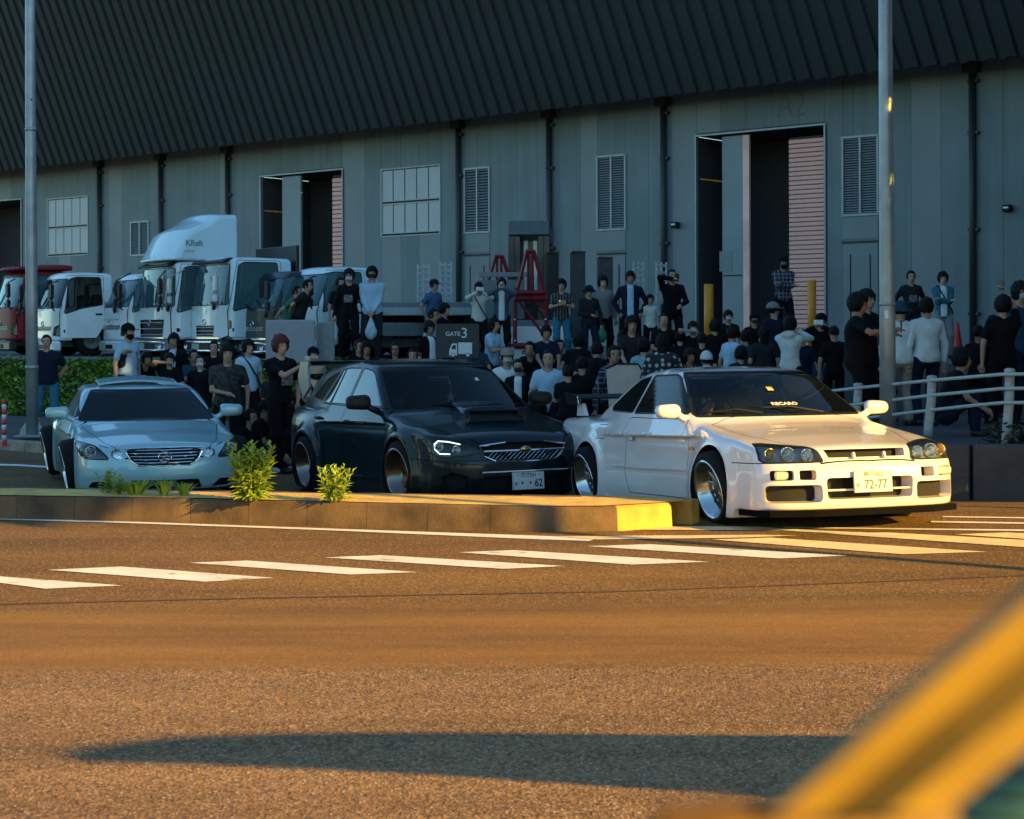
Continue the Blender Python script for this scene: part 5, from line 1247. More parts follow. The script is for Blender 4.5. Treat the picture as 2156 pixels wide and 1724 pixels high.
    for k in (1, -1):
        z_0 = zb + lz * (zbelt - zb); pl = [(k * y, z) for y, z in rcorner([(wd / 2 * .62, z_0 - .10), (wd / 2 * .97, z_0 - .12), (wd / 2 * .99, z_0 + P.get('lamph', .20)), (wd / 2 * .68, z_0 + .10)], .03)]
        a = S.cut(pl, 'x', lambda C, N: (N[0] > .02) & (C[0] > -.4)); w_, b_ = a.pocket((-.06, 0, 0), taper=.95); h = a.obj('headlight', M_LAMPGLASS, root, grow=.002)
        if h: glob(w_, b_).obj('lamp_housing', M_REFL, h)
        if P.get('amber'): h = MB(); h.box((-.13, k * wd / 2 * .93, zbelt - .42), (.08, .12, .18), bev=.02); h.build('turn_signal', mat('dull_amber', (.35, .17, .06), .4), root)
    g_ = glob(S); g_.obj('cab', col, root, sharpen=50)
    b = MB(); b.box((-.02, 0, zb - .14), (.22, wd * .98, .26), bev=.05); bp = b.build('bumper', P.get('bump', col), root)
    b = MB(); b.box((.095, 0, zb - .15), (.03, wd * .42, .10), bev=.01); b.build('bumper_intake', M_BLACK, bp)
    if P.get('chrome'):
        b = MB(); b.tube([(.10, -wd / 2 * .95, zb - .08), (.13, -wd * .3, zb - .05), (.13, wd * .3, zb - .05), (.10, wd / 2 * .95, zb - .08)], .03, 8); b.tube([(.10, -wd / 2 * .95, zb - .22), (.13, -wd * .3, zb - .24), (.13, wd * .3, zb - .24), (.10, wd / 2 * .95, zb - .22)], .03, 8); b.build('chrome_bar', M_CHROME, root, True)
        b = MB(); b.box((.10, 0, zb + .04), (.03, wd * .9, .05), bev=.01); b.build('chrome_strip', M_CHROME, root)
        for k in (1, -1): bowl(root, (.125, k * wd * .36, zb - .15), .07, M_REFL, .04, 12, 'fog_lamp')
    np_ = MB(); np_.box((.11, -wd * .12, zb - .14), (.02, .40, .20), bev=.005); pt = np_.build('number_plate', mat('lorry_plate', (.25, .42, .36), .5, var=.1), root)
    e = MB(); e.lathe([(.06, 0), (.075, .012), (.09, 0), (.075, -.012)], 16, basis((0, 1, 0), (0, 0, .8), (1, 0, 0), (.015, 0, zb + .52 * (zbelt - zb))), closed=True); e.build('emblem', M_CHROME, root)
    # mirrors on arms
    for k in (1, -1):
        m = empty('wing_mirror'); m.parent = root; y = k * (wd / 2 + .16); zz = zbelt + .35 * (H - zbelt); xx = P.get('mx', .18)
        b = MB(); b.tube([(xx - .25, k * (wd / 2 - .10), H - .25), (xx, y, zz + .28), (xx, y, zz - .30), (xx - .15, k * (wd / 2 - .06), zbelt - .06)], .018, 6); b.build('mirror_arm', P.get('arm', M_BLACK), m)
        b = MB(); b.box((xx, y, zz + .08), (.08, .19, .36), bev=.03); b.build('mirror_shell', P.get('mirm', M_BLACK), m)
        b = MB(); b.box((xx, y + .0, zz - .24), (.08, .18, .18), bev=.03); b.build('lower_mirror', P.get('mirm', M_BLACK), m)
        if k == -1 or P.get('chrome'):
            b = MB(); b.lathe([(.001, .03), (.06, .02), (.085, 0), (.06, -.03), (.001, -.035)], 14, basis((0, 1, 0), (0, 0, 1), (1, 0, 0), (xx + .05, y + k * .02, zz - .42))); b.build('round_mirror', M_BLACK, m, True)
    for a_, b_ in (((.035, -.1, zbelt - .0), (-.10, -.62, zbelt + .20)), ((.035, .5, zbelt - .0), (-.10, -.02, zbelt + .20))):
        b = MB(); b.tube([a_, b_], .014, 5); b.build('wiper', M_BLACK, root)
    I = MB(); I.box((-.55, 0, zbelt - .16), (.5, wd * .8, .12), bev=.03)
    for k in (-.5, .5): I.box((-1.15, k * wd * .5, zbelt - .1), (.16, .46, .9), bev=.05)
    I.build('cab_interior', M_SEAT, root)
    # wheels and chassis
    ch = MB(); ch.box((-ln / 2 - P['bed'] / 2, 0, zb - .05), (ln + P['bed'], .8, .22), bev=.02); ch.build('chassis', M_TGREY, root)
    rw_ = P.get('wr', .40)
    for xw in (-ln * .62, -ln - P['bed'] * .7):
        for k in (1, -1):
            w = empty('wheel'); w.parent = root; w.location = (xw, k * (wd / 2 - .15), rw_)
            Mx = basis((1, 0, 0), (0, 0, 1), (0, k, 0)); t = MB(); t.lathe([(rw_ * .55, -.11), (rw_ * .93, -.12), (rw_, -.09), (rw_, .09), (rw_ * .93, .12), (rw_ * .55, .11)], 28, Mx); t.build('tyre', M_RUBBER, w, True)
            t = MB(); t.lathe([(rw_ * .57, .10), (rw_ * .5, .06), (rw_ * .45, -.02), (rw_ * .2, .0), (.07, .04), (.001, .05)], 24, Mx); t.build('rim', M_TGREY, w, True)
    if P.get('bedm'):
        bd_ = empty('load_bed'); bd_.parent = root
        MB().box((-ln - .1 - P['bed'] / 2, 0, zb + .32), (P['bed'], wd, .12), bev=.01).build('bed_floor', P['bedm'], bd_)
        MB().box((-ln - .1 - P['bed'] / 2, wd / 2, zb + .22), (P['bed'], .06, .26), bev=.01).build('side_board', P['bedm'], bd_)
        MB().box((-ln - .1 - P['bed'] / 2, -wd / 2, zb + .22), (P['bed'], .06, .26), bev=.01).build('side_board', P['bedm'], bd_)
        if P.get('head'): MB().box((-ln - .14, 0, zb + .4 + P['head'] / 2), (.08, wd * .95, P['head']), bev=.01).build('headboard', P.get('headm', P['bedm']), bd_)
    if P.get('defl'):
        hd = P['defl']; y2 = wd / 2 - .06
        zt = lut([(.1, H - .1), (-.12, H + .10), (-.42, H + hd * .62), (-ln * .62, H + hd * .86), (-ln * .72, H + hd), (-ln - .3, H + hd * 1.02)], .05)
        def fd(x, y, z):
            n = np.abs(y) / y2; g = (zt(x + .02) - zt(x - .02)) / .04
            return smax(smax((z - zt(x + .10 * n ** 2) + .06 * n * n) / np.sqrt(1 + g * g), np.abs(y) - y2, .08), smax(H - .02 - z, -x - ln - .1, .03), .04)
        d_ = sobj('roof_deflector', fd, (-ln - .2, -y2 - .1, H - .1), (.1, y2 + .1, H + hd + .1), .04, P.get('dm', M_TBLUE), root)
        for k in (1,):
            text('deflector_script', P['script'], .19, mat('script_ink', (.16, .26, .28), .5), root, basis((-1, 0, 0), (0, 0, 1), (0, 1, 0), (-.62, y2 + .006, H + hd * .34)), .004, bold=.004)
            text('deflector_script', '~~~', .16, MATS['script_ink'], root, basis((-1, 0, 0), (0, 0, 1), (0, 1, 0), (-.50, y2 + .004, H + hd * .18)), .004)
    if P.get('visor'):
        b = MB(); b.box((-.18, 0, H - .10), (.25, wd * .8, .05), rot=(0, R(20), 0), bev=.02); b.build('sun_visor', P.get('vm', M_BLACK), root)
    return root
truck('red_lorry', 'dark red cab-over lorry at the left edge, behind the slim pole', 28, 566, 41.5, dict(w=2.1, h=2.3, l=1.9, m=M_TRED, bed=3.5, bump=M_TBLK, bedm=M_TRED, defl=.16, script='', dm=M_TRED, mirm=M_BLACK, lampz=.30))
truck('white_lorry', 'plain white small lorry with big dark side window beside the red lorry', 119, 569, 39.5, dict(w=2.0, h=2.2, l=1.85, m=M_TW, bed=3.5, bedm=M_TW, lampz=.28, rake=.32, g=M_GLASS, plainside=False))
truck('pale_lorry', 'pale white lorry with winged grille, between the plain white one and the tall one', 262, 571, 39.0, dict(w=1.9, h=2.2, l=1.8, m=M_TW, bed=3.2, rake=.42, belt=.52, lampz=.26, grille=[(.32, .46, .62, M_BLACK), (.60, .66, .55, M_BLACK)]))
truck('tall_lorry', 'tall white lorry with high roof air deflector carrying a script', 357, 545, 37.5, dict(w=2.35, h=2.5, l=2.1, m=M_TW, bed=4, rake=.12, zb=.62, belt=.46, wr=.48, defl=1.10, script='KRaft', chrome=True, bump=M_TGREY, grille=[(.06, .62, .62, M_BLACK)], visor=True, lampz=-.2, mx=.30, bow=.14))
truck('chrome_lorry', 'white lorry with chrome bumper, chrome mirrors and cream side window', 474, 536, 36.0, dict(w=2.2, h=2.45, l=2.15, m=M_TBLUE, bed=4, rake=.14, zb=.62, belt=.46, wr=.46, chrome=True, bump=M_TBLK, mirm=M_SATIN, arm=M_SATIN, grille=[(.10, .42, .45, M_BLACK)], bedm=M_TBLK, head=1.7, headm=M_TBLK, amber=True, visor=True, lampz=-.1, mx=.30))
truck('black_lorry', 'black lorry with white-edged front between the chrome one and the flatbed', 572, 566, 35.2, dict(w=1.9, h=2.1, l=1.8, m=M_TBLK, bed=3, rake=.40, amber=True, chrome=True, bump=M_TGREY))
truck('flatbed_lorry', 'white car-carrier flatbed lorry with raised ladder ramps at its tail', 662, 556, 34.3, dict(w=1.95, h=2.1, l=1.9, m=M_TBLUE, bed=4.2, rake=.42, bedm=M_TGREY, lampz=.2))
# ladder ramps standing behind the flatbed
def ramp(u, v0, v1, D, w, label, m, holes, name='ladder_ramp', grp=None):
    b, t = W(u, v1, D), W(u, v0, D); hgt = t.z - b.z; r = empty(name, b, R(12), label, 'ramp', grp)
    if holes:
        rails = MB()
        for k in (-1, 0, 1): rails.box((k * w / 2, 0, hgt / 2), (.035, .05, hgt), bev=.006)
        rails.build('ramp_rail', m, r); n = int(hgt / .13); f0 = None
        for i in range(n):
            if f0 is None: f0 = MB().box((0, 0, 0), (w, .05, .05), bev=.01).build('rung', m, r); o = f0
            else: o = link_copy(f0, r)
            o.location = (0, 0, (i + .5) * hgt / n)
    else:
        MB().box((0, 0, hgt / 2), (w, .12, hgt), bev=.012).build('ramp_plate', m, r); MB().box((0, -.02, hgt + .01), (w * 1.02, .16, .03)).build('ramp_lip', M_CHROME, r)
    return r
M_RDK = mat('ramp_dark', (.045, .055, .06), .6, var=.3)
M_RAMP = mat('ramp_aluminium', (.42, .48, .48), .45, .4, var=.2, scale=10)
ramp(892, 556, 662, 37.8, .26, 'left of two perforated ladder ramps upright behind the flatbed', M_RAMP, True, grp='ladder ramps'); ramp(939, 552, 660, 38.0, .26, 'right of two perforated ladder ramps upright behind the flatbed', M_RAMP, True, grp='ladder ramps')
for u, v0, w, m, lab in ((1163, 533, .26, M_TBLK, 'black ramp plate beside the red frames'), (1217, 531, .30, M_RDK, 'dark grey ramp plate with black top, second from the red frames'), (1274, 541, .32, M_RDK, 'dark grey ramp plate, third from the red frames, behind the white hoodie')):
    ramp(u, v0, 712, 34.5, w, lab, m, False, 'ramp_plate', 'upright ramp plates')
for u, v0, lab in ((1345, 551, 'thin pale ramp left of the man with dark jacket, against the wall'), (1393, 552, 'wider pale ramp above the small boy')): ramp(u, v0, 640, 36, .22, lab, M_RAMP, True, 'ladder_ramp', 'pale ramps by the grey wall')
# low grey panel and bed between the lorries and the carrier
gb = empty('flat_trailer', W(880, 716, 36.5), R(8), 'low flat trailer deck in shade between the flatbed lorry and the red frames', 'trailer')
MB().box((0, 0, .75), (3.6, 1.9, .14), bev=.02).build('deck', M_TGREY, gb); MB().box((0, -.96, .62), (3.6, .06, .16), bev=.01).build('side_board', mat('pale_board', (.34, .40, .40), .5), gb)
MB().box((0, 0, .34), (3.0, .9, .4)).build('chassis', M_DARK, gb)
for x in (-1.2, 1.2):
    w = MB(); w.lathe([(.001, -.1), (.3, -.1), (.32, 0), (.3, .1), (.001, .1)], 20, basis((1, 0, 0), (0, 0, 1), (0, -1, 0), (x, -.85, .32))); w.build('wheel', M_RUBBER, gb, True)
# carrier lorry seen from its tail with two red A-frames
cr = empty('carrier_lorry', W(1100, 756, 33.4), R(-6), 'carrier lorry tail with two red triangular end frames and white tail board', 'lorry')
co = cr.location.copy()
MB().box((.02, .9, .70), (1.62, 2.2, .16), bev=.02).build('deck', M_TGREY, cr); MB().box((0, -.25, .12), (1.55, .10, .24), bev=.02).build('tail_board', M_TW, cr); MB().box((.1, -.25, .48), (1.5, .06, .35), bev=.01).build('pale_panel', M_TW, cr)
MB().box((-.52, -.31, .12), (.18, .02, .08)).build('tail_lamp', M_RED, cr)
text('tail_text', 'FUTURACK', .11, M_BLACK, cr, basis((1, 0, 0), (0, 0, 1), (0, -1, 0), (.30, -.303, .12)), .002, bold=.003)
def aframe(x, y, zt, zb_, w, full):
    fr_ = empty('end_frame'); fr_.parent = cr; b = MB()
    sh = zt - .78 if not full else zt - .95
    for k in (-1, 1):
        b.tube([(x + k * w / 2, y, zb_), (x + k * w / 2, y, sh), (x + k * .07, y, zt)], .04, 4)
        b.tube([(x + k * .055, y, sh), (x + k * .04, y, zt)], .025, 4)
    b.tube([(x - .09, y, zt), (x + .09, y, zt)], .04, 4); b.tube([(x - w / 2, y, sh), (x + w / 2, y, sh)], .055, 4)
    if full:
        for z in (zb_ + .05, zb_ + 1.1): b.tube([(x - w / 2, y, z), (x + w / 2, y, z)], .06, 4)
        b.tube([(x - w / 2, y, zb_ + 1.05), (x + w / 2, y, zb_ + .2)], .03, 4); b.tube([(x - w / 2, y, zb_ + 1.2), (x + w / 2, y, sh - .2)], .03, 4)
    b.build('frame_bars', M_FRAMERED, fr_)
    bl = MB()
    for z in np.arange(zb_ + .15, sh, .42):
        for k in (-1, 1): bl.lathe([(.001, .012), (.018, .008), (.02, 0)], 8, basis((1, 0, 0), (0, 0, 1), (0, -1, 0), (x + k * w / 2, y - .055, z)))
    bl.build('frame_bolts', M_CHROME, fr_)
aframe(.20, -.36, 2.15, .22, .62, True); aframe(-.60, 1.2, 2.12, .75, .64, False)
MB().box((.02, 1.6, 2.62), (.85, .8, .30), rot=(R(-14), 0, 0), bev=.01).build('hood_cover', mat('cover_grey', (.08, .11, .11), .6), cr)
for k in (-.42, -.28, .28, .42): MB().box((.02 + k * .88, 1.3, 1.7), (.13, .08, 1.7), bev=.01).build('upright_slat', M_TBLK, cr)
MB().box((.02, 1.7, 1.6), (.8, .1, 1.8)).build('back_panel', M_TBLK, cr)
for k in (-.10, .10): MB().box((.02 + k, 1.62, 1.9), (.09, .03, 1.25), bev=.005).build('pale_strut', M_TW, cr)
MB().box((-.45, .6, 1.72), (1.0, .06, .10), bev=.01).build('cross_rail', M_TGREY, cr)
MB().box((-.45, .2, 1.2), (.95, .06, .8), bev=.01).build('blue_panel', mat('cab_back', (.10, .15, .17), .5), cr)
# grey road-side box panel, gate sign, bollards, cone
pb = empty('sign_back', W(612, 766, 30.2), R(4), 'large plain pale grey panel standing behind the red-haired person', 'notice board')
MB().box((0, 0, .40), (.90, .06, .80), bev=.03).build('panel_face', mat('panel_grey', (.27, .29, .31), .55, var=.06), pb); MB().box((.62, .2, .38), (.36, .05, .76), rot=(0, 0, R(-20)), bev=.02).build('panel_wing', mat('panel_grey2', (.20, .22, .23), .55), pb)
gs = empty('gate_sign', W(966, 754, 28.2), 0, 'dark sign reading GATE 3 with a white lorry pictogram', 'sign')
sc_ = 28.2 / FPX
MB().box((-0.02, 0, 36 * sc_), (92 * sc_, .06, 73 * sc_), bev=.008).build('sign_panel', mat('sign_dark', (.016, .022, .026), .5), gs)
M_SW = mat('sign_white', (.62, .68, .68), .5, var=.05)
F_ = lambda x, z: basis((1, 0, 0), (0, 0, 1), (0, -1, 0), (x * sc_, -.035, z * sc_))
text('sign_text', 'GATE', 12.5 * sc_, M_SW, gs, F_(-12, 51), .002, bold=.0012); text('sign_text', '3', 30 * sc_, M_SW, gs, F_(12, 52), .002, bold=.001)
pc = MB(); S_ = sc_
pc.prism([(-20 * S_, 6 * S_), (-20 * S_, 17 * S_), (-14 * S_, 31 * S_), (-3.5 * S_, 31 * S_), (-3.5 * S_, 6 * S_)], -.036, -.033, 'y'); pc.prism([(-1 * S_, 9 * S_), (-1 * S_, 33 * S_), (28 * S_, 33 * S_), (28 * S_, 9 * S_)], -.036, -.033, 'y'); pc.build('lorry_pictogram', M_SW, gs)
pk = MB(); pk.prism([(-16 * S_, 19 * S_), (-12 * S_, 28 * S_), (-6 * S_, 28 * S_), (-6 * S_, 19 * S_)], -.038, -.0365, 'y'); pk.build('pictogram_window', MATS['sign_dark'], gs)
for x in (-12, 19):
    for r_, mm, yy in ((4.6, MATS['sign_dark'], -.0375), (3.6, M_SW, -.039)):
        MB().lathe([(.001, .0), (r_ * S_, 0)], 16, basis((1, 0, 0), (0, 0, 1), (0, -1, 0), (x * S_, yy, 7 * S_))).build('pictogram_wheel', mm, gs)
for k in (-1, 1): MB().box((k * 30 * sc_, .02, -.35), (.05, .05, .75)).build('sign_leg', M_BLACK, gs)
M_BOLY = mat('bollard_yellow', (.72, .27, .012), .4, var=.08)
for u, vt, vb, D, lab in ((1492, 598, 742, 41, 'yellow guard bollard left of the big doorway'), (1709, 590, 700, 44, 'yellow guard bollard right of the big doorway, by the crossed-arms man')):
    t = W(u, vt, D); r = empty('bollard', (t.x, t.y, YARD_Z), 0, lab, 'bollard', 'yellow bollards guarding the doorway'); h_ = t.z - YARD_Z
    MB().tube([(0, 0, 0), (0, 0, h_)], .115, 24).build('bollard_tube', M_BOLY, r, True)
cn = W(2016, 735, 50); r = empty('traffic_cone', (cn.x, cn.y, YARD_Z), 0, 'red traffic cone standing at the foot of the warehouse wall', 'cone')
MB().lathe([(.001, .78), (.03, .775), (.05, .70), (.15, .04)], 24).build('cone_body', mat('cone_red', (.50, .02, .02), .5), r, True); MB().box((0, 0, .02), (.40, .40, .04), bev=.01).build('cone_base', M_BLACK, r)
sg_ = W(1315, 806, 24.4); r = empty('folding_sign', (sg_.x, sg_.y, WALK_Z), 0, 'pale beige folding sign board between the plaid man and the washed-denim back', 'sign')
hh_ = W(1315, 768, 24.4).z - WALK_Z
MB().prism([(-.19, .05), (-.27, hh_ - .06), (-.1, hh_), (.2, hh_ - .01), (.25, hh_ - .08), (.16, .05)], -.03, .03, 'y').build('board_face', mat('beige_board', (.50, .40, .35), .6, var=.08), r); MB().tube([(-.27, -.03, hh_ - .05), (-.1, -.03, hh_ + .02), (.2, -.03, hh_ + .01), (.25, -.03, hh_ - .07)], .016, 6).build('board_rim', M_BLACK, r)
# ------------------------------------------------------------------ people
def cloth(name, c, var=.12, rough=.85): return mat('cloth_' + name, c, rough, var=var, scale=7, bump=.35, bscale=18, spec=.12)
C_ = {'black': cloth('black', (.006, .006, .0075)), 'navy': cloth('navy', (.010, .014, .032)), 'char': cloth('charcoal', (.018, .020, .023)), 'white': cloth('white', (.62, .68, .68)),
      'lblue': cloth('light_blue', (.34, .50, .62)), 'blue': cloth('blue', (.05, .12, .22)), 'teal': cloth('teal', (.03, .14, .20)), 'grey': cloth('grey', (.20, .22, .22)), 'lgrey': cloth('light_grey', (.46, .54, .54)),
      'green': cloth('green', (.04, .13, .09)), 'denim': cloth('denim', (.05, .09, .14)), 'wash': cloth('washed_denim', (.22, .34, .36), .45), 'beige': cloth('beige', (.26, .22, .18)), 'brown': cloth('brown', (.07, .05, .04)), 'cream': cloth('cream', (.50, .55, .50)), 'dteal': cloth('dark_teal', (.015, .055, .085)), 'khaki': cloth('khaki', (.14, .13, .11))}
def pattern(name, a, b, kind):
    m, nt, p = _new('cloth_' + name); N, L = nt.nodes, nt.links; tc = N.new('ShaderNodeTexCoord'); p.inputs['Roughness'].default_value = .85
    cr = N.new('ShaderNodeMix'); cr.data_type = 'RGBA'; cr.inputs['A'].default_value = (*a, 1); cr.inputs['B'].default_value = (*b, 1); L.new(cr.outputs['Result'], p.inputs['Base Color'])
    if kind == 'camo':
        n = N.new('ShaderNodeTexNoise'); n.inputs['Scale'].default_value = 14; L.new(tc.outputs['Object'], n.inputs['Vector']); r = N.new('ShaderNodeMapRange'); r.inputs[1].default_value = .48; r.inputs[2].default_value = .54; L.new(n.outputs[0], r.inputs[0]); L.new(r.outputs[0], cr.inputs['Factor'])
    elif kind == 'dots':
        n = N.new('ShaderNodeTexVoronoi'); n.inputs['Scale'].default_value = 11; n.inputs['Randomness'].default_value = .35; L.new(tc.outputs['Object'], n.inputs['Vector']); r = N.new('ShaderNodeMapRange'); r.inputs[1].default_value = .36; r.inputs[2].default_value = .28; L.new(n.outputs['Distance'], r.inputs[0]); L.new(r.outputs[0], cr.inputs['Factor'])
    else:
        ws = []
        for d in ('X', 'Z'):
            w = N.new('ShaderNodeTexWave'); w.bands_direction = d; w.inputs['Scale'].default_value = 4.2 if kind == 'plaid' else (5 if d == 'X' else 0); L.new(tc.outputs['Object'], w.inputs['Vector']); ws.append(w)
        mx = N.new('ShaderNodeMath'); mx.operation = 'MULTIPLY' if kind != 'plaid' else 'MAXIMUM'; L.new(ws[0].outputs[0], mx.inputs[0]); L.new(ws[1].outputs[0], mx.inputs[1]) if kind == 'plaid' else setattr(mx.inputs[1], 'default_value', 1)
        r = N.new('ShaderNodeMapRange'); r.inputs[1].default_value = .86; r.inputs[2].default_value = .97; L.new(mx.outputs[0], r.inputs[0]); L.new(r.outputs[0], cr.inputs['Factor'])
    return m
C_['camo'] = pattern('camouflage', (.012, .013, .014), (.035, .037, .038), 'camo'); C_['plaid'] = pattern('plaid', (.012, .016, .026), (.16, .19, .24), 'plaid'); C_['dots'] = pattern('spotted', (.010, .012, .013), (.33, .38, .38), 'dots'); C_['stripe'] = pattern('striped', (.012, .010, .014), (.22, .18, .2), 'stripe')
M_EYE = mat('eye_dark', (.008, .007, .006), .3, var=0); M_LIP = mat('lips', (.22, .09, .07), .5, var=0); M_MASKW = mat('mask_white', (.55, .60, .62), .8, var=.05); M_MASKB = mat('mask_black', (.012, .012, .013), .8)
M_SHOEW = mat('shoe_white', (.5, .5, .5), .6); M_SHOEB = mat('shoe_black', (.012, .012, .012), .5); M_PHONE = mat('phone_body', (.012, .012, .014), .25, coat=.5); M_SCREEN = mat('phone_pale', (.55, .62, .64), .3, coat=.5)
def ik(a, b, l1, l2, pole):
    a, b, pole = Vector(a), Vector(b), Vector(pole); d = b - a; L_ = min(d.length, (l1 + l2) * .985); d.normalize(); b = a + d * L_
    x = (l1 * l1 - l2 * l2 + L_ * L_) / (2 * L_); h = math.sqrt(max(l1 * l1 - x * x, 0)); n = (pole - d * pole.dot(d)).normalized(); return a + d * x + n * h, b
def person(u, v, s, face, label, top='black', bot='black', pose='stand', arms='down', hair='short', mask=None, cap=None, sleeve='short', skin=1, shoes='b', hold=None, open_=None, bag=None, wide=1.0, child=False, grp=None, lean=0, look=0, hm=None, hood=False, gz=None, bun=False, beard=False, glasses=False):
    D = FPX / s
    want = {'stand': 1.70, 'squat': 1.05, 'sit': 1.28, 'bend': 1.45}[pose] * (.72 if child else 1)
    best = None
    for k in np.linspace(.90, 1.10, 21):
        w = W(u, v, D * k); g = ground_z(w.x, w.y) if gz is None else gz; e = abs((w.z - g) - want) + abs(k - 1) * 1.2
        if best is None or e < best[0]: best = (e, w, g)
    _, w, g = best; hh = w.z - g
    sc = min(max(hh / want, .90), 1.10) * (.72 if child else 1); z0 = w.z - want * sc / (.72 if child else 1)
    if pose == 'stand' and abs(z0 - g) > .02: sc = hh / 1.70; sc = min(max(sc, .86 * (.72 if child else 1)), 1.16); z0 = w.z - 1.70 * sc
    root = empty('person', (w.x, w.y, z0), R(face), label, 'person', grp); root.scale = (sc, sc, sc)
    # local: x to the person's left... facing -y
    bx = 0
    if pose == 'stand': hipz, kn = .92, None
    elif pose == 'squat': hipz = .32
    elif pose == 'sit': hipz = .50
    else: hipz = .90
    ln = lean + (42 if pose == 'bend' else 18 if pose == 'squat' else 6 if pose == 'sit' else 0)
    A = Matrix.Rotation(R(ln), 3, 'X')
    def tp(x, y, z): q = A @ Vector((x, y, z - .92)); return Vector((q.x, q.y, q.z + hipz))
    sh_w = .168 * wide; nb, hc = tp(0, .0, 1.46), tp(0, -.015, 1.46)
    hd = Matrix.Rotation(R(ln * .45), 3, 'X') @ Vector((0, -.018, .145)); head = nb + hd
    top_now = head.z + .125; dz = want - top_now
    if pose != 'stand': hipz += dz; nb, head = nb + Vector((0, 0, dz)), head + Vector((0, 0, dz))
    if pose in ('bend', 'squat'):   # keep the head over the base point
        yo_ = -head.y * .6
    else: yo_ = 0
    off = Vector((0, yo_, 0)); tp0 = tp; tp = lambda x, y, z: tp0(x, y, z) + off
    nb = nb + off; head = head + off
    SH = [tp(k * sh_w, .0, 1.375) for k in (-1, 1)]; HP = [tp(k * .095 * wide, 0, .90) for k in (-1, 1)]
    ft = []
    for k in (0, 1):
        sx = (-1, 1)[k]
        if pose in ('stand', 'bend'): f_ = Vector((sx * random.uniform(.10, .15), random.uniform(-.06, .06), .08))
        elif pose == 'squat': f_ = Vector((sx * .15, -.22, .08))
        else: f_ = Vector((sx * .13, -.48, .08))
        ft.append(f_)
    legs = []
    for k in (0, 1):
        kn, an = ik(HP[k], ft[k], .43, .42, (0.12 * (-1, 1)[k], -1, .25 if pose in ('sit', 'squat') else .0)); legs.append((HP[k], kn, an))
    ch = tp(0, -.10, 1.22)
    fr = lambda x, y, z: head + Vector((x, y, z))
    tg = {'down': [tp(-.27, .0, .84), tp(.27, .0, .84)], 'pocket': [tp(-.20, -.04, .93), tp(.20, -.04, .93)], 'phone': [fr(-.06, -.30, -.10), fr(.06, -.30, -.10)], 'phonelow': [tp(-.05, -.30, 1.20), tp(.06, -.30, 1.20)],
          'cross': [tp(.11, -.20, 1.16), tp(-.11, -.22, 1.19)], 'clasp': [tp(-.03, -.20, .90), tp(.03, -.21, .91)], 'raiseR': [fr(-.05, -.28, .22), tp(.27, 0, .84)], 'raiseL': [tp(-.27, 0, .84), fr(.05, -.28, .20)], 'mouth': [fr(-.03, -.14, -.05), tp(.10, -.28, 1.05)],
          'belly': [tp(-.02, -.24, 1.08), tp(.27, 0, .86)], 'knees': [tp(-.14, -.40, 1.0), tp(.14, -.40, 1.0)], 'point': [tp(-.28, -.45, 1.30), tp(-.05, -.42, 1.25)], 'cup': [tp(.12, -.32, 1.36), tp(.22, -.05, .90)], 'back': [tp(-.16, .16, .95), tp(.16, .16, .95)], 'rail': [tp(-.25, -.42, 1.12), tp(.22, -.42, 1.12)], 'held': [tp(-.24, -.05, .82), tp(.08, -.25, 1.05)]}[arms]
    am = []
    for k in (0, 1):
        sx = (-1, 1)[k]; pl_ = (sx * 1.0, .55, -.6) if arms not in ('cross', 'clasp') else (sx * 1.0, .1, -.5)
        el, wr = ik(SH[k], tg[k], .28, .25, pl_); am.append((SH[k], el, wr))
    sk = M_SKIN[skin]; clo = C_[top]
    X = lambda v_: (v_.x, v_.y, v_.z)
    LR = Matrix.Rotation(R(look), 3, 'Z')
    def hl(p):  # head frame
        q = [p[i] - head[i] for i in range(3)]; c, s_ = math.cos(R(look)), math.sin(R(look)); return (q[0] * c + q[1] * s_, -q[0] * s_ + q[1] * c, q[2])
    def headf(p):
        q = hl(p)
        d = ell(q, (0, .012, .018), (.078, .095, .105)); d = smin(d, ell(q, (0, -.018, -.05), (.056, .068, .068)), .03)
        d = smin(d, cone(q, (0, -.088, .002), (0, -.108, -.024), .010, .014), .012)
        for k in (-1, 1): d = smin(d, ell(q, (k * .080, .015, -.012), (.012, .02, .032)), .006)
        return smin(d, smax(ell(q, (0, -.078, -.052), (.026, .018, .012)), -1.0, .01), .012)
    chz = tp(0, 0, 1.2); pel = tp(0, 0, .93)
    def body(x, y, z):
        p = (x, y, z); d = headf(p); d = smin(d, cone(p, X(nb - Vector((0, 0, .04))), X(head + Vector((0, .02, -.05))), .056 * wide ** .5, .052), .03)
        t = smin(cone(p, X(tp(-.07, 0, 1.30)), X(tp(.07, 0, 1.30)), .105, .105, 1.1), cone(p, X(chz), X(pel), .115, .125, 1.1), .08); d = smin(d, t, .05)
        for k in (0, 1):
            a, e, w_ = am[k]; d = smin(d, cone(p, X(a), X(e), .046, .037), .03); d = smin(d, cone(p, X(e), X(w_), .036, .024), .012)
            hdv = (w_ - e).normalized(); d = smin(d, cone(p, X(w_), X(w_ + hdv * .065), .024, .031, 1), .012)
            a, e, w_ = legs[k]; d = smin(d, cone(p, X(a), X(e), .075, .05), .03); d = smin(d, cone(p, X(e), X(w_), .05, .034), .02)
        return d
    pts = [head + Vector((0, 0, .13)), *ft] + [q for a in am for q in a] + [q for a in legs for q in a] + [nb]
    lo = [min(q[i] for q in pts) - .14 for i in range(3)]; hi = [max(q[i] for q in pts) + .14 for i in range(3)]; hi[2] = head.z + .15
    V, Q = snet(body, lo, hi, .021, 1); fg = MB(); b0 = len(V)
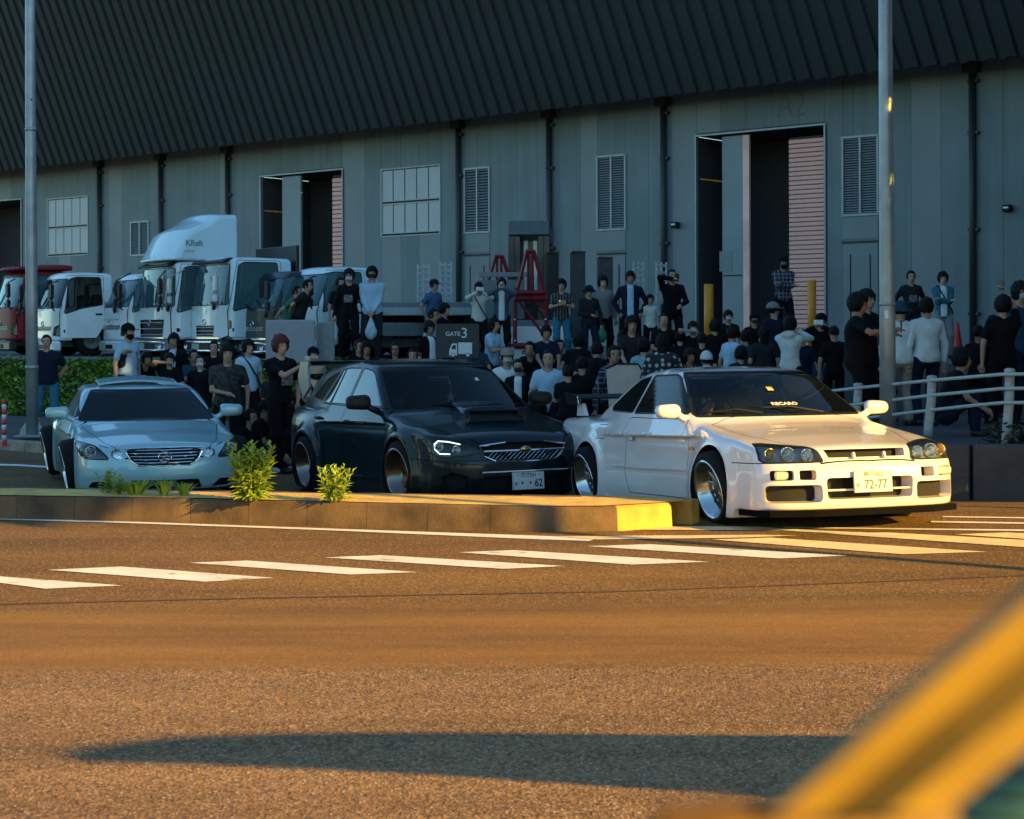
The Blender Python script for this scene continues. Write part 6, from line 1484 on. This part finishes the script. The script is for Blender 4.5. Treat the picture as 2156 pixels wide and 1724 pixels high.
    for k in (0, 1):
        a, e, w_ = am[k]; f_ = (w_ - e).normalized(); sx = (-1, 1)[k]; side = f_.cross(Vector((0, 0, 1)) if abs(f_.z) < .8 else Vector((0, -1, 0))).normalized(); pn = side.cross(f_).normalized()
        curl = .55 if arms in ('phone', 'phonelow', 'cup', 'mouth', 'raiseR', 'raiseL', 'held', 'clasp', 'rail') else .28
        for i, L_ in enumerate((.060, .070, .066, .050)):
            o = w_ + f_ * .085 + side * (i - 1.5) * .0185; m_ = o + (f_ * math.cos(curl) - pn * math.sin(curl)) * L_ * .55; t_ = m_ + (f_ * math.cos(curl * 2.4) - pn * math.sin(curl * 2.4)) * L_ * .5
            fg.tube([o - f_ * .02, o, m_, t_], [.0095, .0095, .0085, .0065], 6)
        th0 = w_ + f_ * .03 + side * sx * -.026; fg.tube([th0, th0 + side * sx * -.022 + f_ * .03 - pn * .01, th0 + side * sx * -.022 + f_ * .062 - pn * .022], [.012, .0105, .008], 6)
    Fa = Q.tolist() + [tuple(i + b0 for i in f) for f in fg.f]
    mobj('body', np.concatenate([V, np.array([tuple(q) for q in fg.v])]), Fa, sk, root, True)
    # face
    def hp(x, y, z): q = LR @ Vector((x, y, z)); return head + q
    away = abs(((face + look + 180) % 360) - 180) > 110
    if not away:
        for k in (-1, 1):
            b = MB(); c = hp(k * .031, -.083, .008); b.lathe([(.001, .006), (.010, .003), (.0125, -.004)], 8, Matrix.Translation(c) @ LR.to_4x4() @ basis((1, 0, 0), (0, 0, .55), (0, -1, 0))); b.build('eye', M_EYE, root)
            b = MB(); b.tube([hp(k * .048, -.074, .030), hp(k * .032, -.086, .034), hp(k * .016, -.086, .029)], [.003, .0045, .003], 5); b.build('eyebrow', M_HAIR, root)
        if not mask: b = MB(); b.tube([hp(-.022, -.092, -.052), hp(0, -.098, -.053), hp(.022, -.092, -.052)], [.003, .0055, .003], 6); b.build('mouth', M_LIP, root)
        if beard: sobj('beard', lambda x, y, z: smax(ell(hl((x, y, z)), (0, -.03, -.058), (.066, .070, .070)), hl((x, y, z))[2] + .030 - 0 * x, .01), [head.x - .12, head.y - .14, head.z - .16], [head.x + .12, head.y + .12, head.z + .02], .012, M_HAIR, root)
        if glasses:
            b = MB(); 
            for k in (-1, 1): b.lathe([(.018, 0), (.021, .002), (.018, .004)], 12, Matrix.Translation(hp(k * .031, -.098, .006)) @ LR.to_4x4() @ basis((1, 0, 0), (0, 0, .8), (0, -1, 0)), closed=True)
            b.tube([hp(-.08, .0, .012), hp(-.05, -.095, .01), hp(.05, -.095, .01), hp(.08, 0, .012)], .002, 4); b.build('glasses', M_BLACK, root)
    # hair
    HM = hm or M_HAIR; hs = {'short': (.012, .02, -.05), 'bowl': (.02, -.018, -.075), 'long': (.02, -.0, -.22), 'flat': (.006, .02, -.035), 'mop': (.030, -.012, -.085)}[hair]
    jit = random.uniform(0, 6)
    def hf(x, y, z):
        q = hl((x, y, z)); g_ = hs[0]
        d = ell(q, (0, .018, .026), (.082 + g_, .098 + g_, .106 + g_)) + .010 * np.sin(q[0] * 85 + jit + 2 * np.sin(q[2] * 30)) * np.sin(q[2] * 45 + jit) * np.sin(q[1] * 60 + 1)
        fr_ = smax(-(q[1] + .035), -(.045 - 1.2 * 0) + 0 * q[0] - (q[2] - .10) , .01)
        # forehead and face opening
        face_ = np.maximum(np.maximum(-(q[1] + .02) * -1, 0), 0)
        open_f = smax(smax(q[1] + .030, q[2] - (.058 + hs[1]), .012), np.abs(q[0]) - .070, .01)
        d = smax(d, -open_f, .012)
        low = hs[2] - q[2]; d = smax(d, low + .25 * np.maximum(-q[1], 0), .015)
        if hair == 'long': d = smin(d, smax(ell(q, (0, .055, -.10), (.085, .055, .17)), -q[2] - .24, .02), .03)
        if bun: d = smin(d, ell(q, (0, .08, .10), (.045, .045, .045)), .01)
        return d
    sobj('hair', hf, [head.x - .15, head.y - .17, head.z - .30], [head.x + .15, head.y + .17, head.z + .18], .0135, HM, root)
    if mask:
        q_ = -.035 if mask != 'chin' else -.085
        def mf(x, y, z):
            q = hl((x, y, z)); e = smin(ell(q, (0, -.03, -.045), (.064, .074, .070)), ell(q, (0, -.10, -.03), (.012, .02, .018)), .02)
            return smax(smax(np.abs(e) - .005, np.abs(q[2] - q_) - .036, .006), q[1] + .035, .006)
        sobj('face_mask', mf, [head.x - .12, head.y - .16, head.z - .16], [head.x + .12, head.y + .10, head.z + .04], .0105, {'w': M_MASKW, 'b': M_MASKB, 'chin': M_MASKW}[mask], root)
    if cap:
        kind, cm = cap
        def cf(x, y, z):
            q = hl((x, y, z)); d = smax(ell(q, (0, .015, .045), (.102, .118, .100)), .030 - q[2], .01)
            if kind == 'cap': d = smin(d, smax(smax(ell(q, (0, -.09, .040), (.085, .105, .05)), np.abs(q[2] - .040 - .15 * 0) - .006, .004), q[1] + .02, .01), .008)
            if kind == 'capback': d = smin(d, smax(smax(ell(q, (0, .10, .040), (.085, .105, .05)), np.abs(q[2] - .040) - .006, .004), -q[1] + .04, .01), .008)
            if kind == 'bucket': r_ = np.sqrt(q[0] ** 2 + (q[1] - .01) ** 2); d = smin(d, smax(np.abs(q[2] - .055 + (r_ - .09) * .9) - .006, r_ - .165, .006), .01)
            if kind == 'beanie': d = smax(ell(q, (0, .02, .035), (.100, .116, .125)), .012 - q[2], .01)
            return d
        sobj('cap', cf, [head.x - .19, head.y - .23, head.z - .06], [head.x + .19, head.y + .22, head.z + .19], .0125, C_[cm], root)
    # clothes
    lg = sleeve == 'long'; hem = .86 if not open_ else .82
    wob = random.uniform(0, 6)
    def shirt(x, y, z):
        p = (x, y, z); d = smin(cone(p, X(tp(-.10 * wide, 0, 1.345)), X(tp(.10 * wide, 0, 1.345)), .095 * wide ** .4, .095 * wide ** .4, 1.0), cone(p, X(tp(0, -.005, 1.24)), X(tp(0, -.0, .93)), .150 * wide, .152 * wide, 1.18), .10)
        d = smin(d, cone(p, X(tp(-.055, 0, hem + .07)), X(tp(.055, 0, hem + .07)), .118 * wide, .118 * wide, 1.1), .05)
        for k in (0, 1):
            a, e, w_ = am[k]; e2 = e if lg else a.lerp(e, .62); d = smin(d, cone(p, X(a), X(e2), .058, .056 if not lg else .048), .045)
            if lg: d = smin(d, cone(p, X(e), X(e.lerp(w_, .93)), .052, .040), .02)
            else:
                dv = (e - a).normalized(); cutp = (p[0] - e2.x) * dv.x + (p[1] - e2.y) * dv.y + (p[2] - e2.z) * dv.z
        for k in (-1, 1): d = smin(d, cone(p, X(tp(k * .05, .01, 1.43)), X(tp(k * sh_w * .9, 0, 1.375)), .052, .058), .04)
        if hood: d = smin(d, ell(p, X(tp(0, .075, 1.45)), (.115, .075, .07)), .03)
        q = A.transposed(); lz = [(p[0] - off.x), (p[1] - off.y), (p[2] - hipz)]; ly = q[2][0] * lz[0] + q[2][1] * lz[1] + q[2][2] * lz[2]
        d = smax(d, -(ly + .92 - hem), .015) + .004 * np.sin(x * 31 + wob) * np.sin(z * 24 + y * 20 + wob)
        nk = nb; return smax(d, -(np.sqrt((x - nk.x) ** 2 + (y - nk.y + .015) ** 2 + ((z - nk.z - .045) * .8) ** 2) - .078), .01)
    pt2 = [q for a in am for q in (a if lg else a[:2])] + [tp(0, 0, hem), tp(0, 0, 1.45), tp(0, -.15, 1.1), tp(0, .15, 1.1)]
    lo2 = [min(q[i] for q in pt2) - .13 for i in range(3)]; hi2 = [max(q[i] for q in pt2) + .13 for i in range(3)]
    if top != 'none': sobj({True: 'jacket', False: 'shirt'}[bool(open_)], shirt, lo2, hi2, .021, clo, root)
    if open_:
        def inner(x, y, z):
            p = (x, y, z); d = cone(p, X(tp(0, -.028, 1.34)), X(tp(0, -.032, .90)), .128 * wide, .150 * wide, 1.14); lz = [(x - off.x), (y - off.y), (z - hipz)]; ly = A[1][2] * 0 + (A.transposed()[2][1] * lz[1] + A.transposed()[2][2] * lz[2])
            return smax(smax(smax(d, np.abs(x) - .062, .01), .84 - (ly + .92), .01), y - nb.y + .02, .01)
        sobj('undershirt', inner, [-.12, min(nb.y, pel.y) - .32, pel.z - .16], [.12, max(nb.y, pel.y) + .1, nb.z + .03], .018, C_[open_], root)
    shorts = bot.startswith('s:'); bm_ = C_[bot[2:] if shorts else bot]
    def trs(x, y, z):
        p = (x, y, z); d = cone(p, X(tp(-.04, 0, .92)), X(tp(.04, 0, .92)), .120 * wide, .120 * wide, 1.05)
        for k in (0, 1):
            a, e, w_ = legs[k]; d = smin(d, cone(p, X(a), X(e), .094, .078), .035); d = smin(d, cone(p, X(e), X(e.lerp(w_, .28 if shorts else .93)), .078, .074 if shorts else .066), .03)
        return d + .003 * np.sin(z * 34 + wob) * np.sin(x * 25)
    pt3 = [q for a in legs for q in a] + [tp(0, 0, .95)]
    sobj('shorts' if shorts else 'trousers', trs, [min(q[i] for q in pt3) - .15 for i in range(3)], [max(q[i] for q in pt3) + .15 for i in range(3)], .024, bm_, root)
    for k in (0, 1):
        a = legs[k][2]; d = lambda x, y, z, a=a: smax(smin(ell((x, y, z), (a.x, a.y - .085, a.z - .045), (.048, .135, .045)), cone((x, y, z), X(a + Vector((0, .01, -.03))), X(a), .05, .045), .03), a.z - .08 - z, .01)
        sobj('shoe', d, [a.x - .09, a.y - .26, a.z - .10], [a.x + .09, a.y + .10, a.z + .09], .018, M_SHOEW if shoes == 'w' else M_SHOEB, root)
    hands = [am[k][2] + (am[k][2] - am[k][1]).normalized() * .09 for k in (0, 1)]
    if bag == 'strap':
        b = MB(); P_ = [tp(-.13, .10, 1.40), tp(-.12, -.02, 1.475), tp(-.06, -.145, 1.34), tp(.06, -.185, 1.12), tp(.16, -.15, .96), tp(.20, .0, .90), tp(.12, .15, 1.0), tp(-.13, .10, 1.40)]; b.tube(P_, .014, 5, False); b.build('bag_strap', M_BLACK, root)
    if bag == 'pack': sobj('backpack', lambda x, y, z: ell((x, y, z), X(tp(0, .20, 1.20)), (.16, .10, .23)), [-.25, tp(0, .2, 1.2).y - .2, tp(0, .2, 1.2).z - .3], [.25, tp(0, .2, 1.2).y + .2, tp(0, .2, 1.2).z + .3], .03, C_['black'], root)
    if bag == 'print': b = MB(); c = tp(0, -.176 * wide, 1.18); b.box(c, (.16, .012, .14), bev=.003); b.build('chest_print', mat('print_grey', (.13, .15, .15), .7, var=.9, scale=30), root)
    root['_h'] = 1; del root['_h']
    bpy.context.view_layer.update() if hold else None
    if hold:
        mw = Matrix.Translation(root.location) @ Matrix.Rotation(R(face), 4, 'Z') @ Matrix.Scale(sc, 4)
        hk, kind, hlab = hold; hp_ = hands[hk] if hk < 2 else (hands[0] + hands[1]) / 2; p0 = mw @ hp_
        o = empty({'phone': 'phone', 'phonew': 'phone', 'sack': 'carrier_bag', 'cup': 'drink_cup', 'can': 'drink_can', 'bottle': 'drink_bottle', 'camera': 'camera', 'paper': 'paper_sheet', 'gbag': 'pouch'}[kind], p0, R(face), hlab, {'phone': 'phone', 'phonew': 'phone', 'sack': 'bag', 'cup': 'cup', 'can': 'can', 'bottle': 'bottle', 'camera': 'camera', 'paper': 'paper', 'gbag': 'bag'}[kind])
        b = MB()
        if kind in ('phone', 'phonew'):
            up = 1 if arms in ('raiseR', 'raiseL') or hk < 2 else 0; d = (.075, .010, .15) if up else (.15, .010, .075)
            b.box((0, -.012, .03), d, bev=.004); b.build('phone_case', M_SCREEN if kind == 'phonew' else M_PHONE, o); c = MB(); c.box((-d[0] * .3, -.019, .03 + d[2] * .3), (.022, .004, .022), bev=.002); c.build('phone_camera', M_CHROME, o)
        elif kind == 'camera':
            b.box((0, -.02, .03), (.13, .06, .09), bev=.012); b.build('camera_body', M_PHONE, o); c = MB(); c.tube([(0, -.04, .03), (0, -.12, .03)], .034, 14); c.build('lens', M_BLACK, o, True)
        elif kind == 'sack':
            rr = random.uniform(0, 6)
            sobj('bag_film', lambda x, y, z: smin(ell((x, y, z), (0, 0, -.33), (.115, .07, .15)), cone((x, y, z), (0, 0, -.22), (0, 0, -.02), .075, .012, 1.6), .05) + .008 * np.sin(x * 40 + rr) * np.sin(z * 33), [-.16, -.13, -.52], [.16, .13, .03], .02, mat('bag_film', (.38, .50, .54), .35, var=.15, scale=14, bump=.5, bscale=24), o)
        elif kind in ('cup', 'bottle', 'can'):
            pr = [(.001, -.07), (.030, -.07), (.038, .06), (.038, .065), (.001, .065)] if kind == 'cup' else [(.001, -.09), (.030, -.09), (.032, .03), (.012, .075), (.012, .10), (.001, .10)]
            b.lathe(pr, 16); b.build('vessel', mat('cup_pale', (.45, .52, .54), .3, coat=.5, var=.15, scale=40) if kind != 'can' else mat('can_orange', (.6, .25, .04), .3, coat=.5), o, True); c = MB(); c.lathe([(.001, .075), (.036, .073), (.040, .062)] if kind == 'cup' else [(.001, .12), (.014, .12), (.014, .098)], 16); c.build('lid', M_MASKW, o, True)
        elif kind == 'paper':
            b.add([(-.16, -.05, -.02), (0, .0, .01), (.16, -.05, -.02), (.13, -.16, .05), (0, -.12, .07), (-.13, -.16, .05), (0, -.005, .004), (0, -.12, .064)], [(0, 1, 4, 5), (1, 2, 3, 4)]); b.build('sheet', M_MASKW, o)
        elif kind == 'gbag':
            sobj('pouch_body', lambda x, y, z: ell((x, y, z), (0, 0, -.12), (.11, .05, .13)), [-.15, -.1, -.28], [.15, .1, .05], .02, mat('pouch_green', (.015, .17, .10), .4, var=.3, scale=20), o)
    return root
# head centre u, head top v, picture pixels per metre, facing (0 = camera, + = turned to its right side), label
YARD = YARD_Z
P = person
random.seed(11)
# --- left, on the far kerb and before the hedge
P(98, 709, 127, 8, 'heavy man in navy polo and teal shorts standing beside the slim lamp pole', 'navy', 's:teal', arms='back', wide=1.25, hair='flat', shoes='w')
P(269, 686, 128, 60, 'bearded man in black cap and pale blue shirt, looking right, before the pale lorry', 'lblue', 'char', cap=('cap', 'black'), beard=True, arms='down')
P(266, 724, 128, 70, 'man in navy tee with white mask drinking, in front of the bearded man', 'navy', 'black', arms='mouth', mask='w', hold=(1, 'cup', 'pale drink can held by the masked man above the sedan roof'), hair='flat')
P(366, 706, 128, -5, 'man in open black jacket over pale tee standing behind the leaning-forward youth', 'black', 'black', open_='lblue', sleeve='long', arms='belly', skin=2, hair='bowl')
P(357, 747, 130, 12, 'youth holding both hands to his mouth above an open paper, behind the sedan roof', 'black', 'black', arms='mouth', hair='bowl', hold=(1, 'paper', 'open white paper held in front of the youth above the sedan roof'))
P(422, 752, 130, 0, 'masked man in plain black tee looking straight at the camera', 'black', 'black', mask='w', hair='flat', skin=0)
P(450, 722, 128, 5, 'man in black shirt with folded arms behind the camouflage shirt', 'black', 'black', arms='cross', sleeve='long', hair='short')
P(479, 731, 146, 10, 'man in dark camouflage shirt looking down at his hand', 'camo', 'black', arms='belly', lean=4, hair='mop', wide=1.18)
P(522, 720, 138, 40, 'person with long dark hair in light blue shirt with a black cross-body strap', 'lblue', 'black', arms='down', bag='strap', hair='mop', skin=1)
P(590, 713, 152, 38, 'red-haired person in black tee holding up a drink', 'black', 'black', arms='cup', hair='mop', hm=M_HAIRRED, hold=(0, 'cup', 'clear drink cup held up by the red-haired person'), shoes='w', bag='print')
P(659, 735, 140, 30, 'person in black baseball cap and white mask in grey top by the hatchback wing', 'grey', 'denim', cap=('cap', 'black'), mask='w', bag='pack')
P(640, 806, 146, 45, 'crouching youth in black with white mask pulled under his chin', 'black', 'black', pose='squat', mask='chin', arms='knees', hair='bowl', skin=2)
P(601, 826, 148, 35, 'crouching person with black mask left of the chin-mask youth', 'black', 'black', pose='squat', mask='b', arms='knees', skin=2, hair='bowl')
P(549, 842, 150, 80, 'crouching person in black facing right beside the tall weed', 'black', 'black', pose='squat', arms='knees', skin=2)
P(520, 862, 158, 60, 'crouching person holding a crumpled pale carrier bag right of the sedan mirror', 'black', 'black', pose='squat', arms='knees', hold=(1, 'sack', 'pale crumpled carrier bag held low right of the sedan mirror'), gz=-.3)
P(562, 870, 156, 50, 'crouching dark figure behind the pale carrier bag', 'black', 'black', pose='squat', arms='knees', shoes='w', gz=-.3)
P(600, 872, 156, 20, 'crouching dark figure against the hatchback rear wheel', 'char', 'black', pose='squat', arms='knees', shoes='w', gz=-.3, mask='b')
# --- up on the yard by the lorries
P(601, 600, 104, 78, 'person in green tee bending over behind the grey board', 'green', 'grey', pose='stand', lean=26, arms='back', gz=YARD)
P(628, 589, 104, 72, 'person in dark tee leaning behind the green tee', 'char', 'black', lean=20, arms='back', gz=YARD)
P(716, 588, 104, 40, 'person half hidden behind the man in black sweatshirt', 'black', 'black', arms='down', gz=YARD)
P(735, 571, 109, 0, 'tall man in black sweatshirt, glasses and white mask on the yard edge', 'black', 'black', mask='w', hair='mop', sleeve='long', bag='print', glasses=True, hold=(0, 'sack', 'white carrier bag hanging from the man in black sweatshirt'), gz=YARD)
P(783, 566, 109, 0, 'young man in pale blue hoodie and black mask with hands clasped', 'lblue', 'char', mask='b', hair='mop', sleeve='long', arms='clasp', hood=True, wide=1.15, hold=(2, 'sack', 'pale carrier bag hanging from the hands of the man in blue hoodie'), gz=YARD)
P(908, 591, 100, 48, 'man in navy cap and blue shirt glancing back before the ladder ramps', 'blue', 'denim', cap=('cap', 'navy'), arms='pocket', lean=8, gz=YARD)
P(935, 642, 112, 70, 'young man in black seen side-on above the gate sign', 'black', 'black', arms='phonelow', hold=(1, 'phone', 'dark phone held level beside the gate sign'), hair='bowl')
P(903, 681, 118, 35, 'person in black and white tee with full hair left of the gate sign', 'black', 'black', hair='mop', open_='white', skin=2)
P(912, 654, 114, 60, 'person half hidden above the full-haired one, left of the gate sign', 'lblue', 'black', skin=2)
P(1008, 598, 108, 5, 'person in cream shirt filming with a white phone, face hidden', 'cream', 'black', arms='phone', hair='bowl', hold=(2, 'phonew', 'white phone held sideways by the person in cream shirt'), bag='strap', sleeve='long', gz=YARD, skin=2)
P(1056, 589, 108, 0, 'person in open denim shirt filming with a dark phone, white mask', 'denim', 'black', arms='phone', hair='bowl', mask='w', open_='white', sleeve='long', hold=(0, 'phone', 'dark phone held upright by the person in denim shirt'), gz=YARD)
P(1033, 673, 129, 62, 'woman with long hair in pale blue tee looking down at a phone', 'lblue', 'black', arms='phonelow', hair='long', hold=(1, 'phone', 'phone in the hands of the long-haired woman'), lean=6)
P(1182, 592, 112, 0, 'man in striped open shirt looking down at a phone right of the red frame', 'stripe', 'teal', arms='phonelow', hair='mop', hold=(2, 'phone', 'phone held low by the man in striped shirt'), gz=YARD)
P(1240, 604, 112, 12, 'person in dark blue bucket hat and dark jacket', 'char', 'navy', cap=('bucket', 'navy'), arms='belly', sleeve='long', gz=YARD, hold=(1, 'gbag', 'green pouch hanging beside the bucket-hat person'))
P(1269, 585, 110, 10, 'young man in pale grey hoodie between bucket hat and dark jacket', 'grey', 'black', hair='mop', sleeve='long', hood=True, skin=0, gz=YARD)
P(1327, 575, 111, -3, 'man in open navy jacket over light blue tee standing tall', 'navy', 'black', open_='lblue', arms='pocket', sleeve='long', hair='bowl', skin=2, wide=1.12, gz=YARD)
P(1369, 623, 111, 8, 'small boy in pale mint tee beside the tall navy jacket', 'cream', 'black', hair='bowl', child=True, gz=YARD)
P(1415, 571, 111, 8, 'man in black leather-look jacket raising a phone', 'black', 'black', arms='mouth', sleeve='long', hair='flat', wide=1.1, gz=YARD, hold=(0, 'phone', 'phone held near the mouth of the man in black jacket'))
# --- seated and lower row in the middle
P(753, 716, 124, 30, 'dark-haired man whose head shows above the hatchback roof, left of two', 'black', 'black', pose='sit')
P(771, 721, 126, 10, 'full-haired head above the hatchback roof, right of two', 'black', 'black', pose='sit', hair='mop', skin=2)
P(832, 722, 122, 5, 'man in glasses showing only his head above the hatchback roof', 'black', 'black', pose='sit', skin=2, glasses=True)
P(892, 720, 122, -4, 'smiling man under the gate sign edge, head above the hatchback roof', 'white', 'black', pose='sit', hair='mop', skin=2)
P(1066, 734, 132, 10, 'person in beige cap and white mask at the hatchback roof corner', 'white', 'black', cap=('cap', 'beige'), mask='w', pose='sit')
P(1092, 757, 134, -5, 'person in black with white shoulder stripes and dark mask by the hatchback pillar', 'black', 'black', mask='b', pose='sit', hair='flat', open_='white')
P(1156, 737, 138, -8, 'man in pale blue tee sitting between the hatchback and the dark helmets', 'lblue', 'black', pose='sit', hair='flat', skin=1)
P(1196, 770, 142, 180, 'back of a dark-clad person before the pale blue tee', 'black', 'black', pose='sit', arms='knees')
P(1216, 706, 128, 170, 'back of a dark figure with helmet-like hair in the middle gap', 'black', 'black', pose='bend', hair='mop')
P(1286, 729, 140, 35, 'man in blue plaid shirt turning his head to the camera', 'plaid', 'black', pose='sit', hair='short', skin=2, sleeve='long', look=-25)
P(1248, 722, 132, 150, 'dark-clad person bending behind the plaid shirt', 'black', 'black', pose='bend', skin=2)
P(1352, 715, 140, 150, 'person in washed denim jacket seen from behind', 'wash', 'black', pose='sit', hair='mop', sleeve='long')
P(1395, 704, 144, 178, 'person in black jacket with white spots seen from behind', 'dots', 'black', pose='sit', hair='long', sleeve='long', wide=1.2)
P(1446, 735, 140, 15, 'person in striped collar looking down between spots and grey hood', 'stripe', 'black', pose='sit', hair='mop', skin=2, lean=8)
P(1489, 742, 148, 185, 'person under a raised grey hood seen from behind', 'lgrey', 'black', pose='sit', cap=('beanie', 'lgrey'), sleeve='long', hood=True)
P(1459, 681, 124, 5, 'person with hand to a white mask below the yellow bollard', 'black', 'black', mask='w', arms='mouth', hair='bowl')
P(1533, 657, 118, 4, 'person in dark top with white mask before the yellow bollard', 'black', 'black', mask='w', hair='bowl', gz=YARD * .6)
P(1537, 693, 134, 125, 'young man in pale blue tee with back print, head turned left', 'lblue', 'black', pose='stand', hair='bowl', lean=4)
P(1505, 678, 126, 175, 'dark head from behind left of the pale blue back-print tee', 'black', 'black', hair='mop')
P(1588, 663, 120, 6, 'person in dark cap and black mask seen between two backs', 'black', 'black', mask='b', cap=('capback', 'black'), gz=YARD * .5)
P(1630, 641, 128, 200, 'man in navy tee and grey-white cap turned away, looking right', 'navy', 'black', cap=('cap', 'grey'), look=-80)
P(1608, 692, 136, 185, 'dark ponytailed head low behind the coupe roof', 'char', 'black', hair='long')
P(1663, 672, 150, 155, 'person in pale grey hoodie seen from behind, facing left', 'lgrey', 'black', hair='mop', sleeve='long', hood=True, arms='phone')
P(1649, 543, 106, 4, 'man in plaid shirt and logo cap with arms crossed before the pink shutter', 'plaid', 'black', arms='cross', cap=('cap', 'black'), sleeve='long', beard=True, gz=YARD + .28, skin=2)
P(1729, 664, 134, -18, 'person in black cap and sweatshirt filming left of the big man', 'black', 'dteal', cap=('cap', 'black'), arms='phone', sleeve='long', hold=(2, 'phonew', 'phone held upright in front of the black cap'))
P(1805, 625, 172, 70, 'big man in black tee reaching out with a phone, beside the thick pole', 'black', 'black', arms='point', wide=1.25, hair='mop', skin=2, hold=(0, 'phone', 'dark phone held out by the big man in black tee'))
P(1824, 617, 150, 40, 'man in black shirt behind the big man, white chest mark', 'black', 'black', arms='down', hair='mop')
# --- right
P(1918, 574, 104, 0, 'man in dark sweatshirt with pale print standing by the wall, right of the thick pole', 'char', 'navy', sleeve='long', arms='back', bag='print', gz=YARD)
P(1985, 577, 106, -4, 'person in teal jacket with crossed arms and bag strap, beside the cone', 'teal', 'grey', open_='white', sleeve='long', arms='cross', bag='strap', hair='mop', gz=YARD, skin=0)
P(1896, 640, 152, 185, 'person in teal bucket hat and white sweatshirt from behind, partly behind the pole', 'white', 'beige', cap=('bucket', 'dteal'), sleeve='long', wide=1.1)
P(1950, 633, 152, 195, 'dark-haired person in white sweatshirt from behind, navy trousers', 'white', 'navy', sleeve='long', hair='bowl', wide=1.15)
P(2013, 736, 168, 75, 'person in black leaning both arms on the pipe railing, facing left', 'black', 'navy', pose='squat', arms='rail', skin=2, hair='mop', wide=1.2, gz=.2)
P(2112, 629, 158, 170, 'person in black tee with arm raised filming with a phone at the right', 'black', 'black', arms='raiseR', hair='mop', cap=('cap', 'black'), hold=(0, 'phone', 'phone raised high at the right edge'))
P(2148, 601, 150, 20, 'person in dark teal top and white mask cut by the right edge', 'dteal', 'navy', mask='w', hair='mop', hold=(0, 'can', 'orange can held by the person at the right edge'))
P(2090, 668, 140, 190, 'dark figure behind the raised phone, near the right edge', 'black', 'black', hair='short')
for (u, v, s_, f_), lab_ in zip(((1004, 716, 120, 20), (1120, 720, 124, -15), (1150, 690, 118, 10), (1310, 700, 126, 170), (1330, 672, 118, 5), (1398, 664, 118, -10), (1432, 700, 128, 175), (1478, 706, 132, 160), (1570, 700, 132, 190), (1560, 735, 142, 178),
    (1690, 700, 134, 170), (1756, 690, 138, 185), (870, 735, 122, 0), (408, 740, 128, 20), (300, 742, 126, 40), (505, 762, 130, 10), (575, 772, 138, 30), (1225, 752, 138, 175), (1175, 715, 126, 20), (1860, 668, 146, 60), (2060, 690, 150, 150)), ['leftmost dark spectator right of the gate sign', 'dark spectator right of the woman with long hair', 'dark spectator between the denim shirt and striped shirt', 'dark back just left of the beige folding sign', 'dark spectator below the navy jacket and light tee', 'dark spectator below the man raising a phone', 'dark back above the white-spotted jacket', 'dark back under the masked face at the yellow bollard', 'dark back between the pale blue tee and the black cap', 'dark back low behind the coupe roof, beside the ponytail', 'dark back left of the filming black cap', 'dark back right of the filming black cap', 'dark spectator left of the full-haired head by the gate sign', 'dark spectator right of the youth with the paper', 'dark spectator left of the youth with the paper', 'dark spectator behind the camouflage shirt on the right', 'dark spectator left of the red-haired person', 'dark back between the pale blue tee and the plaid shirt, lower', 'dark spectator behind the sitting pale blue tee', 'dark spectator just left of the thick pole', 'dark back between the white sweatshirts and raised phone']):
    P(u, v, s_, f_, lab_, random.choice(['black', 'black', 'char', 'navy', 'dteal']), 'black', pose=random.choice(['stand', 'sit', 'bend']) if v > 700 else 'stand', arms=random.choice(['down', 'knees', 'belly']), hair=random.choice(['short', 'bowl', 'mop', 'flat']), skin=random.choice([1, 2]), grp='dark-clad spectators behind the cars')
# people inside the cars
def seat(car, x, y, z, label, skin, top, **k):
    s_ = person(1000, 600, 110, 0, label, top, 'black', pose='sit', arms='rail', **k); s_.parent = car; s_.location = (x, y, z); s_.rotation_euler = (0, 0, R(90)); s_.scale = (.93, .93, .93)
    s_.parent = None; bpy.context.view_layer.update(); s_.matrix_world = car.matrix_world @ Matrix.Translation((x, y, z)) @ Matrix.Rotation(R(90), 4, 'Z') @ Matrix.Scale(.93, 4)
bpy.context.view_layer.update()
seat(c1, -1.20, -.36, -.10, 'driver of the white coupe, warm light on the face', 1, 'black', hair='bowl')
seat(c2, -1.35, -.34, -.05, 'driver of the black hatchback, hands on the wheel', 1, 'char', cap=('cap', 'black'))
